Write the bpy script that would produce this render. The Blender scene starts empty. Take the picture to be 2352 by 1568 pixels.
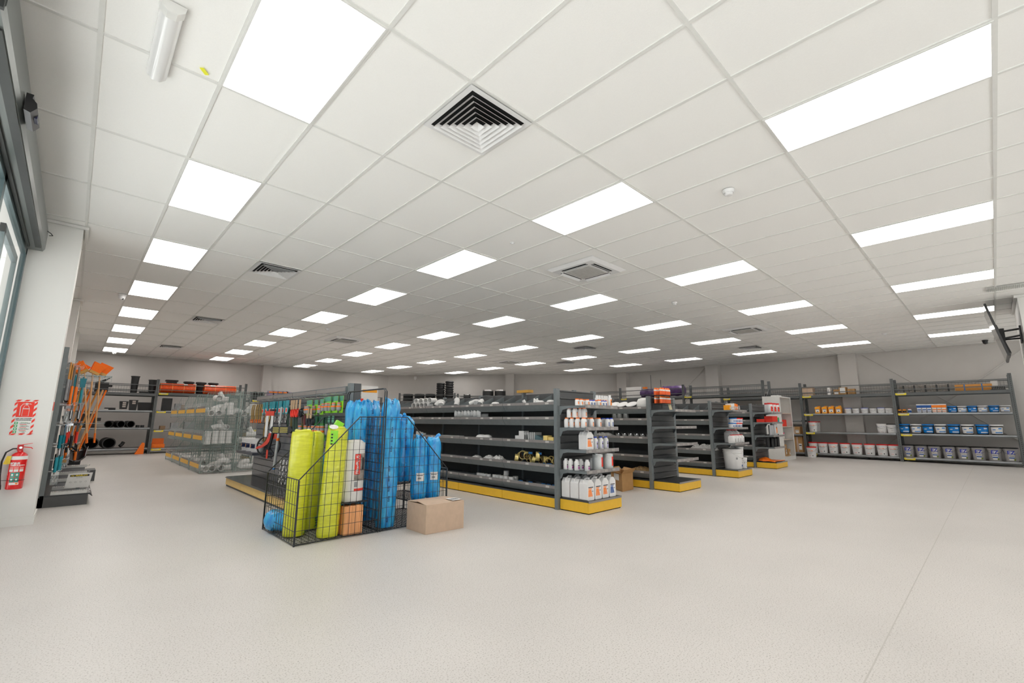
import bpy, math, random
from mathutils import Vector, Matrix
random.seed(7)
PI = math.pi
R = math.radians
SC = bpy.context.scene
COL = SC.collection

# ------------------------------------------------------------------ camera, light, exposure
W_, H_ = 2352, 1568
F_ = 1043.59
YAW, PITCH, ROLL = 0.80932, 0.17306, 0.00518
CAM = Vector((0.15559, -0.92969, 1.10))
CEIL = 3.3186
cy_, sy_, cp_, sp_ = math.cos(YAW), math.sin(YAW), math.cos(PITCH), math.sin(PITCH)
FW = Vector((cy_*cp_, sy_*cp_, sp_))
RT0 = Vector((sy_, -cy_, 0))
UP0 = RT0.cross(FW)
RT = RT0*math.cos(ROLL) + UP0*math.sin(ROLL)
UPV = -RT0*math.sin(ROLL) + UP0*math.cos(ROLL)
cd = bpy.data.cameras.new('camera')
cam = bpy.data.objects.new('camera', cd)
COL.objects.link(cam)
cd.sensor_width = 36.0
cd.lens = 36.0*F_/W_
cd.clip_start = 0.05
cd.clip_end = 300
cam.matrix_world = Matrix(((RT.x, UPV.x, -FW.x, CAM.x), (RT.y, UPV.y, -FW.y, CAM.y), (RT.z, UPV.z, -FW.z, CAM.z), (0, 0, 0, 1)))
SC.camera = cam
SC.view_settings.view_transform = 'Standard'
SC.view_settings.look = 'None'
SC.view_settings.exposure = 0.33
SC.view_settings.gamma = 1.0
SC.cycles.use_denoising = True
SC.cycles.max_bounces = 10
SC.cycles.diffuse_bounces = 8
SC.cycles.glossy_bounces = 3
SC.cycles.transmission_bounces = 6
SC.cycles.transparent_max_bounces = 12
SC.cycles.caustics_reflective = False
SC.cycles.caustics_refractive = False
SC.cycles.sample_clamp_indirect = 6.0

wd = bpy.data.worlds.new('daylight')
SC.world = wd
wd.use_nodes = True
bg = wd.node_tree.nodes['Background']
bg.inputs[0].default_value = (0.93, 0.97, 1.0, 1)
bg.inputs[1].default_value = 0.6
sl = bpy.data.lights.new('sun', 'SUN')
sl.energy = 10.5
sl.angle = R(1.0)
sl.color = (0.93, 0.975, 1.0)
so = bpy.data.objects.new('sun', sl)
COL.objects.link(so)
so.rotation_euler = (R(27), 0, 0)      # from the south, high: it lights the pavement outside, not the shop floor
PANEL_E = 5.8          # what each ceiling panel gives off


def _ray(px, py):      # a direction seen from the camera position, used to find where things stand on known planes
    return FW + RT*((px - W_/2)/F_) - UPV*((py - H_/2)/F_)


def SX(px, py, x):
    d = _ray(px, py)
    return CAM + d*((x - CAM.x)/d.x)


def SY(px, py, y):
    d = _ray(px, py)
    return CAM + d*((y - CAM.y)/d.y)


def SZ(px, py, z=0.0):
    d = _ray(px, py)
    return CAM + d*((z - CAM.z)/d.z)


# ------------------------------------------------------------------ materials
MATS = {}


def mat(name, col, rough=0.5, metal=0.0, var=0.06, scale=18.0, bump=0.0, emit=0.0, alpha=1.0, coat=0.0, stretch=None, col2=None, trans=0.0):
    if name in MATS:
        return MATS[name]
    m = bpy.data.materials.new(name)
    m.use_nodes = True
    nt = m.node_tree
    b = nt.nodes['Principled BSDF']
    tc = nt.nodes.new('ShaderNodeTexCoord')
    src = tc.outputs['Object']
    if stretch:
        mp = nt.nodes.new('ShaderNodeMapping')
        mp.inputs['Scale'].default_value = stretch
        nt.links.new(src, mp.inputs[0])
        src = mp.outputs[0]
    nz = nt.nodes.new('ShaderNodeTexNoise')
    nz.inputs['Scale'].default_value = scale
    nz.inputs['Detail'].default_value = 4
    nt.links.new(src, nz.inputs['Vector'])
    rp = nt.nodes.new('ShaderNodeValToRGB')
    rp.color_ramp.elements[0].position = 0.3
    rp.color_ramp.elements[1].position = 0.7
    c2 = col2 if col2 else [min(1, c*(1+var)) for c in col]
    c1 = col if col2 else [c*(1-var) for c in col]
    rp.color_ramp.elements[0].color = (*c1, 1)
    rp.color_ramp.elements[1].color = (*c2, 1)
    nt.links.new(nz.outputs[0], rp.inputs[0])
    nt.links.new(rp.outputs[0], b.inputs['Base Color'])
    b.inputs['Roughness'].default_value = rough
    b.inputs['Metallic'].default_value = metal
    if coat:
        b.inputs['Coat Weight'].default_value = coat
    if trans:
        b.inputs['Transmission Weight'].default_value = trans
        b.inputs['IOR'].default_value = 1.05
    if emit:
        b.inputs['Emission Color'].default_value = (*col, 1)
        b.inputs['Emission Strength'].default_value = emit
    if alpha < 1:
        b.inputs['Alpha'].default_value = alpha
    if bump:
        bp = nt.nodes.new('ShaderNodeBump')
        bp.inputs['Strength'].default_value = bump
        bp.inputs['Distance'].default_value = 0.02
        nt.links.new(nz.outputs[0], bp.inputs['Height'])
        nt.links.new(bp.outputs[0], b.inputs['Normal'])
    MATS[name] = m
    return m


def speckled_floor():
    m = bpy.data.materials.new('speckled_vinyl')
    m.use_nodes = True
    nt = m.node_tree
    N, L = nt.nodes, nt.links
    b = N['Principled BSDF']
    tc = N.new('ShaderNodeTexCoord')
    n1 = N.new('ShaderNodeTexNoise'); n1.inputs['Scale'].default_value = 130; n1.inputs['Detail'].default_value = 2
    n2 = N.new('ShaderNodeTexNoise'); n2.inputs['Scale'].default_value = 0.7; n2.inputs['Detail'].default_value = 3
    v = N.new('ShaderNodeTexVoronoi'); v.inputs['Scale'].default_value = 0.9; v.inputs['Randomness'].default_value = 1.0
    for n in (n1, n2, v):
        L.new(tc.outputs['Object'], n.inputs['Vector'])
    r1 = N.new('ShaderNodeValToRGB')
    e = r1.color_ramp.elements
    e[0].position = 0.30; e[0].color = (0.40, 0.375, 0.35, 1)
    e[1].position = 0.46; e[1].color = (0.65, 0.625, 0.60, 1)
    L.new(n1.outputs[0], r1.inputs[0])
    r2 = N.new('ShaderNodeValToRGB')
    r2.color_ramp.elements[0].position = 0.35; r2.color_ramp.elements[0].color = (0.93, 0.93, 0.93, 1)
    r2.color_ramp.elements[1].position = 0.65; r2.color_ramp.elements[1].color = (1, 1, 1, 1)
    L.new(n2.outputs[0], r2.inputs[0])
    mx = N.new('ShaderNodeMix'); mx.data_type = 'RGBA'; mx.blend_type = 'MULTIPLY'; mx.inputs[0].default_value = 1
    L.new(r1.outputs[0], mx.inputs[6]); L.new(r2.outputs[0], mx.inputs[7])
    # tiny dark crumbs dropped here and there
    r3 = N.new('ShaderNodeValToRGB')
    r3.color_ramp.elements[0].position = 0.0; r3.color_ramp.elements[0].color = (0.25, 0.22, 0.2, 1)
    r3.color_ramp.elements[1].position = 0.008; r3.color_ramp.elements[1].color = (1, 1, 1, 1)
    L.new(v.outputs['Distance'], r3.inputs[0])
    mx2 = N.new('ShaderNodeMix'); mx2.data_type = 'RGBA'; mx2.blend_type = 'MULTIPLY'; mx2.inputs[0].default_value = 1
    L.new(mx.outputs[2], mx2.inputs[6]); L.new(r3.outputs[0], mx2.inputs[7])
    L.new(mx2.outputs[2], b.inputs['Base Color'])
    b.inputs['Roughness'].default_value = 0.42
    b.inputs['Specular IOR Level'].default_value = 0.35
    return m


def perforated(name, col, pitch=0.05, rad=0.2):
    """steel with a vertical row of punched holes down the middle of the post (object coordinates)"""
    m = mat(name, col, 0.45, 0.2)
    nt = m.node_tree
    N, L = nt.nodes, nt.links
    b = N['Principled BSDF']
    base = b.inputs['Base Color'].links[0].from_socket
    tc = N.new('ShaderNodeTexCoord')
    sp = N.new('ShaderNodeSeparateXYZ'); L.new(tc.outputs['Object'], sp.inputs[0])
    def mth(op, a, bb=None):
        n = N.new('ShaderNodeMath'); n.operation = op
        for i, s in enumerate((a, bb)):
            if s is None: continue
            if isinstance(s, (int, float)): n.inputs[i].default_value = s
            else: L.new(s, n.inputs[i])
        return n.outputs[0]
    fz = mth('ABSOLUTE', mth('SUBTRACT', mth('FRACT', mth('DIVIDE', sp.outputs[2], pitch)), 0.5))
    inz = mth('LESS_THAN', fz, 0.27)
    ax = mth('LESS_THAN', mth('ABSOLUTE', sp.outputs[0]), 0.006)
    ay = mth('LESS_THAN', mth('ABSOLUTE', sp.outputs[1]), 0.006)
    hole = mth('MULTIPLY', inz, mth('MAXIMUM', ax, ay))
    mx = N.new('ShaderNodeMix'); mx.data_type = 'RGBA'
    L.new(hole, mx.inputs[0]); L.new(base, mx.inputs[6]); mx.inputs[7].default_value = (0.008, 0.008, 0.008, 1)
    L.new(mx.outputs[2], b.inputs['Base Color'])
    return m


M_floor = speckled_floor()
M_wall = mat('painted_wall', (0.62, 0.595, 0.57), 0.7, var=0.02, scale=3)
M_pillar = mat('pillar_paint', (0.78, 0.775, 0.75), 0.55, var=0.01, scale=3)
M_tile = mat('ceiling_tile', (0.90, 0.895, 0.875), 0.9, var=0.012, scale=140, bump=0.05)
M_tbar = mat('ceiling_bar', (0.75, 0.75, 0.725), 0.5, var=0.02)
M_white = mat('white_plastic', (0.80, 0.80, 0.80), 0.35, var=0.02)
M_whitem = mat('white_enamel', (0.74, 0.74, 0.72), 0.35, var=0.02)
M_black = mat('black_plastic', (0.012, 0.012, 0.013), 0.4)
M_blackr = mat('black_pipe', (0.018, 0.019, 0.020), 0.55, var=0.2)
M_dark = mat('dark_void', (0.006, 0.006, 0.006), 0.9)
M_steel = mat('charcoal_steel', (0.18, 0.203, 0.212), 0.42, 0.1, var=0.05)
M_steeld = mat('charcoal_steel_panel', (0.085, 0.088, 0.090), 0.5, 0.1, var=0.05)
M_deck = mat('charcoal_deck', (0.055, 0.058, 0.062), 0.3, 0.2, var=0.08)
M_lip = mat('grey_ticket_strip', (0.26, 0.245, 0.24), 0.3, var=0.05)
M_tick = mat('paper_ticket', (0.55, 0.53, 0.51), 0.6)
M_yel = mat('yellow_kickboard', (0.86, 0.52, 0.035), 0.45, var=0.03)
M_yelc = mat('cream_yellow_kickboard', (0.88, 0.62, 0.20), 0.45, var=0.03)
M_rackp = perforated('rack_post_steel', (0.12, 0.13, 0.132))
M_rack = mat('rack_steel', (0.11, 0.118, 0.12), 0.45, 0.1)
M_galv = mat('galvanised_strip', (0.42, 0.44, 0.46), 0.3, 0.6, var=0.15, scale=6)
M_tagy = mat('yellow_rack_tag', (0.75, 0.62, 0.03), 0.5)
M_card = mat('brown_cardboard', (0.58, 0.43, 0.315), 0.8, var=0.05)
M_cardd = mat('brown_cardboard_darker', (0.44, 0.25, 0.10), 0.8, var=0.06)
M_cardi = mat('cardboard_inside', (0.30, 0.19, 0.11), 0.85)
M_paper = mat('white_paper', (0.78, 0.77, 0.75), 0.7, var=0.02)
M_orange = mat('orange_plastic', (0.95, 0.19, 0.01), 0.4)
M_org2 = mat('label_orange', (1.0, 0.24, 0.01), 0.5)
M_blue = mat('cap_blue', (0.01, 0.06, 0.55), 0.4)
M_bluel = mat('label_blue', (0.01, 0.09, 0.36), 0.5)
M_cyan = mat('bright_blue_tub', (0.0, 0.20, 0.62), 0.35)
M_red = mat('red_plastic', (0.75, 0.02, 0.02), 0.4)
M_redl = mat('label_red', (0.85, 0.04, 0.02), 0.5)
M_yjerry = mat('amber_plastic', (0.95, 0.38, 0.01), 0.35)
M_text = mat('print_black', (0.02, 0.02, 0.025), 0.6)
M_grey = mat('mid_grey_plastic', (0.30, 0.30, 0.31), 0.4, var=0.1)
M_green = mat('label_green', (0.05, 0.42, 0.08), 0.4)
M_lgreen = mat('lime_green', (0.28, 0.72, 0.03), 0.4)
M_dgreen = mat('dark_green_card', (0.03, 0.10, 0.07), 0.4)
M_mgreen = mat('mint_green_card', (0.10, 0.33, 0.24), 0.3)
M_teal = mat('teal_plastic', (0.0, 0.20, 0.27), 0.35)
M_tealc = mat('teal_card', (0.02, 0.32, 0.40), 0.4)
M_wood = mat('pale_broom_wood', (0.72, 0.42, 0.20), 0.5, var=0.15, scale=9, stretch=(1, 1, 0.1))
M_woodd = mat('orange_brown_wood', (0.62, 0.27, 0.05), 0.5, var=0.2, scale=9, stretch=(1, 1, 0.1))
M_chrome = mat('chrome', (0.72, 0.72, 0.72), 0.15, 1.0)
M_brass = mat('brass', (0.62, 0.40, 0.15), 0.28, 0.9, var=0.2)
M_wire = mat('dark_wire', (0.035, 0.038, 0.042), 0.4, 0.3)
M_galvw = mat('pale_green_galvanised_wire', (0.27, 0.34, 0.32), 0.4, 0.3)
M_clear = mat('clear_plastic', (0.62, 0.66, 0.68), 0.12, alpha=0.22)
M_pvc = mat('white_pvc', (0.70, 0.70, 0.69), 0.35, var=0.03)
M_pvcg = mat('grey_pvc', (0.52, 0.53, 0.53), 0.35, var=0.06)
M_panel = mat('light_diffuser', (1.0, 0.955, 0.91), 0.4, emit=PANEL_E, var=0.0)
M_frame = mat('teal_grey_aluminium', (0.12, 0.17, 0.18), 0.35, 0.5)
M_header = mat('grey_door_header', (0.15, 0.165, 0.16), 0.35, 0.5, var=0.06, stretch=(8, 0.3, 8))
M_headd = mat('dark_header_cap', (0.03, 0.034, 0.034), 0.5)
M_lime = mat('lime_wrap', (0.68, 0.70, 0.035), 0.25, var=0.10, scale=4, bump=0.12, stretch=(2, 2, 14), coat=0.5)
M_bluew = mat('blue_bag_film', (0.004, 0.22, 0.66), 0.18, var=0.1, scale=4, bump=0.8, coat=0.5, stretch=(5, 5, 1.6), col2=(0.05, 0.52, 0.86))
M_whitew = mat('white_wrap', (0.74, 0.72, 0.69), 0.35, var=0.03, bump=0.15, scale=7)
M_timber = mat('timber_ends', (0.88, 0.42, 0.18), 0.6, var=0.12, scale=5, stretch=(6, 6, 0.6))
M_glass = mat('window_glass', (0.9, 0.97, 0.97), 0.02, alpha=0.12)


# ------------------------------------------------------------------ mesh builder
class MB:
    def __init__(s):
        s.v, s.f, s.m = [], [], []
        s.T = Matrix.Identity(4)

    def _add(s, vs, fs, m=0):
        o = len(s.v)
        s.v += [s.T @ Vector(p) for p in vs]
        s.f += [tuple(o+i for i in f) for f in fs]
        s.m += [m]*len(fs)
        return s

    def box(s, x0, x1, y0, y1, z0, z1, m=0):
        vs = [(x, y, z) for z in (z0, z1) for y in (y0, y1) for x in (x0, x1)]
        return s._add(vs, [(0, 2, 3, 1), (4, 5, 7, 6), (0, 1, 5, 4), (2, 6, 7, 3), (0, 4, 6, 2), (1, 3, 7, 5)], m)

    def cb(s, c, d, m=0):      # box by centre and size
        return s.box(c[0]-d[0]/2, c[0]+d[0]/2, c[1]-d[1]/2, c[1]+d[1]/2, c[2]-d[2]/2, c[2]+d[2]/2, m)

    def hexa(s, lo, hi, z0, z1, m=0):   # frustum: two rectangles (x0,x1,y0,y1)
        vs = [(x, y, z) for (a, z) in ((lo, z0), (hi, z1)) for y in (a[2], a[3]) for x in (a[0], a[1])]
        return s._add(vs, [(0, 2, 3, 1), (4, 5, 7, 6), (0, 1, 5, 4), (2, 6, 7, 3), (0, 4, 6, 2), (1, 3, 7, 5)], m)

    def prism(s, poly, axis, a, b, m=0):
        n = len(poly)
        def P(u, v, w):
            return {'x': (w, u, v), 'y': (u, w, v), 'z': (u, v, w)}[axis]
        vs = [P(u, v, a) for u, v in poly] + [P(u, v, b) for u, v in poly]
        fs = [tuple(range(n))[::-1], tuple(range(n, 2*n))]
        fs += [(i, (i+1) % n, n+(i+1) % n, n+i) for i in range(n)]
        return s._add(vs, fs, m)

    def lathe(s, prof, c=(0, 0), n=20, m=0, cap0=True, cap1=True, sq=0.0, sx=1.0, sy=1.0):
        """profile of (radius, z); sq > 0 makes it squarish"""
        vs = []
        for r, z in prof:
            for i in range(n):
                a = 2*PI*(i+0.5)/n
                ca, sa = math.cos(a), math.sin(a)
                k = 1.0
                if sq:
                    k = 1/max(abs(ca), abs(sa))
                    k = 1+(min(k, 1.33)-1)*sq
                vs.append((c[0]+r*k*ca*sx, c[1]+r*k*sa*sy, z))
        fs = []
        for j in range(len(prof)-1):
            for i in range(n):
                a, b = j*n+i, j*n+(i+1) % n
                fs.append((a, b, b+n, a+n))
        if cap0: fs.append(tuple(range(n))[::-1])
        if cap1: fs.append(tuple((len(prof)-1)*n+i for i in range(n)))
        return s._add(vs, fs, m)

    def arc(s, r, z0, z1, a0, a1, m=0, n=8, r1=None, c=(0, 0)):   # label patch on a round body
        r1 = r if r1 is None else r1
        vs = []
        for k in range(n+1):
            a = a0+(a1-a0)*k/n
            vs += [(c[0]+r*math.cos(a), c[1]+r*math.sin(a), z0), (c[0]+r1*math.cos(a), c[1]+r1*math.sin(a), z1)]
        return s._add(vs, [(2*k, 2*k+2, 2*k+3, 2*k+1) for k in range(n)], m)

    def tube(s, pts, r, n=8, m=0, closed=False, r_end=None):
        pts = [Vector(p) for p in pts]
        k = len(pts)
        vs, fs = [], []
        up = Vector((0, 0, 1))
        prev = None
        for i, p in enumerate(pts):
            if closed:
                t = (pts[(i+1) % k]-pts[i-1])
            else:
                t = (pts[min(i+1, k-1)]-pts[max(i-1, 0)])
            t = t.normalized() if t.length > 1e-9 else Vector((0, 0, 1))
            if prev is None:
                a = t.cross(up)
                if a.length < 1e-3: a = t.cross(Vector((1, 0, 0)))
                a.normalize()
            else:
                a = (prev - t*prev.dot(t))
                a = a.normalized() if a.length > 1e-6 else t.orthogonal().normalized()
            prev = a
            bb = t.cross(a)
            rr = r if r_end is None else r+(r_end-r)*i/(k-1)
            for j in range(n):
                th = 2*PI*(j+0.5)/n
                vs.append(p+a*(rr*math.cos(th))+bb*(rr*math.sin(th)))
        for i in range(k if closed else k-1):
            for j in range(n):
                a0, a1 = i*n+j, i*n+(j+1) % n
                b0, b1 = ((i+1) % k)*n+j, ((i+1) % k)*n+(j+1) % n
                fs.append((a0, b0, b1, a1))
        if not closed:
            fs.append(tuple(range(n)))
            fs.append(tuple((k-1)*n+j for j in range(n))[::-1])
        return s._add(vs, fs, m)

    def pipe(s, p, q, r, t=0.006, n=20, m=0):     # hollow straight pipe
        p, q = Vector(p), Vector(q)
        t_ = (q-p).normalized()
        a = t_.orthogonal().normalized(); b = t_.cross(a)
        vs = []
        for (c, rr) in ((p, r), (q, r), (q, r-t), (p, r-t)):
            for j in range(n):
                th = 2*PI*j/n
                vs.append(c+a*(rr*math.cos(th))+b*(rr*math.sin(th)))
        fs = []
        for k in range(4):
            for j in range(n):
                fs.append((k*n+j, k*n+(j+1) % n, ((k+1) % 4)*n+(j+1) % n, ((k+1) % 4)*n+j))
        return s._add(vs, fs, m)

    def grid(s, o, u, v, nu, nv, w=0.004, m=0):
        """welded wire panel: o origin, u and v edge vectors"""
        o, u, v = Vector(o), Vector(u), Vector(v)
        n = u.cross(v).normalized()*(w/2)
        uu, vv = u.normalized()*(w/2), v.normalized()*(w/2)
        def bar(p, q, side, nn):
            vs = [p-side-nn, p+side-nn, p+side+nn, p-side+nn, q-side-nn, q+side-nn, q+side+nn, q-side+nn]
            s._add(vs, [(0, 1, 2, 3), (7, 6, 5, 4), (0, 4, 5, 1), (1, 5, 6, 2), (2, 6, 7, 3), (3, 7, 4, 0)], m)
        for i in range(nu+1):
            p = o+u*(i/nu); bar(p, p+v, uu, n)
        for j in range(nv+1):
            p = o+v*(j/nv); bar(p, p+u, vv, n)
        return s

    def build(s, name, mats, parent=None, smooth=None, loc=None, rot=None):
        me = bpy.data.meshes.new(name)
        me.from_pydata([tuple(p) for p in s.v], [], s.f)
        mats = mats if isinstance(mats, (list, tuple)) else [mats]
        for mm in mats:
            me.materials.append(mm)
        me.polygons.foreach_set('material_index', s.m)
        if smooth:
            me.polygons.foreach_set('use_smooth', [True]*len(s.f))
            me.set_sharp_from_angle(angle=R(smooth))
        me.update()
        o = bpy.data.objects.new(name, me)
        COL.objects.link(o)
        if parent: o.parent = parent
        if loc is not None: o.location = loc
        if rot is not None: o.rotation_euler = rot
        return o


def thing(name, label, cat, loc=(0, 0, 0), rz=0.0, group=None):
    o = bpy.data.objects.new(name, None)
    o.empty_display_size = 0.05
    COL.objects.link(o)
    o.location = loc
    o.rotation_euler = (0, 0, rz)
    return tag(o, label, cat, group)


def tag(o, label, cat, group=None, kind=None):
    o['label'] = label
    o['category'] = cat
    if group: o['group'] = group
    if kind: o['kind'] = kind
    return o


def struct(name, mb, m, parent=None, smooth=None):
    o = mb.build(name, m, parent, smooth)
    if not parent: o['kind'] = 'structure'
    return o


def dup(root, loc, rz=None, label=None, group=None, rot=None):
    r = root.copy(); COL.objects.link(r)
    r.location = loc
    if rot is not None: r.rotation_euler = rot
    elif rz is not None: r.rotation_euler = (0, 0, rz)
    if label: r['label'] = label
    if group: r['group'] = group
    for ch in list(root.children):
        c = ch.copy(); COL.objects.link(c); c.parent = r
        for g in ch.children:
            d = g.copy(); COL.objects.link(d); d.parent = c
    return r


PROTO = {}


def put(key, make, loc, rz, label, group=None, rot=None):
    """the first of a kind is built, the others are copies of it with labels of their own"""
    if key not in PROTO:
        o = make()
        PROTO[key] = o
        o.location = loc
        o.rotation_euler = rot if rot is not None else (0, 0, rz)
        o['label'] = label
        if group: o['group'] = group
        elif 'group' in o.keys(): del o['group']
        return o
    o = dup(PROTO[key], loc, rz, label, group, rot)
    if not group and 'group' in o.keys(): del o['group']
    return o


ORD = ['', 'second', 'third', 'fourth', 'fifth', 'sixth', 'seventh', 'eighth', 'ninth', 'tenth', 'eleventh', 'twelfth', 'thirteenth']


def nth(i, n):
    """which one of n, counted from the nearer end of the row as it shows in the photo"""
    if n == 1: return 'only one'
    if i == 0: return 'leftmost'
    if i == n-1: return 'rightmost'
    if i <= (n-1)/2: return ORD[i]+' from left'
    return ORD[n-1-i]+' from right'


def text(s, size, parent, loc, rot, m, name='lettering', ext=0.0004, align='CENTER', sx=1.0):
    c = bpy.data.curves.new(name, 'FONT')
    c.body = s; c.size = size; c.extrude = ext
    c.align_x = align; c.align_y = 'CENTER'
    c.materials.append(m)
    o = bpy.data.objects.new(name, c)
    COL.objects.link(o)
    o.parent = parent
    o.location = loc; o.rotation_euler = rot
    o.scale = (sx, 1, 1)
    return o


def mesh_text(s, size, parent, loc, rot, m, name='lettering', ext=0.0006, sx=1.0, bold=0.0):
    o = text(s, size, parent, loc, rot, m, name, ext, 'CENTER', sx)
    o.data.offset = bold if bold else size*0.02
    me = bpy.data.meshes.new_from_object(o)
    n = bpy.data.objects.new(name, me); COL.objects.link(n)
    n.parent = parent; n.location = loc; n.rotation_euler = rot; n.scale = (sx, 1, 1)
    bpy.data.objects.remove(o)
    return n

# ------------------------------------------------------------------ room shell
XE, YN = 18.55, 19.9
fl = MB()
fl._add([(-0.9, -7, 0), (24, -7, 0), (24, 24, 0), (-0.9, 24, 0), (-0.9, -7, -0.12), (24, -7, -0.12), (24, 24, -0.12), (-0.9, 24, -0.12)],
        [(0, 1, 2, 3), (7, 6, 5, 4), (0, 4, 5, 1), (1, 5, 6, 2), (2, 6, 7, 3), (3, 7, 4, 0)])
struct('floor', fl, M_floor)
sm = MB()
sm.box(-0.4, 17.0, -0.408, -0.402, 0.0, 0.0006)
sm.box(-0.4, 17.0, -2.408, -2.402, 0.0, 0.0006)
struct('trim_1', sm, mat('floor_weld_seam', (0.50, 0.48, 0.45), 0.5))

cl = MB()
cl.box(-1.2, 24, -7, 24, CEIL+0.006, CEIL+0.10)
struct('ceiling', cl, M_tile)
tb = MB()
for i in range(-1, 34):
    x = i*0.6
    tb.box(x-0.012, x+0.012, -5, 20.2, CEIL-0.002, CEIL+0.008)
for j in range(-4, 18):
    y = j*1.2
    tb.box(-1.1, XE+0.1, y-0.012, y+0.012, CEIL-0.0015, CEIL+0.008)
struct('trim_2', tb, M_tbar)

struct('wall_north', MB().box(-1.0, 11.5, YN, YN+0.15, 0, CEIL+0.02), M_wall)
struct('wall_east', MB().box(XE, XE+0.15, -7, 11.15, 0, CEIL+0.02), M_wall)
d0, d1 = Vector((11.42, YN, 0)), Vector((XE, 11.1, 0))
dd = (d1-d0).normalized(); dn = Vector((dd.y, -dd.x, 0))      # dn points into the wall
if dn.x < 0: dn = -dn
w = MB(); q = [d0, d1, d1+dn*0.15, d0+dn*0.15]
w.prism([(p.x, p.y) for p in q], 'z', 0, CEIL+0.02)
struct('wall_northeast', w, M_wall)
w = MB()
w.box(-0.60, -0.47, 6.5, YN, 0, CEIL+0.02)
struct('wall_west', w, M_wall)
struct('wall_south', MB().box(-0.6, 19, -7.15, -7.0, 1.7, CEIL+0.02), M_wall)  # unseen band added behind the camera to keep sky light off the floor
# wall pillars
def pillar(n, x0, x1, y0, y1, m=None):
    mb = MB(); mb.box(x0, x1, y0, y1, 0, CEIL+0.005)
    return struct('wall_'+n, mb, m or M_wall)
pillar('pillar_entrance', -0.468, -0.015, 6.22, 6.72, M_pillar)
pillar('pillar_west', -0.5, 0.0, 10.75, 11.2, M_pillar)
pillar('pillar_far_west', -0.5, 0.03, 15.3, 15.75, M_pillar)
pillar('column_north', 5.62, 5.95, YN-0.25, YN+0.05)
for i, (s, wd_) in enumerate(((6.0, 0.42),)):
    p = d0+dd*s
    mb = MB(); a, b = p, p+dd*wd_; q = [a, b, b-dn*0.35, a-dn*0.35]
    mb.prism([(c.x, c.y) for c in q], 'z', 0, CEIL+0.005)
    struct('wall_column_northeast', mb, M_wall)
for nm, ya, yb in (('corner', 10.5, 11.0), ('middle', 6.35, 6.85), ('south', 1.95, 2.42)):
    pillar('column_east_'+nm, XE-0.28, XE+0.02, ya, yb)
# flat bracing straps crossing the east wall bays
for k, (ya, yb) in enumerate(((1.85, -1.95), (10.4, 6.9))):
    mb = MB()
    mb.tube([(XE-0.02, ya, CEIL), (XE-0.02, yb, 0.1)], 0.013, 6)
    mb.tube([(XE-0.045, ya, 0.1), (XE-0.045, yb, CEIL)], 0.013, 6)
    struct('trim_%d' % (3+k), mb, M_wall)
# pillar at the right that carries the screen
pillar('pillar_right', 11.9, 13.7, -2.6, -1.46, M_pillar)
mb = MB(); mb.box(11.86, 13.74, -1.50, -1.42, CEIL-0.045, CEIL); mb.box(11.861, 11.92, -2.6, -1.501, CEIL-0.0445, CEIL)
struct('trim_5', mb, M_pillar)
# skirting and ceiling angle on the entrance pillar
mb = MB(); mb.box(-0.467, -0.003, 6.206, 6.2195, 0, 0.09); mb.box(-0.0145, -0.0035, 6.2205, 6.73, 0, 0.0895)
struct('baseboard_entrance', mb, M_pillar)
mb = MB(); mb.box(-0.6, 0.03, 6.17, 6.20, CEIL-0.03, CEIL); mb.box(0.001, 0.0295, 6.201, 6.75, CEIL-0.0295, CEIL)
mb.box(-0.3, 0.04, 10.70, 10.73, CEIL-0.03, CEIL); mb.box(0.011, 0.0395, 10.731, 11.2, CEIL-0.0295, CEIL)
struct('trim_6', mb, M_pillar)
# ceiling edge bulkhead line where the floor area south-east ends
mb = MB(); mb.box(XE-0.03, XE, -3, 11.0, CEIL-0.03, CEIL); mb.box(0, 11.45, YN-0.03, YN, CEIL-0.03, CEIL)
struct('trim_7', mb, M_wall)

# glazed entrance at the left: frame, glass, sliding door leaf
def bars(lst):
    mb = MB()
    for b in lst: mb.box(*b)
    return mb
wf = struct('window_1', bars([(-0.466, -0.425, 6.12, 6.219, 0, 2.95), (-0.466, -0.425, 3.95, 4.05, 0, 2.95), (-0.466, -0.425, -2.0, -1.9, 0, 2.95),
                              (-0.466, -0.425, 1.0, 1.08, 0, 2.95), (-0.466, -0.425, -2.0, 6.2, 2.86, 3.0), (-0.466, -0.425, -2.0, 6.2, 0, 0.08)]), M_frame)
MB().box(-0.450, -0.443, -2.0, 6.1, 0.08, 2.86).build('pane', M_glass, wf)
dr = struct('door_1', bars([(-0.51, -0.475, 4.9, 4.98, 0.02, 2.8), (-0.51, -0.475, 6.02, 6.08, 0.02, 2.8), (-0.51, -0.475, 4.9, 6.06, 2.72, 2.8), (-0.51, -0.475, 4.9, 6.06, 0.02, 0.14)]), M_frame)
MB().box(-0.496, -0.490, 4.98, 6.02, 0.14, 2.72).build('pane', M_glass, dr)
struct('wall_above_entrance', MB().box(-0.60, -0.468, -7, 6.22, 2.95, CEIL+0.02), M_wall)
# pavement outside
mb = MB(); mb.box(-30, -0.95, -30, 24, -0.16, -0.12); mb.box(-0.95, 30, -30, -7.0, -0.16, -0.12)
struct('floor_outside', mb, mat('pavement', (0.66, 0.65, 0.62), 0.8))

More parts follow.
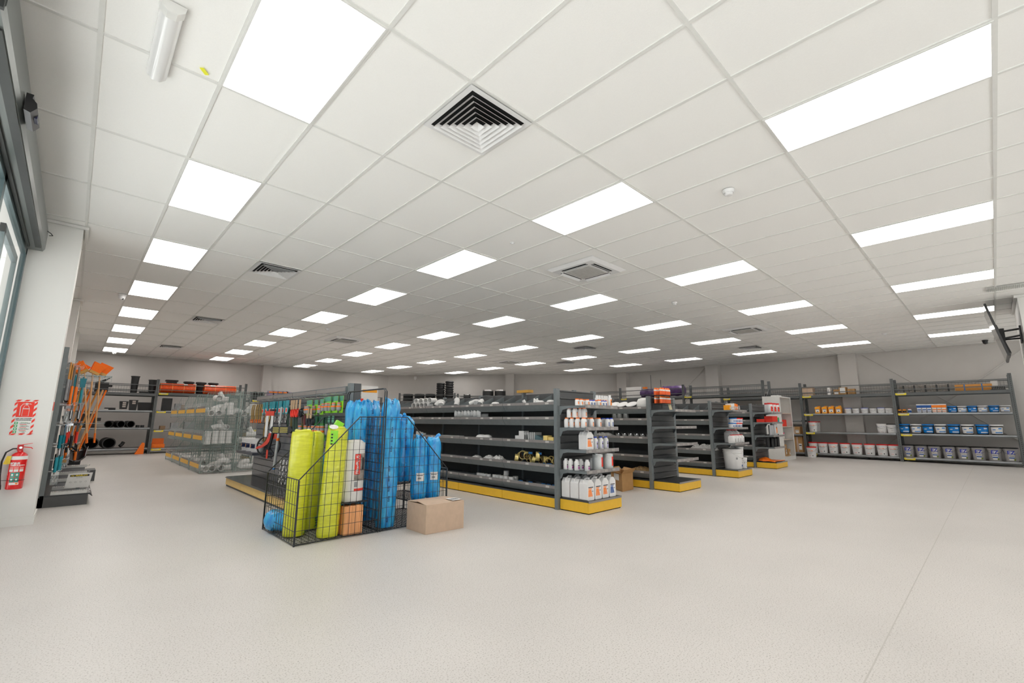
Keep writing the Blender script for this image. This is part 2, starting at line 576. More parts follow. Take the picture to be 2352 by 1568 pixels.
# automatic door operator above the entrance
t = thing('door_operator', 'long grey automatic door operator box above the glass entrance', 'door operator', (-0.36, 4.0, 2.92))
mb = MB(); mb.prism([(-0.07, 0.0), (0.055, 0.0), (0.07, 0.03), (0.07, 0.24), (0.04, 0.29), (-0.07, 0.29)], 'y', -2.05, 2.12)
mb.build('housing', M_header, t)
mb = MB(); mb.box(-0.069, 0.066, -2.075, -2.05, 0.0, 0.29); mb.build('end_cap', M_headd, t)
mb = MB(); mb.box(0.005, 0.05, -1.9, 1.95, -0.012, 0.0); mb.box(-0.055, -0.035, -1.9, 1.95, -0.02, 0.0); mb.build('track', M_headd, t)
mb = MB(); mb.tube([(0.07, 1.98, 0.20), (0.10, 2.02, 0.19), (0.115, 2.02, 0.17), (0.09, 1.99, 0.155)], 0.004, 6); mb.build('cord_loop', M_dark, t)
t = thing('door_sensor', 'small black motion sensor with dark lens stuck on the door operator', 'sensor', (-0.283, 3.0, 2.93))
mb = MB(); mb.prism([(0, 0), (0.03, -0.01), (0.055, 0.03), (0.05, 0.06), (0.028, 0.085), (0.032, 0.11), (0, 0.11)], 'y', -0.13, 0.13); mb.build('sensor_body', M_black, t, 40)
mb = MB(); mb.box(0.03, 0.054, -0.04, 0.04, 0.005, 0.04); mb.build('lens', mat('sensor_lens', (0.02, 0.02, 0.05), 0.08), t)

# ------------------------------------------------------------------ ceiling lights (real diffusers that give off the room's light)
def room_in(x, y):
    if x > XE-0.1 or y > YN-0.2: return False
    p = Vector((x, y, 0))-d0
    return p.dot(dn) < -0.5
def make_light():
    t = thing('ceiling_light', '', 'ceiling light')
    mb = MB(); mb.box(-0.288, 0.288, -0.588, 0.588, -0.002, 0.001); mb.build('diffuser', M_panel, t)
    mb = MB()
    for a in ((-0.296, -0.284, -0.596, 0.596), (0.284, 0.296, -0.596, 0.596), (-0.284, 0.284, -0.596, -0.584), (-0.284, 0.284, 0.584, 0.596)):
        mb.box(a[0], a[1], a[2], a[3], -0.004, 0.006)
    mb.build('frame', M_whitem, t)
    return t
rows = ['the row over the left aisle', 'the second row from left', 'the third row from left', 'the fourth row from left', 'the fifth row from left', 'the rightmost row']
LIGHTS = set()
for ci, L_ in enumerate((1, 6, 11, 16, 21, 26)):
    ys = [b for b in (-1, 1, 3, 5, 7, 9, 11, 13, 15) if room_in(L_*0.6+0.3, b*1.2+0.6)]
    for k, b in enumerate(ys):
        LIGHTS.add((L_, b))
        vis = [q for q in ys if q >= (1 if ci == 0 else -1)]
        n = vis.index(b) if b in vis else None
        lab = ('rectangular ceiling light behind the viewer in ' + rows[ci]) if n is None else \
            ('ceiling light panel, %s from the viewer in %s' % ((['nearest']+ORD[1:])[n], rows[ci])).replace('nearest from', 'nearest to')
        if n is None: lab = 'ceiling light panel %s the frame in %s' % ('farthest outside' if b == -3 else 'just outside', rows[ci])
        put('clight', make_light, (L_*0.6+0.3, b*1.2+0.6, CEIL-0.004), 0, lab, 'recessed ceiling light panels')

# square four-way diffuser vents (600 x 600, in half a tile bay)
def make_vent():
    t = thing('ceiling_vent', '', 'vent')
    mb = MB()
    mb.box(-0.27, 0.27, -0.27, 0.27, 0.0006, 0.0012); mb.build('duct_opening', M_dark, t)
    mb = MB()
    def ring(h0, h1, z0, z1):
        vs = []
        for h, z in ((h0, z0), (h1, z1)):
            vs += [(-h, -h, z), (h, -h, z), (h, h, z), (-h, h, z)]
        mb._add(vs, [(0, 1, 5, 4), (1, 2, 6, 5), (2, 3, 7, 6), (3, 0, 4, 7)])
        mb._add([(v[0], v[1], v[2]-0.0015) for v in vs], [(4, 5, 1, 0), (5, 6, 2, 1), (6, 7, 3, 2), (7, 4, 0, 3)])
    ring(0.292, 0.25, -0.006, -0.004)
    mb.build('frame', M_white, t)
    for k in range(6):
        h = 0.24-k*0.04
        mb = MB()
        ring(h, h-0.034, -0.030+0.0, -0.002)
        if k == 5: mb.box(-h+0.03, h-0.03, -h+0.03, h-0.03, -0.004, -0.002)
        mb.build('louvre', M_white, t)
    return t
for (x, y, lab) in ((2.1, 1.5, 'large square louvred ceiling vent nearest to the viewer'),
                    (2.1, 6.3, 'square louvred ceiling vent between the two left rows of lights'),
                    (2.1, 11.1, 'square louvred ceiling vent over the far left aisle, middle of three'),
                    (2.1, 16.5, 'square louvred ceiling vent over the far left aisle, farthest of three'),
                    (6.9, 18.3, 'square ceiling vent beside the last light near the north wall'),
                    (11.3, 7.5, 'square ceiling vent far off beside a light over the middle aisle'),
                    (14.7, 3.9, 'square ceiling vent beside a light near the right side'),
                    (13.6, 10.2, 'square ceiling vent far off near the back right wall')):
    put('cvent', make_vent, (x, y, CEIL-0.004), 0, lab, 'square louvred ceiling vents')

# cassette air conditioners
def make_cassette():
    t = thing('cassette_air_conditioner', '', 'air conditioner')
    mb = MB(); mb.hexa((-0.36, 0.36, -0.36, 0.36), (-0.42, 0.42, -0.42, 0.42), -0.035, 0.0); mb.build('fascia', M_white, t)
    mb = MB(); mb.box(-0.21, 0.21, -0.21, 0.21, -0.047, -0.034)
    for i in range(14): mb.box(-0.20, 0.20, -0.2+i*0.03, -0.188+i*0.03, -0.050, -0.046)
    mb.build('intake_grille', mat('intake_grey', (0.50, 0.49, 0.47), 0.6), t)
    for k in range(4):
        f = MB(); f.T = Matrix.Rotation(k*PI/2, 4, 'Z')
        f.box(-0.22, 0.22, 0.25, 0.31, -0.0375, -0.0355)
        o = f.build('air_slot', M_dark, t)
        g = MB(); g.T = Matrix.Rotation(k*PI/2, 4, 'Z')
        g.prism([(0.268, -0.037), (0.312, -0.060), (0.314, -0.057), (0.272, -0.034)], 'x', -0.22, 0.22)
        g.build('flap', M_white, o)
    return t
for (x, y, lab) in ((5.42, 3.0, 'white cassette air conditioner nearest the viewer, left of a light'),
                    (11.75, 3.0, 'white cassette air conditioner at the right, between the far lights'),
                    (5.42, 11.4, 'white cassette air conditioner over the middle of the left half, far'),
                    (11.95, 11.6, 'white cassette air conditioner farthest off near the back wall')):
    put('cass', make_cassette, (x, y, CEIL), 0, lab, 'cassette air conditioners in the ceiling')

def make_smoke():
    t = thing('smoke_detector', '', 'smoke detector')
    mb = MB(); mb.lathe([(0.055, 0.0), (0.055, -0.012), (0.048, -0.030)], n=20, cap0=False); mb.build('base', M_white, t, 30)
    mb = MB(); mb.lathe([(0.036, -0.030), (0.036, -0.048), (0.028, -0.055)], n=20, cap0=False); mb.build('sensor_head', M_white, t, 30)
    return t
for (px, py, lab) in ((1673, 437, 'white round smoke detector right of centre, nearest the viewer'),
                      (1549, 694, 'white round smoke detector above the right rear gondolas'),
                      (753, 754, 'tiny round smoke detector left of a far cassette unit'),
                      (2031, 765, 'tiny round smoke detector far off at the right'),
                      (596, 813, 'tiny round smoke detector near the far left lights')):
    p = SZ(px, py, CEIL)
    put('smoke', make_smoke, (p.x, p.y, CEIL), 0, lab, 'smoke detectors')
def make_disc():
    t = MB().lathe([(0.035, 0.0), (0.035, -0.006), (0.018, -0.008), (0.010, -0.02)], n=18, cap0=False).build('sprinkler', M_white, None, 30)
    return tag(t, '', 'sprinkler')
for (px, py, lab) in ((1177, 557, 'small white concealed sprinkler disc left of the near air conditioner'),
                      (696, 748, 'small white sprinkler disc beside the far left smoke detector')):
    p = SZ(px, py, CEIL)
    put('disc', make_disc, (p.x, p.y, CEIL), 0, lab)

def make_dome(m):
    def f():
        t = thing('security_camera', '', 'camera')
        mb = MB(); mb.lathe([(0.062, 0.0), (0.062, -0.02), (0.055, -0.035)], n=20, cap0=False); mb.build('mount', m, t, 30)
        mb = MB(); mb.lathe([(0.052, -0.035), (0.052, -0.06), (0.044, -0.085), (0.026, -0.105), (0.0, -0.112)], n=20, cap0=False, cap1=False); mb.build('dome', m, t, 50)
        mb = MB(); mb.T = Matrix.Translation((0.015, -0.03, -0.09)); mb.lathe([(0.014, -0.012), (0.014, 0.02)], n=12); mb.build('lens', M_black, t)
        return t
    return f
for (px, py, m, lab, key) in ((281, 676, M_white, 'white dome security camera over the left aisle', 'domew'),
                              (263, 806, M_white, 'white dome security camera under the farthest left light', 'domew'),
                              (2262, 781, M_black, 'black dome security camera left of the wall screen', 'domeb')):
    p = SZ(px, py, CEIL)
    if p.y > YN-0.1: p.y = YN-0.3
    put(key, make_dome(m), (p.x, p.y, CEIL), 0, lab)
t = thing('security_camera', 'tiny white camera high on the far angled wall', 'camera', (12.15, 18.55, CEIL-0.18))
mb = MB(); mb.cb((0, 0, 0.03), (0.09, 0.09, 0.12)); mb.build('mount', M_white, t)
mb = MB(); mb.lathe([(0.04, -0.03), (0.03, -0.07), (0.0, -0.08)], n=12, cap1=False); mb.build('dome', M_white, t, 40)

# batten style emergency light near the top left corner
t = thing('emergency_light', 'slim white surface mounted batten light on the ceiling at top left', 'light fitting', (0.28, 2.22, CEIL))
mb = MB(); mb.prism([(-0.055, 0), (-0.05, -0.03), (-0.02, -0.06), (0.02, -0.06), (0.05, -0.03), (0.055, 0)], 'y', -0.34, 0.34)
mb.build('body', mat('batten_plastic', (0.82, 0.82, 0.82), 0.12, var=0.0, coat=0.6), t, 50)
mb = MB(); mb.prism([(-0.06, 0), (-0.055, -0.034), (-0.022, -0.064), (0.022, -0.064), (0.055, -0.034), (0.06, 0)], 'y', -0.36, -0.30); mb.build('end_cap', M_whitem, t)
o = MB().box(-0.03, 0.03, -0.012, 0.012, -0.004, -0.0005).build('sticker', mat('lemon_sticker', (0.85, 0.85, 0.05), 0.5), None, loc=(0.50, 2.33, CEIL), rot=(0, 0, 0.9))
tag(o, 'tiny yellow sticker left on a ceiling tile near the first light', 'sticker')
# linear grille at the right edge
t = thing('linear_grille', 'long pale linear air grille in the ceiling above the wall screen', 'vent', (11.05, -1.75, CEIL-0.004))
mb = MB(); mb.box(-0.17, 0.17, -0.70, 0.66, -0.004, 0.0); mb.build('frame', M_whitem, t)
mb = MB()
for i in range(56): mb.box(-0.14, 0.14, -0.68+i*0.0238, -0.674+i*0.0238, -0.012, -0.004)
mb.build('grille_blade', mat('grille_green_grey', (0.52, 0.56, 0.53), 0.5), t)

# wall screen on its arm
t = thing('wall_screen', 'flat black television tilted forward on a bracket at the right pillar', 'television', (12.55, -1.15, 2.72), 0)
tilt = R(-11)
mb = MB(); mb.T = Matrix.Rotation(tilt, 4, 'X'); mb.box(-0.72, 0.72, -0.018, 0.012, -0.46, 0.52); mb.build('screen_case', mat('tv_case', (0.03, 0.03, 0.032), 0.35), t)
mb = MB(); mb.T = Matrix.Rotation(tilt, 4, 'X'); mb.box(-0.70, 0.70, 0.012, 0.015, -0.43, 0.50); mb.build('display', mat('tv_glass', (0.01, 0.012, 0.015), 0.08), t)
mb = MB(); mb.T = Matrix.Rotation(tilt, 4, 'X'); mb.hexa((-0.5, 0.5, -0.055, -0.018), (-0.4, 0.4, -0.04, -0.018), -0.40, 0.15); mb.build('rear_housing', M_black, t)
mb = MB(); mb.box(-0.10, 0.10, -0.10, -0.04, -0.10, 0.12); mb.tube([(-0.05, -0.08, 0.07), (-0.05, -0.29, 0.09)], 0.018, 6); mb.tube([(0.05, -0.08, -0.05), (0.05, -0.29, -0.02)], 0.018, 6)
mb.tube([(0, -0.10, -0.08), (-0.1, -0.2, -0.09), (0, -0.29, -0.08)], 0.014, 6)
mb.box(-0.14, 0.14, -0.31, -0.285, -0.16, 0.14)
mb.build('bracket', M_black, t)
o = MB().box(-0.04, 0.04, 0, 0.012, -0.06, 0.06).build('wall_switch', M_white, None, loc=(12.6, -1.46, 2.42))
tag(o, 'small white wall plate on the pillar below the screen bracket', 'switch')

# ------------------------------------------------------------------ gondola shelving
BAY = 1.04
def tray_poly(x0, z, sgn, deep):
    """cross-section of an angled shelf tray: strip at the front, sloping front skirt"""
    return [(x0, z+0.035), (x0, z), (x0+sgn*0.055, z-0.085), (x0+sgn*0.07, z-0.085), (x0+sgn*0.03, z-0.004), (x0+sgn*deep, z-0.004), (x0+sgn*deep, z+0.004), (x0+sgn*0.012, z+0.004), (x0+sgn*0.012, z+0.035)]

def gondola(x0, y0, y1, label, kick_mat, tier, top_z, bins=True, right=True, wid=0.80, end_z=(1.295, 1.02, 0.745, 0.495), end=True, end_wid=0.70):
    t = thing('gondola_shelving', label, 'shelving', (x0, y0, 0), 0, None)
    L = y1-y0
    xm = wid/2+0.02
    # post frames at the near end
    for k, px in enumerate((0.0, wid)):
        mb = MB(); mb.box(px-0.025, px+0.045, 0, 0.05, 0, top_z)
        for zz in (0.25, 1.30): mb.T = Matrix.Translation((px+0.008, -0.001, zz)); mb.tube([(0, 0, 0), (0, -0.003, 0)], 0.007, 8); mb.T = Matrix.Identity(4)
        o = mb.build('upright_post', M_steel, t)
        mb = MB()
        for i in range(int((top_z-0.1)/0.03)):
            mb.box(px+0.0451, px+0.0455, 0.012, 0.024, 0.06+i*0.03, 0.078+i*0.03)
        mb.build('slot_row', M_dark, o)
    # back panel along the middle, with its bay posts
    mb = MB(); mb.box(xm-0.012, xm+0.012, 0.05, L, 0.14, top_z-0.03); mb.build('back_panel', M_steeld, t)
    n = max(1, round(L/BAY))
    for k in range(n+1):
        y = min(L-0.02, max(0.06, L*k/n))
        mb = MB(); mb.box(xm-0.03, xm+0.03, y-0.018, y+0.018, 0.1, top_z+0.0); mb.build('centre_post', M_steel, t)
    sides = [(0.02, 1)] + ([(wid, -1)] if right else [])
    for sx, sg in sides:
        mb = MB(); mb.box(min(sx, xm), max(sx, xm), 0.05, L, 0.125, 0.145); mb.build('base_deck', M_deck, t)
        for k in range(n):
            a, b = 0.052+(L-0.052)*k/n, 0.052+(L-0.052)*(k+1)/n
            mb = MB(); mb.box(sx+(0 if sg > 0 else -0.012), sx+(0.012 if sg > 0 else 0), a+0.004, b-0.004, 0.012, 0.125); mb.build('kickboard', kick_mat, t)
        for j, z in enumerate(tier):
            for k in range(n):
                a, b = 0.052+(L-0.052)*k/n, 0.052+(L-0.052)*(k+1)/n
                mb = MB(); mb.prism(tray_poly(sx, z, sg, xm-0.03 if sg > 0 else wid-xm-0.01), 'y', a+0.003, b-0.003)
                o = mb.build('shelf', M_steel, t)
                mb = MB(); mb.box(sx-0.003 if sg > 0 else sx, sx if sg > 0 else sx+0.003, a+0.004, b-0.004, z-0.002, z+0.034, 0)
                for q in range(3):
                    yy = a+(b-a)*(0.12+0.31*q+0.05*((j*3+k*2+q) % 3))
                    mb.box(sx-0.006 if sg > 0 else sx+0.003, sx-0.003 if sg > 0 else sx+0.006, yy, yy+0.06, z+0.002, z+0.026, 1)
                mb.build('ticket_strip', [M_lip, M_tick], o)
                if j == 0 and bins and sg > 0:
                    for q in range(4):
                        yy = a+(b-a)*(q+0.5)/4
                        mb = MB(); mb.prism([(sx+0.015, z+0.005), (xm-0.02, z+0.005), (xm-0.02, z+0.16), (sx+0.13, z+0.06)], 'y', yy-0.002, yy+0.002); mb.build('divider', M_steel, o)
    # end unit facing the viewer
    if end:
        e0, ew, ed = 0.02, end_wid, 0.45
        mb = MB()
        zz = 0.15
        while zz < top_z-0.03:
            mb.prism([(-0.001, zz), (-0.012, zz+0.012), (-0.001, zz+0.024), (0.02, zz+0.024), (0.02, zz)], 'x', 0.045, wid-0.025); zz += 0.095
        mb.box(0.045, wid-0.025, 0.0, 0.02, 0.1, top_z-0.02)
        mb.build('end_back_panel', M_steeld, t)
        b = MB(); b.box(e0, e0+ew, -ed, -0.002, 0.135, 0.15); o = b.build('end_base_deck', M_deck, t)
        for (x_, y_, w_, d_) in ((e0, -ed, ew, 0.012), (e0, -ed+0.014, 0.012, ed-0.02), (e0+ew-0.012, -ed+0.014, 0.012, ed-0.02)):
            MB().box(x_, x_+w_, y_, y_+d_, 0.012, 0.134).build('kickboard', kick_mat, o)
        MB().box(e0+0.01, e0+ew-0.01, -ed+0.012, -0.01, 0.0, 0.012).build('plinth', M_dark, o)
        b = MB(); b.box(e0, e0+ew, -ed-0.004, -ed-0.001, 0.128, 0.152)
        b.build('ticket_strip', M_lip, o)
        for k, z in enumerate(end_z):
            b = MB(); b.box(e0, e0+ew, -ed+0.02, -0.005, z-0.025, z)
            for xx in (e0-0.0015, e0+ew-0.0045):
                b.prism([(-0.005, z-0.12), (-0.03, z-0.11), (-0.06, z-0.05), (-0.13, z-0.035), (-ed+0.02, z-0.028), (-ed+0.02, z), (-0.005, z)], 'x', xx, xx+0.006)
            o = b.build('end_shelf', M_steel, t)
            b = MB(); b.box(e0, e0+ew, -ed+0.012, -ed+0.02, z-0.032, z+0.012, 0)
            for q in range(4): b.box(e0+0.03+q*0.165, e0+0.10+q*0.165, -ed+0.008, -ed+0.012, z-0.024, z+0.004, 1)
            b.build('ticket_strip', [M_lip, mat('dim_ticket', (0.36, 0.34, 0.33), 0.6)], o)
    return t

T2 = (1.32, 1.125, 0.815, 0.51, 0.245)
G2 = (4.735, 3.0)
gondola(4.735, 3.0, 9.25, 'long charcoal gondola with yellow kickboards, nearest one, white bottles on its end', M_yel, T2, 1.525)
gondola(7.22, 3.09, 9.3, 'charcoal gondola with empty end shelves and yellow base, second of the row', M_yel, T2, 1.53, wid=0.86, end_wid=0.76)
gondola(9.88, 3.18, 9.4, 'charcoal gondola with white tubs and buckets on its end, third of the row', M_yel, T2, 1.54, wid=0.86, end_wid=0.76, end_z=(1.345, 0.985, 0.675))
gondola(12.45, 3.25, 9.4, 'farthest charcoal gondola with red capped bottles on its end', M_yel, T2, 1.56, wid=0.92, end_wid=0.84, end_z=(1.34, 1.10, 0.78, 0.50))

# slatwall gondola at the left
GX, GXP = 2.16, 2.56
def slat_gondola():
    t = thing('slatwall_gondola', 'grey slatwall display gondola with cream yellow kickboards behind the wire bins', 'shelving', (0, 0, 0))
    ya, yb = 4.45, 8.15
    mb = MB()
    z = 0.16
    while z < 1.40:
        mb.prism([(GXP-0.012, z), (GXP-0.012, z+0.088), (GXP-0.004, z+0.094), (GXP-0.004, z+0.098), (GXP+0.02, z+0.098), (GXP+0.02, z)], 'y', ya, yb); z += 0.0985
    mb.box(GXP-0.004, GXP+0.07, ya, yb, 0.14, 1.42)
    mb.build('slat_panel', mat('slat_grey', (0.165, 0.178, 0.20), 0.25, 0.15, var=0.05), t)
    for k in range(4):
        a, b = ya+(yb-ya)*k/4, ya+(yb-ya)*(k+1)/4
        mb = MB(); mb.box(GXP-0.05, GXP+0.09, a+0.003, b-0.003, 1.42, 1.505, 0)
        mb.box(GXP-0.056, GXP-0.05, a+0.01, b-0.01, 1.445, 1.49, 1)
        mb.build('header_rail', [M_steel, M_lip], t)
        mb = MB(); mb.box(GX, GX+0.012, a+0.004, b-0.004, 0.03, 0.128); mb.build('kickboard', M_yelc, t)
    mb = MB(); mb.prism([(GX-0.02, 0.14), (GX+0.0, 0.128), (GXP, 0.128), (GXP, 0.155), (GX+0.01, 0.155)], 'y', ya, yb); mb.build('base_deck', mat('slat_deck', (0.06, 0.062, 0.066), 0.16, 0.3, var=0.1), t)
    mb = MB(); mb.box(GX+0.012, GX+0.03, ya, yb, 0.0, 0.128); mb.box(GXP+0.10, GXP+0.46, ya, yb, 0.0, 0.155); mb.build('plinth', M_steeld, t)
    mb = MB(); mb.box(GXP-0.03, GXP+0.02, ya-0.07, ya-0.0, 0, 1.54); mb.build('upright_post', M_steel, t)
    mb = MB(); mb.box(GXP+0.025, GXP+0.11, ya-0.07, ya-0.0, 0, 1.54); mb.build('upright_post', M_steeld, t)
    mb = MB(); mb.prism([(GXP-0.30, 0.545), (GXP-0.30, 0.585), (GXP-0.01, 0.585), (GXP-0.01, 0.465), (GXP-0.05, 0.545)], 'y', 7.15, 8.12)
    mb.build('shelf', mat('shelf_blue_grey', (0.07, 0.08, 0.10), 0.4), t)
    mb = MB(); mb.box(GXP+0.10, GXP+0.40, ya+0.1, yb, 0.95, 0.975); mb.box(GXP+0.10, GXP+0.40, ya+0.1, yb, 0.55, 0.575); mb.build('rear_shelf', M_steel, t)
    return t
slat_gondola()

# ------------------------------------------------------------------ pallet racking
def rack(o_, dirv, L, label, group='dark steel warehouse racks along the walls', depth=0.6, zs=(0.13, 0.80, 1.39, 1.98), H=2.40, guard=True, backguard=True, left_post=True, right_post=True, tags=True, strips=True):
    """o_: front left foot; dirv: unit vector along the front; goes back to the left of dirv"""
    t = thing('steel_rack', label, 'rack', (o_[0], o_[1], 0), math.atan2(dirv[1], dirv[0]), group)
    ends = ([0.0] if left_post else []) + ([L] if right_post else [])
    for x in ends:
        for y in (0.0, depth):
            p = MB(); p.box(-0.037, 0.037, -0.03, 0.03, 0, H); 
            o = p.build('rack_post', M_rackp, t, loc=(x, y, 0))
            f = MB(); f.box(-0.06, 0.06, -0.05, 0.05, 0, 0.006); f.build('foot_plate', M_rack, o)
        b = MB()
        for k in range(4): b.tube([(x, 0.03, 0.2+k*0.5), (x, depth-0.03, 0.65+k*0.5)], 0.010, 5)
        b.build('bracing', M_rack, t)
    xa, xb = (0.037 if left_post else 0.045), (L-0.037 if right_post else L-0.045)
    for k, z in enumerate(zs):
        h = 0.085 if z > 1.9 else 0.06
        for yy in (-0.02, depth+0.02):
            b = MB(); b.prism([(yy-0.02, z-h), (yy+0.02, z-h), (yy+0.02, z), (yy-0.008, z), (yy-0.02, z-0.02)], 'x', xa, xb); o = b.build('beam', M_rack, t)
            if yy < 0 and strips and z < 1.9:
                s_ = MB(); s_.box(0.30, L-0.06, yy-0.022, yy-0.012, z-0.036, z-0.004); s_.build('label_strip', M_galv, o)
        b = MB(); b.box(xa+0.002, xb-0.002, 0.0, depth, z-0.012, z); b.build('shelf_board', mat('rack_board', (0.20, 0.20, 0.195), 0.6), t)
        if tags:
            b = MB()
            b.prism([(0.05, z-0.055), (0.07, z-0.075), (0.29, z-0.075), (0.31, z-0.055), (0.30, z-0.045), (0.31, z-0.015), (0.06, z-0.015)], 'y', -0.048, -0.043, 0)
            b.box(0.10, 0.26, -0.050, -0.048, z-0.045, z-0.02, 1)
            b.build('shelf_tag', [M_tagy, M_tick], t)
    zt = zs[-1]
    if guard:
        for yy, on in ((-0.02, False), (depth+0.02, backguard)):
            b = MB()
            for zz in (zt+0.09, zt+0.27):
                b.box(xa, xb, yy-0.008, yy+0.008, zz-0.012, zz+0.012)
            b.build('guard_rail', M_rack, t)
            if on:
                b = MB(); b.grid((0.04, yy, zt+0.02), (L-0.08, 0, 0), (0, 0, 0.27), int(L/0.07), 4, 0.005); b.build('mesh_guard', mat('rack_mesh', (0.12, 0.12, 0.12), 0.5), t)
    return t

XR = 17.75
rE1 = (0, -1)
# the east wall racks: the front faces -x; along the front runs -y when seen from the left
rack((XR, 3.47), rE1, 2.40, 'dark rack holding red lidded white buckets on the right wall')
rack((XR, 1.07), rE1, 2.40, 'dark rack at far right holding grey buckets and blue and white tubs', left_post=False)
rack((XR, 6.05), rE1, 2.58, 'dark rack with brown cartons, half hidden by the white cabinet', right_post=False, zs=(0.13, 0.72, 1.18, 1.98))
# free-standing rack row behind the gondolas
rack((15.70, 9.16), (0, -1), 2.59, 'dark open rack behind the second gondola, purple packs on top', depth=0.58, zs=(0.13, 0.80, 1.40, 2.0))
rack((15.70, 6.57), (0, -1), 2.60, 'dark open rack behind the third and fourth gondolas', depth=0.58, zs=(0.13, 0.80, 1.40, 2.0), left_post=False)
rack((15.70, 11.75), (0, -1), 2.59, 'dark rack farthest left of the row behind the gondolas', depth=0.58, zs=(0.13, 0.80, 1.40, 2.0), right_post=False)
# north wall racks: front faces -y, runs +x
YR = 18.1
rack((-0.55, YR), (1, 0), 2.63, 'dark rack holding black pipe parts, leftmost on the back wall', zs=(0.19, 0.83, 1.375, 1.93), depth=0.8)
rack((2.08, YR), (1, 0), 2.60, 'dark rack with orange tubes on top behind the wire cages', zs=(0.17, 0.76, 1.375, 1.97), left_post=False, depth=0.8)
rack((4.80, YR-0.3), (1, 0), 2.6, 'dark rack right of the orange tube rack on the back wall', zs=(0.17, 0.76, 1.33, 1.82), H=2.1, depth=0.8)
rack((7.40, YR-0.3), (1, 0), 2.6, 'dark rack behind the slatwall gondola on the back wall', zs=(0.17, 0.76, 1.33, 1.82), H=2.1, left_post=False, depth=0.8)
# racks along the angled wall
ddx = (dd.x, dd.y)
q0 = Vector((10.75, 18.75, 0))+dd*0.65
rack((q0.x, q0.y), ddx, 2.65, 'dark rack against the angled back wall, loaded with black coils', zs=(0.17, 0.8, 1.4, 2.0), H=2.36, depth=0.6, tags=False, strips=False)
q1 = q0+dd*2.72
rack((q1.x, q1.y), ddx, 2.65, 'dark rack on the angled back wall carrying tall coil stacks', zs=(0.17, 0.8, 1.4, 1.95), H=2.2, depth=0.6, left_post=False, tags=False, strips=False)
q2 = q1+dd*2.72
rack((q2.x, q2.y), ddx, 2.65, 'dark rack on the angled back wall with silver rimmed drums', zs=(0.17, 0.8, 1.4, 1.95), H=2.2, depth=0.6, left_post=False, tags=False, strips=False, guard=False)

# ------------------------------------------------------------------ wire cages with plumbing fittings
CW, CD, CH = 1.13, 0.60, 0.565
def make_cage(top=False):
    def f():
        t = thing('wire_cage', '', 'wire cage')
        # local: x = depth (0 front .. CD), y = along the row
        mb = MB(); mb.grid((0, 0, 0.02), (CD, 0, 0), (0, CW, 0), 8, 14, 0.004); mb.build('wire_floor', M_galvw, t)
        for y in (0.004, CW-0.004):
            mb = MB()
            H = CH-0.01
            for i in range(13):
                x = CD*i/12
                zt = min(H, 0.24+max(0, x-0.02)*1.8) if not top else min(H, 0.22+max(0, x-0.10)*3.4)
                mb.box(x-0.0018, x+0.0018, y-0.0018, y+0.0018, 0.02, zt)
            for k in range(8):
                z = 0.02+(H-0.02)*k/7
                xs = 0 if z < 0.24 else (z-0.24)/1.8+0.02
                if top: xs = 0 if z < 0.22 else (z-0.22)/3.4+0.10
                mb.box(xs, CD, y-0.0018, y+0.0018, z-0.0018, z+0.0018)
            mb.tube([(0.0, y, 0.24), (0.02, y, 0.24), ((H-0.24)/1.8+0.02, y, H), (CD, y, H)] if not top else [(0, y, 0.22), (0.10, y, 0.22), (0.10+(H-0.22)/3.4, y, H), (CD, y, H)], 0.004, 5)
            mb.build('wire_side', M_galvw, t)
        mb = MB(); mb.grid((CD-0.004, 0, 0.02), (0, CW, 0), (0, 0, CH-0.03), 15, 7, 0.0034); mb.build('wire_back', M_galvw, t)
        mb = MB(); mb.grid((0.002, 0, 0.02), (0, CW, 0), (0, 0, 0.2), 15, 3, 0.0036); mb.build('wire_front', M_galvw, t)
        for (x, y) in ((0.006, 0.006), (CD-0.008, 0.006), (0.006, CW-0.006), (CD-0.008, CW-0.006)):
            mb = MB(); mb.box(x-0.006, x+0.006, y-0.006, y+0.006, 0.0, CH if x > 0.1 else 0.25)
            mb.build('corner_post', M_galvw, t)
        mb = MB(); mb.box(-0.008, -0.004, 0.02, CW-0.02, 0.03, 0.30); o = mb.build('plastic_front', M_clear, t)
        mb = MB(); mb.box(-0.011, -0.0085, 0.10, CW-0.06, 0.10, 0.185); mb.build('yellow_label', mat('cage_label_yellow', (0.86, 0.50, 0.07), 0.5), o)
        mb = MB(); mb.box(-0.012, -0.0085, 0.18, CW-0.2, 0.187, 0.225); mb.build('grey_card', mat('cage_card_grey', (0.26, 0.23, 0.22), 0.5), o)
        return t
    return f
cage_y = [10.30, 11.49, 12.68, 13.87]
tiers_w = ['bottom', 'middle', 'top']
pos_w = ['nearest', 'second nearest', 'third', 'farthest']
for r, x in enumerate((2.15, 2.78)):
    for k, y in enumerate(cage_y):
        if r == 1 and k > 1: continue
        for tr in range(3):
            z = 0.012+tr*CH
            lab = '%s tier wire cage in the %s stack of the %s row' % (tiers_w[tr], pos_w[k], ('aisle side', 'inner')[r])
            key = 'cageT' if tr == 2 else 'cageB'
            put(key+str(r), make_cage(tr == 2), (x, y, z) if r == 0 else (x+CD, y+CW, z), 0 if r == 0 else PI, lab, 'stacked galvanised wire cages')

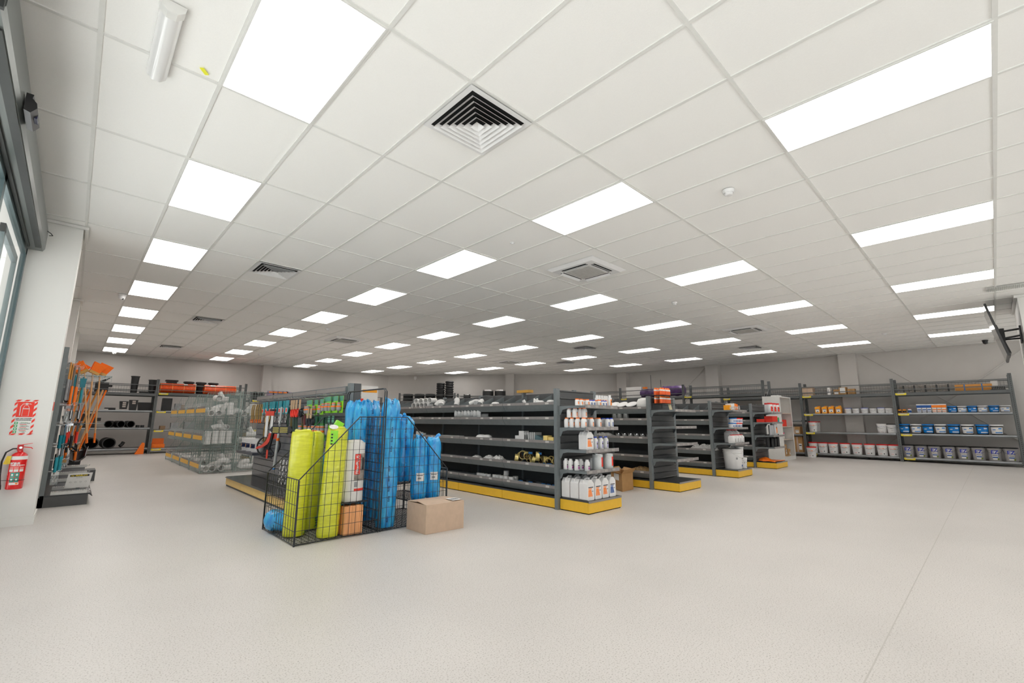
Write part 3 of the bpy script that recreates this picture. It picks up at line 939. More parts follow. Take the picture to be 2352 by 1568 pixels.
# ------------------------------------------------------------------ stock builders
def m_jerry(front):
    def f():
        t = thing('jerrycan', '', 'jerrycan')
        w, d, h = 0.135, 0.125, 0.26
        mb = MB()
        mb.prism([(-w/2+0.01, 0), (w/2-0.01, 0), (w/2, 0.012), (w/2, h*0.74), (w/2-0.045, h*0.93), (-w/2+0.03, h*0.93), (-w/2, h*0.74), (-w/2, 0.012)], 'y', -d/2, d/2)
        mb.build('body', M_white, t)
        mb = MB(); mb.tube([(0.028, 0, h*0.92), (0.03, 0, h*0.985), (-0.01, 0, h*0.995), (-0.055, 0, h*0.9), (-0.06, 0, h*0.72)], 0.011, 6); mb.build('handle', M_white, t)
        mb = MB(); mb.T = Matrix.Translation((0.035, 0, h*0.93)); mb.lathe([(0.018, 0), (0.018, 0.022)], n=12); mb.build('cap', M_white, t)
        y = -d/2-0.0008
        mb = MB()
        mb.box(-0.048, 0.048, y, y+0.0006, 0.148, 0.158, 0)
        mb.box(-0.048, 0.02, y, y+0.0006, 0.132, 0.142, 1)
        for k in range(4):
            a, b = -0.046+k*0.014, -0.050+k*0.022
            mb.prism([(b, 0.045), (b+0.017, 0.045), (a+0.012, 0.126), (a, 0.126)], 'y', y, y+0.0006, 1)
        mb.box(0.022, 0.05, y, y+0.0006, 0.10, 0.112, 2)
        mb.build('label', [M_text, front, M_grey], t)
        return t
    return f

def m_bottle(r, h, capm, labm, style='stripe', sq=0.0, capr=0.7, caph=0.09, body=None):
    def f():
        t = thing('bottle', '', 'bottle')
        mb = MB(); mb.lathe([(r*0.93, 0), (r, 0.006), (r, h*0.70), (r*0.94, h*0.78), (r*capr*0.92, h*(0.90 if caph < 0.2 else 1-caph)), (r*capr*0.9, h*0.93)], n=18, sq=sq)
        mb.build('body', body or M_white, t, 45)
        mb = MB(); mb.lathe([(r*capr, h*(1-caph)), (r*capr, h*0.995), (r*capr*0.93, h)], n=18); mb.build('cap', capm, t, 40)
        mb = MB()
        a0, a1 = -PI/2-0.55, -PI/2+0.75
        rr = r*1.012*(1+0.0*sq)
        if style == 'stripe':
            mb.arc(rr, h*0.54, h*0.58, a0, a1, 0)
            mb.arc(rr, h*0.42, h*0.52, a0, a1-0.3, 1)
            for k in range(3): mb.arc(rr, h*0.15, h*0.41, a0+0.08+k*0.36, a0+0.36+k*0.36, 1, 3)
        elif style == 'full':
            mb.arc(rr, h*0.12, h*0.62, a0-0.4, a1+0.4, 1, 10)
            mb.arc(rr*1.006, h*0.40, h*0.50, a0, a1, 0)
        elif style == 'purple':
            mb.arc(rr, h*0.40, h*0.47, a0, a1, 0)
            for k in range(3): mb.arc(rr, h*0.14, h*0.36, a0+0.1+k*0.36, a0+0.38+k*0.36, 1, 3)
        mb.build('label', [M_text, labm], t)
        return t
    return f

def m_bucket(r, h, lidm, bodym, kind='red', taper=0.86, bail=True):
    def f():
        t = thing('bucket', '', 'bucket')
        mb = MB(); mb.lathe([(r*taper, 0), (r*taper*1.01, 0.006), (r*0.97, h*0.80), (r*1.02, h*0.81), (r*1.02, h*0.86), (r*0.985, h*0.87), (r*0.99, h*0.93)], n=24); mb.build('tub', bodym, t, 40)
        mb = MB(); mb.lathe([(r*1.05, h*0.915), (r*1.05, h*0.985), (r*0.97, h), (r*0.90, h*0.985)], n=24); mb.build('lid', lidm, t, 40)
        if bail:
            mb = MB()
            pts = [(-r*1.03*math.cos(a), -r*1.03*math.sin(a)*0.98, h*0.84-0.32*h*math.sin(a)) for a in [PI*k/10 for k in range(11)]]
            mb.tube(pts, 0.0025, 5); mb.build('bail_handle', M_chrome if kind != 'blk' else M_black, t)
        mb = MB()
        def rz(z): return r*(taper+(0.97-taper)*z/(h*0.8))*1.006
        c0 = -PI/2
        def patch(a, b, z0, z1, m): mb.arc(rz(z0), h*z0, h*z1, c0+a, c0+b, m, 6, rz(z1))
        def patchz(a, b, z0, z1, m, k=1.0): mb.arc(r*(taper+(0.97-taper)*z0/0.8)*1.006*k, h*z0, h*z1, c0+a, c0+b, m, 6, r*(taper+(0.97-taper)*z1/0.8)*1.006*k)
        if kind == 'red':
            patchz(-0.55, -0.02, 0.60, 0.63, 1); patchz(0.05, 0.5, 0.60, 0.655, 2)
            for k in range(3): patchz(-0.5, 0.4-0.1*k, 0.45-0.07*k, 0.46-0.07*k, 3)
            patchz(-0.5, 0.0, 0.155, 0.175, 1); patchz(0.3, 0.5, 0.13, 0.22, 0)
            mm = [M_text, M_redl, M_org2, M_grey]
        elif kind == 'ez':
            patchz(-0.42, 0.42, 0.08, 0.76, 1); patchz(-0.40, 0.40, 0.22, 0.30, 2, 1.004); patchz(-0.38, 0.38, 0.38, 0.42, 0, 1.004)
            patchz(0.3, 0.6, 0.07, 0.2, 3, 1.003)
            mm = [M_text, M_paper, M_bluel, mat('olive_label', (0.22, 0.28, 0.05), 0.5)]
        elif kind == 'navy':
            patchz(-0.3, 0.7, 0.12, 0.22, 1); patchz(-0.25, -0.05, 0.50, 0.55, 0); patchz(-0.1, 0.1, 0.30, 0.33, 0); patchz(0.35, 0.5, 0.5, 0.72, 0)
            patchz(-1.1, -0.9, 0.48, 0.58, 3); mm = [M_text, M_bluel, M_bluel, M_grey]
        elif kind == 'blank':
            patchz(-0.3, 0.3, 0.52, 0.55, 0); patchz(-0.1, 0.35, 0.30, 0.33, 1); mm = [M_grey, M_grey, M_grey, M_grey]
        elif kind == 'purple':
            patchz(-1.3, 1.3, 0.03, 0.16, 0); patchz(-1.2, 1.2, 0.68, 0.72, 1); mm = [mat('plum', (0.18, 0.03, 0.08), 0.5), M_bluel, M_text, M_text]
        else:
            mm = [M_text]
        mb.build('label', mm, t)
        if kind == 'ez':
            mesh_text('EZ', 0.105*h/0.30, t, (0, -r*0.985, h*0.63), (PI/2+0.10, 0, 0), mat('logo_blue', (0.01, 0.03, 0.42), 0.4), 'logo_lettering', 0.002)
        return t
    return f

def m_tub(r, h, lidm, labm, white=False):
    def f():
        t = thing('tub', '', 'tub')
        mb = MB(); mb.lathe([(r*0.84, 0), (r*0.97, h*0.85)], n=22); mb.build('tub_body', M_black, t, 40)
        mb = MB(); mb.lathe([(r*1.05, h*0.86), (r*1.05, h*0.98), (r*0.98, h), (r*0.92, h*0.98)], n=22); mb.build('lid', lidm, t, 40)
        mb = MB()
        mb.arc(r*0.865, h*0.10, h*0.74, -PI/2-1.15, -PI/2+1.15, 0, 14, r*0.965)
        mb.arc(r*0.883, h*0.18, h*0.27, -PI/2-0.3, -PI/2+0.95, 1, 8, r*0.895)
        mb.arc(r*0.945, h*0.55, h*0.66, -PI/2+0.25, -PI/2+0.8, 1, 6, r*0.965)
        mb.arc(r*0.935, h*0.46, h*0.53, -PI/2-0.7, -PI/2-0.2, 1, 6, r*0.948)
        mb.build('label', [labm, M_cyan if white else M_paper], t)
        return t
    return f

def m_carton(w, d, h, m=None, open_=False, tape=True, label=True):
    def f():
        t = thing('carton', '', 'box')
        mm = m or M_card
        mb = MB()
        if open_:
            k = 0.004
            mb.box(-w/2, w/2, -d/2, -d/2+k, 0, h); mb.box(-w/2, w/2, d/2-k, d/2, 0, h); mb.box(-w/2, -w/2+k, -d/2, d/2, 0, h); mb.box(w/2-k, w/2, -d/2, d/2, 0, h); mb.box(-w/2, w/2, -d/2, d/2, 0, k)
        else:
            mb.box(-w/2, w/2, -d/2, d/2, 0, h)
        mb.build('box_body', mm, t)
        if tape and not open_:
            mb = MB(); mb.box(-0.024, 0.024, -d/2-0.0008, d/2+0.0008, 0.0-0.0, h+0.0008)
            mb.box(-w/2-0.0004, w/2+0.0004, -0.001, 0.001, h-0.02, h+0.0004)
            mb.build('tape', mat('packing_tape', (0.55, 0.42, 0.33), 0.25), t)
        if label:
            mb = MB(); mb.box(w*0.12, w*0.40, -d/2-0.0014, -d/2-0.0006, h*0.15, h*0.55, 0); mb.box(w*0.14, w*0.38, -d/2-0.0018, -d/2-0.0012, h*0.40, h*0.46, 1)
            mb.build('shipping_label', [M_paper, M_text], t)
        return t
    return f

def m_roundtub(r, h, lidm, band):
    def f():
        t = thing('tub', '', 'tub')
        mb = MB(); mb.lathe([(r*0.95, 0), (r*0.97, h*0.8)], n=20); mb.build('tub_body', M_white, t, 40)
        mb = MB(); mb.lathe([(r*1.03, h*0.78), (r*1.03, h)], n=20); mb.build('lid', lidm, t, 40)
        mb = MB()
        for k in range(5): mb.arc(r*0.975, h*0.22, h*0.48, -PI/2-1.0+k*0.42, -PI/2-0.75+k*0.42, 0, 3)
        mb.build('label', band, t)
        return t
    return f

def m_can(r, h, band):
    def f():
        t = thing('paint_can', '', 'can')
        mb = MB(); mb.lathe([(r*0.99, 0), (r, 0.004), (r, h-0.004), (r*0.97, h)], n=24); mb.build('can_body', mat('can_white', (0.72, 0.74, 0.74), 0.22, 0.1), t, 40)
        mb = MB(); mb.arc(r*1.004, h*0.18, h*0.82, -PI/2-0.15, -PI/2+0.62, 0, 8); mb.arc(r*1.004, h*0.10, h*0.13, -PI/2+0.1, -PI/2+0.45, 1, 4)
        mb.build('label', [band, M_text], t)
        mb = MB(); mb.lathe([(r*0.86, h), (r*0.86, h+0.004)], n=24); mb.build('lid', M_chrome, t, 40)
        return t
    return f

# ------------------------------------------------------------------ stock on the end of the nearest gondola
gx, gy = 4.735, 3.0
def ESH(px, py, y, r):
    """where on the end unit a thing of radius r stands: moved back along its left edge if it would overhang"""
    p = SY(px, py, y)
    while p.x-r < gx+0.026 and y < gy-r-0.02:
        y += 0.005; p = SY(px, py, y)
    return max(p.x, gx+0.026+r), y
# base: white jerrycans in three rows of four
names_r = ['front', 'middle', 'back']
for r in range(3):
    for c in range(4):
        orange = not (c == 3)
        x, y = gx+0.105+c*0.155+0.0*r, gy-0.36+r*0.14
        put('jerryO' if orange else 'jerryB', m_jerry(M_org2 if orange else M_bluel), (x, y, 0.1525), 0,
            'white jerrycan with %s label, gondola base, %s row, %s' % ('orange' if orange else 'blue', names_r[r], nth(c, 4)), 'white jerrycans on the yellow gondola base')
# third shelf up: small bottles with magenta labels and two white cans
M_mag = mat('label_magenta', (0.45, 0.03, 0.35), 0.5)
z = 0.496
for i, (px, row) in enumerate(((1300, 0), (1311, 1), (1325, 0), (1334, 1), (1348.5, 0), (1359, 1))):
    x, y = ESH(px, 1060, gy-0.37+row*0.12, 0.036)
    put('bmag', m_bottle(0.034, 0.135, M_white, M_mag, 'purple', capr=0.6, caph=0.14), (x, y, z), 0, 'small white bottle with magenta label beside the paint cans, %s of six' % nth(i, 6), 'small magenta label bottles')
for i, (px, yy) in enumerate(((1372.5, gy-0.33), (1396, gy-0.34))):
    p = SY(px, 1050, yy)
    put('pcan', m_can(0.068, 0.185, M_redl), (p.x, yy, z), 0, 'white paint can with red label, %s of the two on the gondola end shelf' % ('left', 'right')[i], 'white paint cans with red labels')
# second shelf up
z = 0.746
p = SY(1345, 1020, gy-0.33)
o = m_jerry(M_org2)(); o.location = (p.x, gy-0.34, z); o.scale = (1.05, 1, 0.93)
tag(o, 'large white jerrycan with orange label alone beside the blue capped bottles', 'jerrycan')
M_lav = mat('label_lavender', (0.28, 0.25, 0.55), 0.5)
for i, px in enumerate((1367, 1379.5, 1391)):
    yy = gy-0.35
    p = SY(px, 1020, yy)
    o = put('bDN', m_bottle(0.035, 0.16, M_blue, M_lav, 'full', sq=0.3, capr=0.62), (p.x, yy, z), 0, 'white bottle with blue cap and lavender label, %s of three' % nth(i, 3), 'blue capped lavender label bottles')
    if i == 0: pass
# third shelf: two storeys of orange capped bottles
z = 1.021
mo = m_bottle(0.034, 0.125, M_orange, M_org2, 'stripe', sq=0.25, capr=0.72, caph=0.10)
mbl = m_bottle(0.034, 0.125, M_blue, M_bluel, 'stripe', sq=0.25, capr=0.72, caph=0.10)
low = [(1302, 0), (1314, 0), (1327, 0), (1341, 0), (1350, 1), (1358, 0), (1368, 1), (1375, 0)]
for i, (px, row) in enumerate(low):
    yy = gy-0.37+0.085*row
    x, yy = ESH(px, 965, yy, 0.035)
    put('borg', mo, (x, yy, z), 0, 'orange capped white bottle on the second end shelf, %s of eight' % nth(i, 8), 'orange capped bottles on the gondola end')
for i, (px, row) in enumerate(((1384, 1), (1394, 0), (1403, 0))):
    yy = gy-0.37+0.085*row
    p = SY(px, 965, yy)
    put('bblu', mbl, (p.x, yy, z), 0, 'blue capped white bottle on the second end shelf, %s of three' % nth(i, 3), 'blue capped bottles on the gondola end')
for i, (px, row) in enumerate(((1308, 1), (1321, 0), (1333, 1), (1342, 0))):
    yy = gy-0.33+0.06*row
    x, yy = ESH(px, 945, yy, 0.035)
    put('borg', mo, (x, yy, z+0.1255), 0, 'orange capped white bottle stacked on top of others, %s of four' % nth(i, 4), 'orange capped bottles on the gondola end')
# top end shelf
z = 1.296
mo2 = m_bottle(0.027, 0.083, M_orange, M_org2, 'stripe', capr=0.86, caph=0.16)
mb2 = m_bottle(0.026, 0.075, M_blue, M_bluel, 'stripe', capr=0.86, caph=0.16)
for i, (px, row) in enumerate(((1325.5, 0), (1334.5, 0), (1341, 1), (1349, 0), (1357, 1), (1369, 1), (1376, 0))):
    yy = gy-0.36+0.07*row
    p = SY(px, 920, yy)
    put('bo2', mo2, (p.x, yy, z), 0, 'tiny orange capped jar on the top end shelf, %s of seven' % nth(i, 7), 'tiny capped jars on the top end shelf')
for i, (px, row) in enumerate(((1356, 0), (1362.5, 0), (1383, 0), (1389.5, 0))):
    yy = gy-0.37+0.07*row
    p = SY(px, 920, yy)
    put('bb2', mb2, (p.x, yy, z), 0, 'tiny blue capped jar on the top end shelf, %s of four' % nth(i, 4), 'tiny capped jars on the top end shelf')
mw = m_bottle(0.027, 0.155, M_white, M_org2, 'full', capr=0.62, caph=0.28)
for i, (px, row) in enumerate(((1370.5, 2), (1376, 2), (1382, 2), (1388, 2), (1393.3, 2), (1400, 0))):
    yy = gy-0.36+0.07*row
    p = SY(px, 905, yy)
    put('bwh', mw, (p.x, yy, z), 0.35, 'white capped dispenser bottle at the end of the top shelf, %s' % nth(i, 6) + ' of six', 'white dispenser bottles')

# ------------------------------------------------------------------ second gondola end: shrink packs, brochure
gx3, gy3 = 7.22, 3.09
def m_pack():
    t = thing('adhesive_pack', '', 'pack')
    for k in range(4):
        mb = MB(); mb.T = Matrix.Translation(((k-1.5)*0.042, 0, 0))
        mb.lathe([(0.019, 0), (0.019, 0.07)], n=10, m=0); mb.lathe([(0.0195, 0.07), (0.0195, 0.095)], n=10, m=1); mb.lathe([(0.019, 0.095), (0.010, 0.105), (0.009, 0.125)], n=10, m=0 if k % 2 else 2)
        mb.build('tube', [mat('red_orange_tube', (0.85, 0.13, 0.02), 0.3), M_paper, M_org2], t, 40)
    return t
t = thing('display_rack', 'dark wire display rack carrying orange tubes on top of the second gondola', 'display rack', (gx3+0.05, gy3-0.02, 1.53))
mb = MB()
mb.box(0, 0.006, 0, 0.006, -0.2, 0.36); mb.box(0.34, 0.346, 0, 0.006, -0.2, 0.30)
mb.box(0, 0.36, -0.22, 0.0, -0.128, -0.124); mb.box(0, 0.36, -0.22, 0.0, 0.012, 0.016)
mb.build('rack_frame', M_wire, t)
for lv in range(2):
    for c in range(2):
        for d in range(2):
            put('apack', m_pack, (gx3+0.14+c*0.18, gy3-0.07-d*0.10, 1.53-0.124+lv*0.14), 0,
                'pack of orange and white adhesive tubes, %s tier, %s, %s' % (('lower', 'upper')[lv], ('left', 'right')[c], ('rear', 'front')[d]), 'orange adhesive tube packs')
o = MB().box(-0.05, 0.05, -0.002, 0.002, 0, 0.17).build('brochure', [mat('cream_brochure', (0.75, 0.66, 0.42), 0.5)], None, loc=(gx3+0.36, gy3-0.20, 1.2955), rot=(-0.25, 0, 0))
tag(o, 'cream and yellow brochure leaning on the top end shelf of the second gondola', 'brochure')

# ------------------------------------------------------------------ third gondola end
gx4, gy4 = 9.88, 3.18
for i, (c, m_, h) in enumerate(((0.10, M_yjerry, 0.10), (0.20, M_paper, 0.13), (0.29, M_paper, 0.14), (0.38, M_org2, 0.14), (0.47, M_orange, 0.13), (0.58, M_grey, 0.10))):
    mb = MB(); mb.box(-0.04, 0.04, -0.06, 0.06, 0, h, 0); mb.box(-0.03, 0.03, -0.062, -0.06, h*0.25, h*0.6, 1)
    o = mb.build('small_box', [m_, M_tick], None, loc=(gx4+c, gy4-0.30, 1.3455))
    tag(o, 'small %s product box on the third gondola top end shelf, %s of six' % (('amber', 'white', 'white', 'orange', 'orange', 'grey')[i], nth(i, 6)), 'box', 'small product boxes')
k = 0
for lv in range(2):
    for c in range(3):
        blue = c == 0
        put('rtB' if blue else 'rtR', m_roundtub(0.075, 0.10, mat('lid_blue', (0.02, 0.16, 0.5), 0.4) if blue else M_red, M_bluel), (gx4+0.22+c*0.165+0.04*lv, gy4-0.33, 0.986+lv*0.1005), 0,
            'round white tub with %s lid, %s layer, %s of three' % ('blue' if blue else 'red', ('lower', 'upper')[lv], nth(c, 3)), 'round white tubs with coloured lids')
mjr = m_bottle(0.062, 0.17, M_red, M_text, 'stripe', sq=0.9, capr=0.72, caph=0.08)
mjl = m_bottle(0.075, 0.27, M_red, M_text, 'stripe', sq=0.8, capr=0.55, caph=0.08)
for c in range(4):
    put('sqj', mjr, (gx4+0.09+c*0.145, gy4-0.355, 0.676), 0, 'square white container with red cap in the front row, %s of four' % nth(c, 4), 'square white containers')
for c in range(3):
    put('sqt', mjl, (gx4+0.35+c*0.17-0.0*c, gy4-0.19, 0.676), 0, 'tall white container with red cap in the rear row, %s of three' % nth(c, 3), 'tall white containers')
o = m_bucket(0.19, 0.40, M_white, M_white, 'navy')(); o.location = (gx4+0.36, gy4-0.24, 0.1525); o.rotation_euler = (0, 0, 0.2)
tag(o, 'big white bucket on the yellow base of the third gondola', 'bucket')
for i, (x, y, zz) in enumerate(((0.60, -0.34, 0.1525), (0.685, -0.20, 0.1525), (0.64, -0.27, 0.371))):
    put('nb2', m_bucket(0.082, 0.215, M_white, M_white, 'navy'), (gx4+x, gy4+y, zz), 0.2, 'small white bucket beside the big one, %s' % ('front left', 'rear right', 'stacked on top')[i], 'small white buckets on the third gondola')

# ------------------------------------------------------------------ fourth gondola end
gx5, gy5 = 12.45, 3.25
mrc = m_bottle(0.062, 0.24, M_red, M_redl, 'full', capr=0.98, caph=0.16)
for i in range(5):
    put('rcap', mrc, (gx5+0.30+i*0.13, gy5-0.33+0.10*(i % 2), 1.341), 0, 'red capped bottle on the farthest gondola top end shelf, %s of five' % nth(i, 5), 'red capped bottles')
for i in range(3):
    o = MB().box(-0.20, 0.20, -0.09, 0.09, 0, 0.075).build('glue_box', M_redl, None, loc=(gx5+(0.30, 0.40, 0.40)[i], gy5-(0.15, 0.30, 0.30)[i], (1.101, 1.101, 1.177)[i]))
    tag(o, 'flat red product box on the farthest gondola, %s' % ('rear left', 'front lower', 'front upper')[i], 'box', 'flat red boxes')
for i in range(2):
    o = MB().box(-0.07, 0.07, -0.08, 0.08, 0, 0.06).build('flat_packet', (M_tealc, M_green)[i], None, loc=(gx5+0.69+0.0*i, gy5-0.30, 1.101+i*0.0605))
    tag(o, 'small %s packet right of the flat red boxes' % ('teal', 'green')[i], 'packet')
for i in range(3):
    o = MB().lathe([(0.035, 0), (0.035, 0.25)], n=14).build('cartridge', mat('silver_tube', (0.45, 0.45, 0.46), 0.3, 0.6), None, 40, loc=(gx5+0.26+i*0.09, gy5-0.30, 0.781))
    tag(o, 'silver cartridge on the farthest gondola end shelf, %s of three' % nth(i, 3), 'cartridge', 'silver cartridges')
o = m_bottle(0.075, 0.36, M_orange, M_org2, 'stripe', capr=0.5, caph=0.1)(); o.location = (gx5+0.55, gy5-0.30, 0.781); tag(o, 'tall white bottle with orange cap right of the silver cartridges', 'bottle')
for i in range(7):
    hh = 0.30 if i not in (1, 3) else 0.2
    o = MB().lathe([(0.042, 0), (0.042, hh), (0.036, hh+0.01)], n=14).build('black_canister', M_black, None, 40, loc=(gx5+0.12+i*0.108, gy5-0.27-0.06*(i % 2), 0.501))
    tag(o, 'black canister on the lowest end shelf of the farthest gondola, %s of seven' % nth(i, 7), 'canister', 'black canisters')
mb = MB()
ns = 14
for i in range(ns+1):
    for j in range(7):
        x, y = i/ns*0.78, -0.42+j/6*0.38
        zz = 0.153+0.016*abs(math.sin(i*1.7+j*2.3))+0.10*math.exp(-((i-2.5)**2)/2.2-((j-4)**2)/6)
        mb.v.append(Vector((x, y, zz))); 
for i in range(ns):
    for j in range(6):
        a = i*7+j; mb.f.append((a, a+7, a+8, a+1)); mb.m.append(0)
o = mb.build('orange_sheet', M_orange, None, 60, loc=(gx5+0.02, gy5, 0)); sm_ = o.modifiers.new('thickness', 'SOLIDIFY'); sm_.thickness = 0.003; sm_.offset = 1
tag(o, 'crumpled orange plastic sheet lying on the farthest gondola base', 'sheet')

# ------------------------------------------------------------------ white cabinet
t = thing('display_cabinet', 'tall open white metal cabinet beyond the last gondola', 'cabinet', (15.3, 3.42, 0))
cw, cdp, ch = 1.08, 0.475, 1.87
MB().box(0, 0.02, 0, cdp, 0, ch).build('side_panel', M_whitem, t)
MB().box(cw-0.02, cw, 0, cdp, 0, ch).build('side_panel', M_whitem, t)
MB().box(0.02, cw-0.02, cdp-0.02, cdp, 0.08, ch-0.03).build('back_panel', mat('cabinet_back', (0.55, 0.54, 0.52), 0.5), t)
MB().box(0.02, cw-0.02, 0, cdp, ch-0.03, ch).build('top_panel', M_whitem, t)
MB().box(0.02, cw-0.02, 0, cdp, 0, 0.10).build('base_panel', M_whitem, t)
MB().box(0.02, 0.05, 0, 0.02, 0.1, ch-0.03).build('front_rail', M_whitem, t)
MB().box(cw-0.05, cw-0.02, 0, 0.02, 0.1, ch-0.03).build('front_rail', M_whitem, t)
CZ = (0.60, 0.98, 1.38)
for zz in CZ: MB().box(0.02, cw-0.02, 0.03, cdp-0.02, zz-0.02, zz).build('shelf', mat('cabinet_shelf', (0.60, 0.52, 0.45), 0.5), t)
o = MB().box(-0.16, 0.16, -0.1, 0.1, 0, 0.05).build('power_unit', M_whitem, None, loc=(15.3+0.55, 3.66, ch)); tag(o, 'small white switch box lying on top of the open cabinet', 'switch box')
for i in range(3):
    o = MB().box(-0.14, 0.14, -0.10, 0.10, 0, 0.20).build('red_box', M_redl, None, loc=(15.3+0.22+i*0.30, 3.66, CZ[1]+0.0)); tag(o, 'red packet in the white cabinet, %s of three' % nth(i, 3), 'packet', 'red packets in the cabinet')
for i in range(5):
    t = thing('spray_marker', 'spray marker with %s top in the white cabinet' % ('green', 'light green', 'orange', 'red', 'pink')[i], 'spray can', (15.3+0.15+i*0.16, 3.64, CZ[0]), 0, 'spray markers in the cabinet')
    MB().lathe([(0.04, 0), (0.04, 0.15)], n=14).build('can', M_whitem, t, 40)
    MB().lathe([(0.038, 0.15), (0.038, 0.19)], n=14).build('cap', (M_green, M_lgreen, M_orange, M_redl, mat('pink_cap', (0.9, 0.1, 0.25), 0.4))[i], t, 40)
for i in range(3):
    t = m_carton(0.26, 0.22, (0.26, 0.34, 0.2)[i], M_cardd, tape=False)(); t.location = (15.3+0.2+i*0.32, 3.64, 0.101); tag(t, 'brown carton at the bottom of the white cabinet, %s of three' % nth(i, 3), 'box', 'cartons in the cabinet')
for i in range(2):
    o = MB().box(-0.06, 0.06, -0.08, 0.08, 0, 0.22).build('dark_packet', (M_black, M_redl)[i], None, loc=(15.3+0.15+i*0.2, 3.66, CZ[2])); tag(o, '%s packet on the top shelf inside the white cabinet' % ('black', 'red')[i], 'packet')

# ------------------------------------------------------------------ stock on the racks of the right wall
def RX(px, py, z, dx=0.22): 
    p = SX(px, py, XR+dx); return (XR+dx, p.y, z+0.001)
FZ = -PI/2       # stock faces -x, towards the viewer
mez = m_bucket(0.143, 0.35, M_black, mat('ez_grey', (0.36, 0.35, 0.35), 0.35), 'ez', taper=0.82)
for i, px in enumerate((2086.7, 2116.8, 2147, 2180, 2213, 2247.3, 2283.8, 2321)):
    put('ez', mez, RX(px, 1035, 0.13), FZ, 'grey bucket with black lid and blue letters, bottom shelf, %s of eight' % nth(i, 8), 'grey buckets with black lids')
for i, px in enumerate((2078.2, 2104.9, 2132.3, 2161, 2191.2, 2222.8, 2256.4, 2289.4)):
    b = i % 2 == 0
    put('tubB' if b else 'tubW', m_tub(0.128, 0.27, M_cyan if b else M_white, M_cyan if b else M_paper, not b), RX(px, 985, 0.80), FZ,
        '%s tub, far right rack middle shelf, %s of eight' % ('bright blue' if b else 'white lidded', nth(i, 8)), 'blue and white tubs on the middle shelf')
for i, px in enumerate((2187, 2209.4, 2232.6, 2256.4, 2282.4, 2307.7)):
    b = i % 2 == 0
    put('tubB2' if b else 'tubW2', m_tub(0.105, 0.18, M_cyan if b else M_white, M_cyan if b else M_paper, not b), RX(px, 935, 1.39), FZ,
        'small %s tub, far right rack upper shelf, %s of six' % ('bright blue' if b else 'white lidded', nth(i, 6)), 'small blue and white tubs on the upper shelf')
def m_sqjar(m_):
    def f():
        t = thing('square_jar', '', 'jar')
        MB().hexa((-0.042, 0.042, -0.042, 0.042), (-0.052, 0.052, -0.052, 0.052), 0, 0.235).build('jar_body', M_white, t)
        mb = MB(); mb.box(-0.054, 0.054, -0.0555, -0.0525, 0.145, 0.215, 0); mb.box(-0.04, 0.04, -0.053, -0.048, 0.075, 0.10, 0); mb.box(-0.04, 0.04, -0.0535, -0.046, 0.03, 0.04, 0); mb.build('label', m_, t)
        MB().box(-0.056, 0.056, -0.056, 0.056, 0.225, 0.245).build('lid', M_white, t)
        return t
    return f
for i, px in enumerate((2111, 2122.4, 2133.7, 2145.6, 2156.8, 2168)):
    b = i < 3
    put('sjB' if b else 'sjO', m_sqjar(M_bluel if b else M_org2), RX(px, 935, 1.39), FZ, 'tall square white jar with %s band, %s of six' % ('blue' if b else 'orange', nth(i, 6)), 'tall square jars')
for i, px in enumerate((2066.3, 2076.8)):
    o = m_bottle(0.045, 0.11, M_orange, M_text, 'full', body=M_yjerry, capr=0.9)(); o.location = RX(px, 940, 1.39); o.rotation_euler = (0, 0, FZ); tag(o, 'little amber tin beside the rack post on the upper shelf, %s of two' % ('left', 'right')[i], 'tin', 'little amber tins')
o = m_bottle(0.045, 0.125, M_red, M_bluel, 'full', capr=0.85)(); o.location = RX(2089, 940, 1.39); o.rotation_euler = (0, 0, FZ); tag(o, 'little white jar with blue label right of the amber tins', 'jar')

mred = m_bucket(0.135, 0.335, M_red, M_white, 'red', taper=0.84)
for i, px in enumerate((1868.5, 1890.5, 1914.4, 1941.2, 1968.6, 1997.3, 2026, 2052.2)):
    put('redb', mred, RX(px, 1025, 0.13, 0.20), FZ, 'white bucket with red lid on the bottom shelf, %s of eight' % nth(i, 8), 'white buckets with red lids')
p = SZ(1865.3, 1049, 0)
put('redb', mred, (XR-0.28, SX(1865.3, 1045, XR-0.28).y, 0.001), FZ, 'white bucket with red lid standing on the floor in front of the rack', 'white buckets with red lids')
put('redb', mred, RX(1868, 980, 0.80), FZ, 'white bucket with red lid on the middle shelf, front one', 'white buckets with red lids')
a = RX(1874, 980, 0.80, 0.51); put('redb', mred, a, FZ, 'white bucket with red lid on the middle shelf, rear one', 'white buckets with red lids')
o = m_bucket(0.125, 0.27, M_white, M_white, 'purple', taper=0.82)(); o.location = RX(2026, 985, 0.80); o.rotation_euler = (0, 0, FZ); tag(o, 'white bucket with plum coloured base band on the middle shelf', 'bucket')
o = m_bucket(0.125, 0.27, M_black, M_white, 'blank', taper=0.82)(); o.location = RX(2049, 985, 0.80); o.rotation_euler = (0, 0, FZ); tag(o, 'white bucket with black lid next to the rack post on the middle shelf', 'bucket')
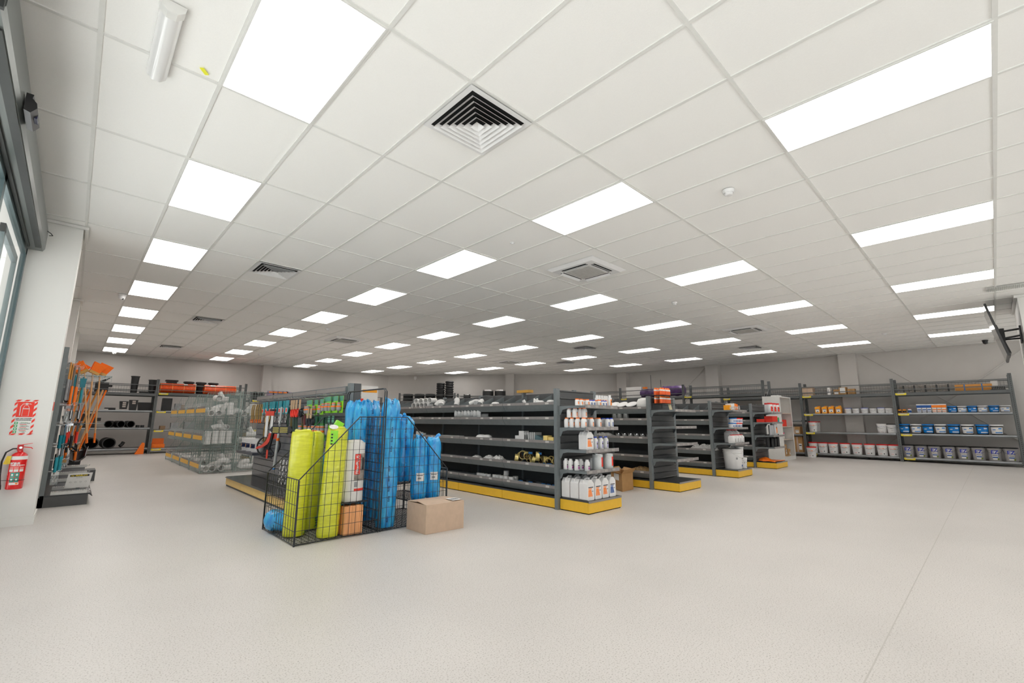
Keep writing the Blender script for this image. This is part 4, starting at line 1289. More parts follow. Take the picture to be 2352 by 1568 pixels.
def m_yj():
    t = thing('jerrycan', '', 'jerrycan')
    w, d, h = 0.14, 0.22, 0.235
    mb = MB(); mb.prism([(-w/2, 0), (w/2, 0), (w/2, h*0.85), (w/2-0.02, h*0.9), (-w/2+0.05, h*0.9), (-w/2+0.02, h*0.86), (-w/2, h*0.86)], 'y', -d/2, d/2); mb.build('body', M_yjerry, t)
    MB().tube([(w/2-0.012, 0, h*0.88), (w/2-0.012, 0, h), (-0.0, 0, h), (-0.015, 0, h*0.88)], 0.012, 6).build('handle', M_yjerry, t)
    mb = MB(); mb.T = Matrix.Translation((-w/2+0.025, 0, h*0.86)); mb.lathe([(0.02, 0), (0.02, 0.025)], n=12); mb.build('cap', M_white, t)
    mb = MB(); mb.box(-0.05, 0.05, -d/2-0.001, -d/2, 0.04, 0.14, 0); mb.box(-0.01, 0.02, -d/2-0.0015, -d/2-0.001, 0.055, 0.08, 1); mb.box(-0.05, 0.05, -d/2-0.0016, -d/2-0.001, 0.125, 0.14, 2); mb.build('label', [M_paper, M_text, M_bluel], t)
    return t
for i, px in enumerate((1879.3, 1895.3, 1910.6, 1927.2)):
    put('yj', m_yj, RX(px, 940, 1.39, 0.18), FZ, 'amber yellow jerrycan on the upper shelf, %s of four' % nth(i, 4), 'amber yellow jerrycans')
for i, px in enumerate((1947.6, 1966, 1985.9, 2005.6, 2024, 2041.4)):
    b = i % 2 == 0
    put('sbB' if b else 'sbK', m_bucket(0.098, 0.165, M_blue if b else M_black, M_white, 'blank', taper=0.82), RX(px, 940, 1.39), FZ,
        'small white bucket with %s lid on the upper shelf, %s of six' % ('blue' if b else 'black', nth(i, 6)), 'small white buckets on the upper shelf')
for i, (px, w_, d_, h_, m_, lab) in enumerate(((1852, 0.30, 0.30, 0.26, M_card, 'brown carton with tape on top of the rack, leftmost'),
                                              (1922.5, 0.15, 0.2, 0.165, M_cardd, 'small brown carton with white label on top of the rack'),
                                              (1937.5, 0.19, 0.25, 0.235, M_cardd, 'brown carton with large white label, tallest of the three together'),
                                              (1956.5, 0.19, 0.2, 0.175, M_cardd, 'small brown carton with diamond mark on top of the rack'))):
    t = m_carton(w_, d_, h_, m_, tape=(i == 0), label=False)(); t.location = RX(px, 900, 1.98, 0.18); t.rotation_euler = (0, 0, FZ); tag(t, lab, 'box')
    if i == 0: t.location.y = 3.272
    if i in (1, 2):
        MB().box(-w_*0.36, w_*0.36, -d_/2-0.002, -d_/2-0.0005, h_*(0.1 if i == 1 else 0.2), h_*(0.6 if i == 1 else 0.93)).build('shipping_label', M_paper, t)
    if i == 3:
        mb = MB(); mb.T = Matrix.Translation((0, -d_/2-0.001, h_*0.5)) @ Matrix.Rotation(PI/4, 4, 'Y'); mb.box(-0.04, 0.04, -0.0005, 0.0005, -0.04, 0.04, 1); mb.box(-0.035, 0.035, -0.001, -0.0004, -0.035, 0.035, 0)
        mb.build('diamond_mark', [M_cardd, M_text], t)
t = thing('file_box', 'white upright box with grey print on top of the rack', 'box'); t.location = RX(1906, 900, 1.98, 0.12); t.rotation_euler = (0, 0, FZ)
MB().box(-0.035, 0.035, -0.12, 0.12, 0, 0.23).build('box_body', M_paper, t); MB().box(-0.02, 0.0, -0.1215, -0.12, 0.05, 0.18).build('print', M_grey, t)
# galvanised brackets, timber and chain on the far right rack top
M_rust = mat('dull_metal', (0.30, 0.26, 0.22), 0.4, 0.5, var=0.3)
for i in range(5):
    yy = 0.82-i*0.24
    t = thing('bracket_bundle', 'bundle of dull metal wire brackets on the rack top, %s of five' % nth(i, 5), 'brackets', (XR+0.22, yy, 1.981), 0, 'bundles of metal brackets')
    mb = MB()
    for k in range(6):
        z0 = 0.012+k*0.032
        mb.tube([(-0.15, -0.11, z0), (0.15, -0.11+0.01*(k % 3), z0), (0.15, 0.10, z0+0.01), (-0.15, 0.11, z0)], 0.005, 5, closed=True)
        mb.tube([(-0.15, -0.03+0.02*k, z0), (0.15, 0.02, z0)], 0.004, 5)
    mb.build('bracket_wires', M_rust, t)
    MB().box(-0.16, -0.15, -0.02, 0.02, 0.0, 0.20).build('strap', M_black, t)
t = thing('timber_bundle', 'orange brown timber bundle with two blue straps on the far right rack', 'timber', (XR+0.18, -0.63, 1.981))
mb = MB()
for a in range(3):
    for b in range(3): mb.box(-0.12+a*0.08, -0.045+a*0.08, -0.36, 0.36, b*0.058, b*0.058+0.055)
mb.build('timber_lengths', mat('raw_timber', (0.60, 0.26, 0.05), 0.6), t)
for yy in (-0.17, 0.17):
    MB().box(-0.125, 0.12, yy-0.012, yy+0.012, -0.0005, 0.175).build('strap', mat('strap_blue', (0.01, 0.15, 0.45), 0.4), t)
t = thing('chain_heap', 'black and silver slotted angle pieces at the right end of the rack top', 'hardware', (XR+0.15, -1.10, 1.981))
mb = MB()
for k in range(8): mb.box(-0.1, 0.1, -0.12+k*0.032, -0.10+k*0.032, 0.02, 0.09)
mb.box(-0.1, 0.1, -0.13, 0.15, 0, 0.02); mb.build('slotted_angle', M_black, t)
MB().box(-0.02, 0.08, 0.0, 0.13, 0.095, 0.24).build('clear_packet', M_whitew, t)
# cartons in the rack left of that, seen beside the cabinet
for i, (yy, zz, w_, h_) in enumerate(((3.72, 0.131, 0.30, 0.5), (3.78, 0.721, 0.34, 0.24), (4.30, 0.131, 0.5, 0.45), (4.3, 1.981, 0.0, 0.0))):
    if w_ == 0: continue
    t = m_carton(w_, 0.4, h_, M_cardd)(); t.location = (XR+0.25, yy, zz+0.0005); t.rotation_euler = (0, 0, FZ); tag(t, 'brown carton in the rack right of the white cabinet, %s' % ('tall one below', 'flat one above', 'wide one behind')[i], 'box', 'cartons beside the cabinet')

# ------------------------------------------------------------------ wire bins with wrapped rolls
def wire_bin(label, x0, sg, y0=3.455, y1=4.36):
    """x0: the tall back plane; the bin opens towards -sg... its low front is W away from it"""
    W = 0.80
    t = thing('wire_bin', label, 'wire bin', (x0, y0, 0), 0, 'dark wire display bins')
    D = y1-y0
    r = 0.0032
    def H(u):    # height of the side at distance u from the low front
        return 0.565+min(0.565, max(0, u)*1.05)
    X = lambda u: sg*(W-u)     # u = 0 at the low front
    for k, y in enumerate((0.0, D)):
        mb = MB()
        n = 13
        for i in range(1, n):
            u = W*i/n; mb.box(X(u)-0.0017, X(u)+0.0017, y-0.0017, y+0.0017, 0.01, H(u))
        for j in range(12):
            z = 0.03+j*0.098
            u0 = 0 if z < 0.565 else (z-0.565)/1.05
            if z > 1.13: continue
            a, b = sorted((X(u0), X(W))); mb.box(a, b, y-0.0017, y+0.0017, z-0.0017, z+0.0017)
        mb.build('wire_side', M_wire, t)
        mb = MB(); mb.tube([(X(0), y, 0.012), (X(0), y, 0.565), (X(0.54), y, 1.132), (X(W), y, 1.132), (X(W), y, 0.012), (X(0), y, 0.012)], 0.006, 6); mb.build('side_frame', M_wire, t)
    mb = MB(); mb.grid((X(0), 0, 0.012), (0, D, 0), (0, 0, 0.553), 14, 5, 0.0036); mb.build('wire_front', M_wire, t)
    mb = MB(); mb.box(X(0)-0.007, X(0)+0.007, -0.007, 0.007, 0, 0.56); mb.box(X(0)-0.007, X(0)+0.007, D-0.007, D+0.007, 0, 0.56); mb.tube([(X(0), 0, 0.565), (X(0), D, 0.565)], 0.005, 6); mb.build('front_frame', M_wire, t)
    mb = MB(); mb.grid((X(W), 0, 0.012), (0, D, 0), (0, 0, 1.12), 14, 12, 0.0036); mb.build('wire_back', M_wire, t)
    mb = MB(); mb.grid((X(0), 0, 0.010), (X(W)-X(0), 0, 0), (0, D, 0), 18, 20, 0.0036); mb.tube([(X(0), 0, 0.01), (X(0), D, 0.01), (X(W), D, 0.01), (X(W), 0, 0.01)], 0.006, 6, closed=True); mb.build('wire_floor', M_wire, t)
    mb = MB(); mb.tube([(X(W), 0, 0.0), (X(W), 0, 1.40), (X(W), 0.03, 1.43), (X(W), D-0.03, 1.43), (X(W), D, 1.40), (X(W), D, 0.0)], 0.007, 6)
    mb.tube([(X(W), 0, 1.135), (X(W), D, 1.135)], 0.007, 6); mb.build('top_loop', M_wire, t)
    return t
wire_bin('dark wire bin on the left holding yellow rolls, a white roll and boards', 2.500, -1)
tR = wire_bin('dark wire bin on the right holding blue rolls, behind the carton', 2.522, 1)
mb = MB(); mb.grid((0.36, 0.36, 0.395), (0.28, 0, 0), (0, 0.52, 0), 6, 11, 0.004); mb.tube([(0.36, 0.36, 0.39), (0.64, 0.36, 0.39), (0.64, 0.88, 0.39), (0.36, 0.88, 0.39)], 0.008, 6, closed=True)
mb.build('inner_shelf', M_wire, tR)
mb = MB(); mb.grid((0.42, 0.02, 0.235), (0.36, 0, 0), (0, 0.86, 0), 7, 18, 0.004); mb.tube([(0.42, 0.02, 0.23), (0.78, 0.02, 0.23), (0.78, 0.88, 0.23), (0.42, 0.88, 0.23)], 0.008, 6, closed=True)
for x, y in ((0.42, 0.02), (0.78, 0.02), (0.42, 0.88), (0.36, 0.36)): mb.box(x-0.01, x+0.01, y-0.01, y+0.01, 0.012, 0.235 if y != 0.36 else 0.39)
mb.build('inner_shelf', M_wire, tR)

def roll(r, h, seed, bag=True, lean=(0, 0), tuft=0.0, wr=0.03, n=44, rows=26):
    rnd = random.Random(seed)
    ph = [rnd.uniform(0, 6.28) for _ in range(10)]
    mb = MB()
    vs, fs = [], []
    for j in range(rows+1):
        t_ = j/rows
        z = h*t_
        for i in range(n):
            a = 2*PI*i/n
            if bag:
                k = 1+wr*(0.9*math.sin(2*a+ph[0]+4*t_)+0.8*math.sin(3*a+ph[9]-7*t_)+0.5*math.sin(7*a+ph[1]-11*t_)+0.4*math.sin(12*a+ph[2]+19*t_))*0.9+0.030*math.sin(17*t_+2*a+ph[3])+0.018*math.sin(37*t_+5*a+ph[6])+0.008*math.sin(71*t_-7*a+ph[8])
                if t_ > 0.90:
                    q = (t_-0.90)/0.10
                    k *= 1.04-0.42*q**1.5+0.10*q*math.sin(3*a+ph[4])+0.10*q*math.sin(7*a+ph[7])
                if t_ < 0.05: k *= 0.88+0.12*t_/0.05
            else:
                k = 1+0.006*math.sin(3*a+ph[0]+6*t_)+0.006*math.sin(40*t_+ph[1])
                if t_ > 0.97: k *= 1-0.06*(t_-0.97)/0.03
                if t_ < 0.02: k *= 0.95
            zz = z
            if bag and t_ > 0.93: zz = z+h*0.012*(math.sin(4*a+ph[6])+0.6*math.sin(9*a+ph[8]))*(t_-0.93)/0.07
            vs.append((r*k*math.cos(a)+lean[0]*t_, r*k*math.sin(a)+lean[1]*t_, zz))
    for j in range(rows):
        for i in range(n):
            a, b = j*n+i, j*n+(i+1) % n
            fs.append((a, b, b+n, a+n))
    fs.append(tuple(range(n))[::-1])
    c = len(vs)
    vs.append((lean[0], lean[1], h*(0.985 if bag else 1.0)))
    top = rows*n
    for i in range(n): fs.append((top+i, top+(i+1) % n, c))
    mb._add(vs, fs)
    return mb

def blue_roll(label, x, y, z, r, h, seed, lean=(0, 0), lab=False, print_=True):
    t = thing('insulation_roll', label, 'roll', (x, y, z), 0, 'rolls in blue plastic bags')
    roll(r, h, seed, True, lean).build('plastic_bag', M_bluew, t, 70)
    rnd = random.Random(seed)
    mb = MB()
    for k in range(2):     # gathered bag mouth
        a = rnd.uniform(0, 6.28)
        p = Vector((lean[0]+0.35*r*math.cos(a), lean[1]+0.35*r*math.sin(a), h*0.97))
        mb.tube([p, p+Vector((0.02*math.cos(a), 0.02*math.sin(a), 0.04)), p+Vector((0.05*math.cos(a), 0.05*math.sin(a), 0.045+0.012*k))], r*0.30, 6, r_end=r*0.14)
    mb.build('bag_mouth', M_bluew, t, 60)
    if print_:
        mb = MB()
        for k in range(int(h/0.10)):
            zz = 0.06+k*0.10
            if (k+seed) % 5 == 4: continue
            for q in range(4):
                a0 = -PI/2-0.30+0.05*math.sin(k)
                kk = 1.055
                mb.arc(r*kk, zz+q*0.015, zz+q*0.015+0.007, a0-(0.05 if q % 2 else 0.09), a0+0.09, 0, 2, c=(lean[0]*zz/h, lean[1]*zz/h))
        mb.build('print', mat('navy_print', (0.0, 0.02, 0.10), 0.5), t)
    if lab:
        mb = MB(); mb.arc(r*1.10, h*0.30, h*0.43, -PI/2-0.9, -PI/2+0.1, 0, 8); mb.arc(r*1.105, h*0.385, h*0.395, -PI/2-0.8, -PI/2-0.1, 1, 5); mb.arc(r*1.105, h*0.33, h*0.36, -PI/2-0.7, -PI/2-0.3, 2, 5)
        mb.build('white_label', [M_paper, M_text, M_grey], t)
    return t
blue_roll('tall blue bagged roll at the middle of the wire bins, thickest', 2.650, 3.60, 0.013, 0.104, 1.31, 3, (0.05, 0.08))
blue_roll('tall blue bagged roll left of the bin divider, front one', 2.418, 3.82, 0.013, 0.072, 1.28, 5)
blue_roll('tall blue bagged roll left of the bin divider, rear one', 2.412, 4.01, 0.013, 0.078, 1.29, 8)
blue_roll('shorter blue bagged roll glimpsed behind the yellow green rolls', 2.22, 4.20, 0.013, 0.08, 0.72, 9)
blue_roll('tall blue bagged roll behind the thickest blue roll', 2.66, 4.05, 0.013, 0.10, 1.30, 11)
blue_roll('medium blue bagged roll standing on the upper inner shelf', 3.06, 3.99, 0.402, 0.118, 0.74, 12)
blue_roll('short blue bagged roll with white label, left of the pair', 3.045, 3.60, 0.243, 0.084, 0.665, 13, lab=True, print_=False)
blue_roll('short blue bagged roll with white label, right of the pair', 3.228, 3.60, 0.243, 0.084, 0.665, 15, lab=True, print_=False)
t = thing('plastic_bag', 'loose blue bag lying on the floor of the left wire bin', 'bag', (1.80, 4.05, 0.013), 0.5)
mb = roll(0.10, 0.34, 21, True); m3 = Matrix.Rotation(PI/2, 4, 'X') @ Matrix.Scale(1, 4); mb.v = [(Matrix.Translation((0, 0.17, 0.105)) @ Matrix.Rotation(PI/2, 4, 'X') @ v) for v in mb.v]
mb.build('plastic_bag_film', M_bluew, t, 70)

def yellow_roll(label, x, y, r, h, seed, lean=(0, 0), lab=0, rz=0.0):
    t = thing('wrapped_roll', label, 'roll', (x, y, 0.013), rz, 'rolls in yellow green wrap')
    roll(r, h, seed, False, lean, rows=40).build('wrap', M_lime, t, 40)
    mb = MB(); mb.tube([(lean[0]+r*0.62*math.cos(a), lean[1]+r*0.62*math.sin(a), h+0.004+0.006*math.sin(3*a)) for a in [2*PI*k/20 for k in range(20)]], 0.016, 7, closed=True); mb.build('twisted_end', M_lime, t, 60)
    if lab & 1:
        mb = MB(); mb.arc(r*1.02, h*0.86, h*0.99, 0.0-0.35, 0.35, 0, 6, c=(lean[0]*0.93, lean[1]*0.93)); 
        mb.build('green_label', [M_lgreen], t)
    if lab & 2:
        mb = MB(); mb.arc(r*1.02, h*0.80, h*0.985, -PI/2-1.1, -PI/2-0.35, 0, 8, c=(lean[0]*0.9, lean[1]*0.9)); o = mb.build('green_label', [M_lgreen], t)
        mb = MB()
        for k in range(5): mb.arc(r*1.03, h*(0.82+0.03*k), h*(0.835+0.03*k), -PI/2-1.0, -PI/2-0.8, 0, 3, c=(lean[0]*0.9, lean[1]*0.9))
        mb.build('print', M_text, o)
    if lab & 4:
        mb = MB(); mb.arc(r*1.015, h*0.02, h*0.13, -PI/2+0.2, -PI/2+1.1, 0, 6); o = mb.build('green_label', [mat('darker_green_label', (0.16, 0.42, 0.03), 0.4)], t)
        mb = MB()
        for k in range(4): mb.arc(r*1.02, h*(0.03+0.025*k), h*(0.042+0.025*k), -PI/2+0.3, -PI/2+0.9, 0, 3)
        mb.build('print', M_text, o)
    if lab & 8:
        mb = MB(); mb.box(-0.05, 0.06, -0.02, 0.03, h, h+0.035); mb.T = Matrix.Translation((0.03, 0.02, h+0.03)) @ Matrix.Rotation(0.5, 4, 'Y'); mb.box(-0.03, 0.05, -0.02, 0.02, 0, 0.05); mb.build('folded_tag', M_lgreen, t)
        mb = MB(); mb.T = Matrix.Translation((-0.02, -0.03, h+0.02)) @ Matrix.Rotation(0.9, 4, 'X'); mb.lathe([(0.045, 0), (0.045, 0.002)], n=18, sy=0.6); mb.build('round_sticker', M_paper, t)
    return t
yellow_roll('yellow green wrapped roll leaning at the left of the wire bin', 1.83, 3.86, 0.102, 0.975, 1, (-0.03, -0.13), 1 | 4, 0.0)
yellow_roll('yellow green wrapped roll in the middle, behind the front one', 2.04, 4.06, 0.102, 0.95, 2, (-0.02, -0.02), 4)
yellow_roll('yellow green wrapped roll at the front with white sticker and green tag', 2.05, 3.60, 0.099, 1.00, 4, (0.05, 0.03), 2 | 8)

t = thing('wrapped_roll', 'white wrapped roll with orange and brown label standing in the wire bin', 'roll', (2.275, 3.62, 0.31), 0)
roll(0.112, 0.565, 31, False, (0, 0)).build('wrap', M_whitew, t, 40)
mb = MB(); mb.tube([(0.07*math.cos(a), 0.07*math.sin(a), 0.567+0.006*math.sin(2*a)) for a in [2*PI*k/18 for k in range(18)]], 0.022, 7, closed=True); mb.build('folded_end', M_whitew, t, 60)
mb = MB(); c0 = -PI/2-0.75
mb.arc(0.1145, 0.20, 0.46, c0+0.45, c0+1.75, 0, 10); mb.arc(0.1150, 0.26, 0.455, c0+0.46, c0+0.95, 1, 6); mb.arc(0.1150, 0.10, 0.125, c0+0.5, c0+1.6, 1, 10); mb.arc(0.1150, 0.14, 0.19, c0+0.5, c0+0.8, 2, 3); mb.arc(0.1152, 0.30, 0.42, c0+1.15, c0+1.4, 3, 4)
o = mb.build('label', [mat('photo_brown', (0.28, 0.24, 0.21), 0.4, var=0.5, scale=25), M_redl, M_grey, M_text], t)
a_ = c0+0.70
mesh_text('FilterPLUS', 0.042, o, (0.1165*math.cos(a_), 0.1165*math.sin(a_), 0.355), (PI/2, -PI/2, a_+PI/2), M_paper, 'lettering')
t = thing('stand', 'low dark wire stand under the white roll in the left bin', 'stand', (2.275, 3.68, 0.013))
mb = MB(); mb.grid((-0.13, -0.17, 0.290), (0.26, 0, 0), (0, 0.4, 0), 5, 8, 0.004)
for x in (-0.13, 0.13):
    for y in (0.0, 0.23): mb.box(x-0.006, x+0.006, y-0.006, y+0.006, 0, 0.29)
mb.box(-0.135, 0.135, -0.175, 0.235, 0.286, 0.292); mb.build('stand_frame', M_wire, t)
t = thing('timber_boards', 'stack of orange pink timber boards standing on end under the white roll', 'boards', (2.262, 3.545, 0.013), 0.0)
for k in range(5):
    MB().box(-0.10+k*0.038, -0.064+k*0.038, -0.05, 0.07, 0, 0.262+0.004*(k % 2)).build('board', M_timber, t)

# the carton in front
t = thing('cardboard_box', 'closed brown cardboard box on the floor in front of the blue rolls', 'box', (0, 0, 0))
ca, cb, cc = Vector((2.79, 3.40, 0)), Vector((2.79, 3.045, 0)), Vector((3.245, 3.03, 0))
u, v = cb-ca, cc-cb
P = [ca, cb, cc, ca+v]
h = 0.275
mb = MB(); mb._add([(p.x, p.y, 0.001) for p in P]+[(p.x, p.y, h) for p in P], [(0, 1, 2, 3)[::-1], (0, 1, 5, 4), (1, 2, 6, 5), (2, 3, 7, 6), (3, 0, 4, 7)]); mb.build('box_body', M_card, t)
mb = MB(); mid0, mid1 = (P[0]+P[1])/2, (P[3]+P[2])/2
mb._add([(p.x, p.y, z) for p, z in ((P[1], h), (P[2], h), (mid1, h+0.006), (mid0, h+0.022))], [(0, 1, 2, 3)]); o = mb.build('flap', M_card, t); s_ = o.modifiers.new('t', 'SOLIDIFY'); s_.thickness = 0.004
mb = MB(); mb._add([(p.x, p.y, z) for p, z in ((P[0], h), (P[3], h), (mid1, h+0.004), (mid0, h+0.01))], [(0, 1, 2, 3)]); o = mb.build('flap', M_card, t); s_ = o.modifiers.new('t', 'SOLIDIFY'); s_.thickness = 0.004
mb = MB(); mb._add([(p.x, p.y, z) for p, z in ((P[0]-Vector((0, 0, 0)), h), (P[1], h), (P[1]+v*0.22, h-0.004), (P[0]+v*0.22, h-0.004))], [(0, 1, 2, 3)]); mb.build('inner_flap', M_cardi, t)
e = v.normalized(); f_ = (P[0]-P[1]).normalized()
mb = MB(); a = P[1]+v*0.72+f_*0.02; mb._add([(q.x, q.y, h+0.0085+0.002*i) for i, q in enumerate((a, P[2]+f_*0.02-e*0.01, P[2]+f_*0.15-e*0.01, a+f_*0.13))], [(0, 1, 2, 3)])
for k in range(4):
    q = a+e*0.02*k*1.2+f_*0.03+e*0.01; mb._add([(w_.x, w_.y, h+0.014) for w_ in (q, q+e*0.012, q+e*0.012+f_*0.06, q+f_*0.06)], [(0, 1, 2, 3)], 1)
mb.build('shipping_label', [M_paper, M_grey], t)

# open carton between the first two gondolas
t = thing('open_carton', 'open brown carton on the floor between the first and second gondolas', 'box', (0, 0, 0))
P = [Vector((6.53, 3.62, 0)), Vector((6.40, 3.22, 0)), Vector((6.84, 3.12, 0)), Vector((6.97, 3.50, 0))]
p0 = SZ(1407, 1118, 0); p1 = SZ(1437, 1128, 0); p2 = p1+Vector((0.37, 0.03, 0)); p0 = p1+(p0-p1)*0.85
P = [p0, p1, p2, p0+(p2-p1)]; P = [q-Vector((0.09, 0, 0)) for q in P]; h = 0.27
mb = MB(); mb._add([(p.x, p.y, 0.001) for p in P]+[(p.x, p.y, h) for p in P], [(0, 1, 5, 4), (1, 2, 6, 5), (2, 3, 7, 6), (3, 0, 4, 7), (3, 2, 1, 0)])
o = mb.build('box_body', M_cardd, t); s_ = o.modifiers.new('t', 'SOLIDIFY'); s_.thickness = 0.005
for i in range(4):
    a, b = P[i], P[(i+1) % 4]
    out = Vector(((b-a).y, -(b-a).x, 0)).normalized()
    cen = sum(P, Vector())/4
    if (a-cen).dot(out) < 0: out = -out
    drop = (0.02, 0.07, 0.05, 0.06)[i]
    mb = MB(); mb._add([(a.x, a.y, h), (b.x, b.y, h), (b.x+out.x*0.05, b.y+out.y*0.05, h+drop), (a.x+out.x*0.05, a.y+out.y*0.05, h+drop)], [(0, 1, 2, 3)])
    o = mb.build('flap', M_cardd, t); s_ = o.modifiers.new('t', 'SOLIDIFY'); s_.thickness = 0.004
    if i == 0:
        m1 = a.lerp(b, 0.3)+out*0.004; m2 = a.lerp(b, 0.75)+out*0.004
        mb = MB(); mb._add([(m1.x, m1.y, h-0.11), (m2.x, m2.y, h-0.11), (m2.x, m2.y, h-0.01), (m1.x, m1.y, h-0.01)], [(0, 1, 2, 3)]); mb.build('shipping_label', M_paper, t)

# ------------------------------------------------------------------ stock on the trays of the nearest gondola
def on_tray(px, py, tier_z, depth=0.16):
    p = SX(px, py, gx+depth)
    return (gx+depth, p.y, tier_z+0.0045)
def m_elbow(r=0.055, L=0.11, m=None, ang=80):
    def f():
        t = thing('pipe_bend', '', 'pipe fitting')
        mb = MB()
        n = 7
        pts = [(0, 0, 0)]+[(L*0.9*(1-math.cos(R(ang)*k/n)), 0, 0.03+L*0.9*math.sin(R(ang)*k/n)) for k in range(n+1)]
        e_ = pts[-1]; d_ = (math.sin(R(ang)), 0, math.cos(R(ang)))
        pts.append((e_[0]+d_[0]*0.03, 0, e_[2]+d_[2]*0.03))
        vs = []
        mb.tube(pts, r*0.90, 16)
        mb.build('bend', m or M_pvc, t, 50)
        for (p, q) in (((0, 0, -0.015), (0, 0, 0.03)), (pts[-2], (pts[-2][0]+d_[0]*0.045, 0, pts[-2][2]+d_[2]*0.045))):
            mb = MB(); mb.pipe(p, q, r, r*0.16, 18); o = mb.build('socket', m or M_pvc, t, 40)
        return t
    return f
def m_coupling(r=0.055, L=0.12, m=None):
    def f():
        t = thing('pipe_coupling', '', 'pipe fitting')
        mb = MB(); mb.T = Matrix.Translation((0, 0, r)); mb.pipe((0, -L/2, 0), (0, L/2, 0), r, r*0.10, 22); mb.build('sleeve', m or M_pvc, t, 40)
        for a_ in (-L/2, L/2-0.03):
            mb = MB(); mb.T = Matrix.Translation((0, 0, r)); mb.pipe((0, a_, 0), (0, a_+0.03, 0), r+0.004, 0.006, 22); mb.build('collar', m or M_pvc, t, 40)
        return t
    return f
def m_tee(r=0.05, L=0.2, m=None):
    def f():
        t = thing('pipe_tee', '', 'pipe fitting')
        mb = MB(); mb.T = Matrix.Translation((0, 0, r+0.003)); mb.pipe((0, -L/2, 0), (0, L/2, 0), r, r*0.12, 20); mb.build('run', m or M_pvc, t, 40)
        mb = MB(); mb.T = Matrix.Translation((0, 0, r+0.003)); mb.pipe((0, 0.0, r*0.5), (0, L*0.30, r+L*0.42), r*0.82, r*0.10, 20); mb.build('branch', m or M_pvc, t, 40)
        return t
    return f
# top tray
GT = 'white pipe fittings in the top tray'
for i, px in enumerate((957, 966, 975, 984)):
    put('coup5', m_coupling(0.048, 0.16), on_tray(px, 920, 1.32, 0.10), -1.3, 'white pipe coupling lying in the pyramid of the top tray, bottom row, %s' % nth(i, 4), GT)
for i, px in enumerate((962, 973, 984, 993)):
    p = on_tray(px, 915, 1.32, 0.16); put('coup5', None, (p[0], p[1], p[2]+0.085), -1.3, 'white pipe coupling stacked in the pyramid of the top tray, upper row, %s' % nth(i, 4), GT)
for i, (px, rt) in enumerate(((1003, (0.3, 0.5, 0.3)), (1014, (1.2, 0.2, 2.2)))):
    p = on_tray(px, 922, 1.32, 0.13); put('elb5', m_elbow(0.045, 0.09), (p[0], p[1], p[2]+0.05), 0, 'white pipe bend right of the pyramid of couplings, %s' % ('upright', 'lying')[i], GT, rot=rt)
for i, (px, rt, key, mk) in enumerate(((1049, (0.3, 0.3, 1.2), 'elb5', None), (1082, (1.0, 0.4, 0.3), 'elb5', None), (1089, (1.57, 0, 0.5), 'coupg', m_coupling(0.05, 0.09, M_pvcg)), (1103, (0.4, 0.8, 1.0), 'elb5', None))):
    p = on_tray(px, 920, 1.32, 0.15); put(key, mk, (p[0], p[1], p[2]+0.05), 0, 'pipe fitting standing loose in the middle of the top tray, %s of four' % nth(i, 4), GT, rot=rt)
def m_dish():
    t = MB().lathe([(0.07, 0.0), (0.066, 0.03), (0.05, 0.055), (0.03, 0.06)], n=22)  .build('sealing_dish', M_pvc, None, 40)
    return tag(t, '', 'pipe fitting')
for i, px in enumerate((1138, 1240, 1266)):
    put('dish', m_dish, on_tray(px, 925, 1.32, 0.11), 0, 'white round pipe cap in the top tray, %s of three' % nth(i, 3), GT)
t = thing('bagged_valves', 'small pile of white and clear bagged valves in the top tray', 'bag', on_tray(1215, 922, 1.32, 0.12)); 
mb = MB()
rnd = random.Random(5)
for k in range(9):
    c = Vector((rnd.uniform(-0.05, 0.05), rnd.uniform(-0.15, 0.15), 0.02)); q = c+Vector((rnd.uniform(-0.03, 0.03), rnd.uniform(-0.06, 0.06), rnd.uniform(0.01, 0.07)))
    mb.tube([c, q], 0.014, 7)
mb.build('valve', M_pvc, t, 40)
def crumple(w, d, h, seed, n=14):
    rnd = random.Random(seed); mb = MB()
    vs, fs = [], []
    for j in range(n+1):
        for i in range(n+1):
            u_, v_ = i/n, j/n
            k = math.sin(PI*u_)*math.sin(PI*v_)
            vs.append(((u_-0.5)*w, (v_-0.5)*d, h*(k**0.5)*(0.72+rnd.uniform(-0.28, 0.28))+0.002))
    for j in range(n):
        for i in range(n):
            a = j*(n+1)+i; fs.append((a, a+1, a+n+2, a+n+1))
    mb._add(vs, fs); return mb
M_film = mat('milky_film', (0.50, 0.50, 0.49), 0.25, var=0.25, scale=30)
for (px, py, tz, w_, d_, h_, lab, sd) in ((965, 956, 1.125, 0.16, 0.35, 0.045, 'flat pale plastic bag at the left of the second tray', 1),
                                          (1095, 1045, 0.51, 0.14, 0.20, 0.055, 'clear crumpled bag of fittings on the fourth tray, left one', 2),
                                          (1124, 1048, 0.51, 0.14, 0.22, 0.075, 'clear crumpled bag of fittings on the fourth tray, middle one', 3),
                                          (1145, 1049, 0.51, 0.15, 0.24, 0.085, 'clear crumpled bag of fittings on the fourth tray, right one', 4)):
    o = crumple(w_, d_, h_, sd).build('plastic_bag', M_film, None, 25, loc=on_tray(px, py, tz, 0.12)); s_ = o.modifiers.new('t', 'SOLIDIFY'); s_.thickness = 0.0015; s_.offset = 1
    tag(o, lab, 'bag')
for i in range(8):
    o = put('ringg', lambda: tag(MB().pipe((-0.03, 0, 0.075), (0.03, 0, 0.075), 0.075, 0.006, 22).build('pipe_ring', M_pvcg, None, 40), '', 'pipe fitting'), on_tray(1050+i*7.2, 952, 1.125, 0.10), -0.9+0.12*(i % 3), 'grey pipe ring leaning in the row on the second tray, %s of eight' % nth(i, 8), 'grey pipe rings on the second tray')
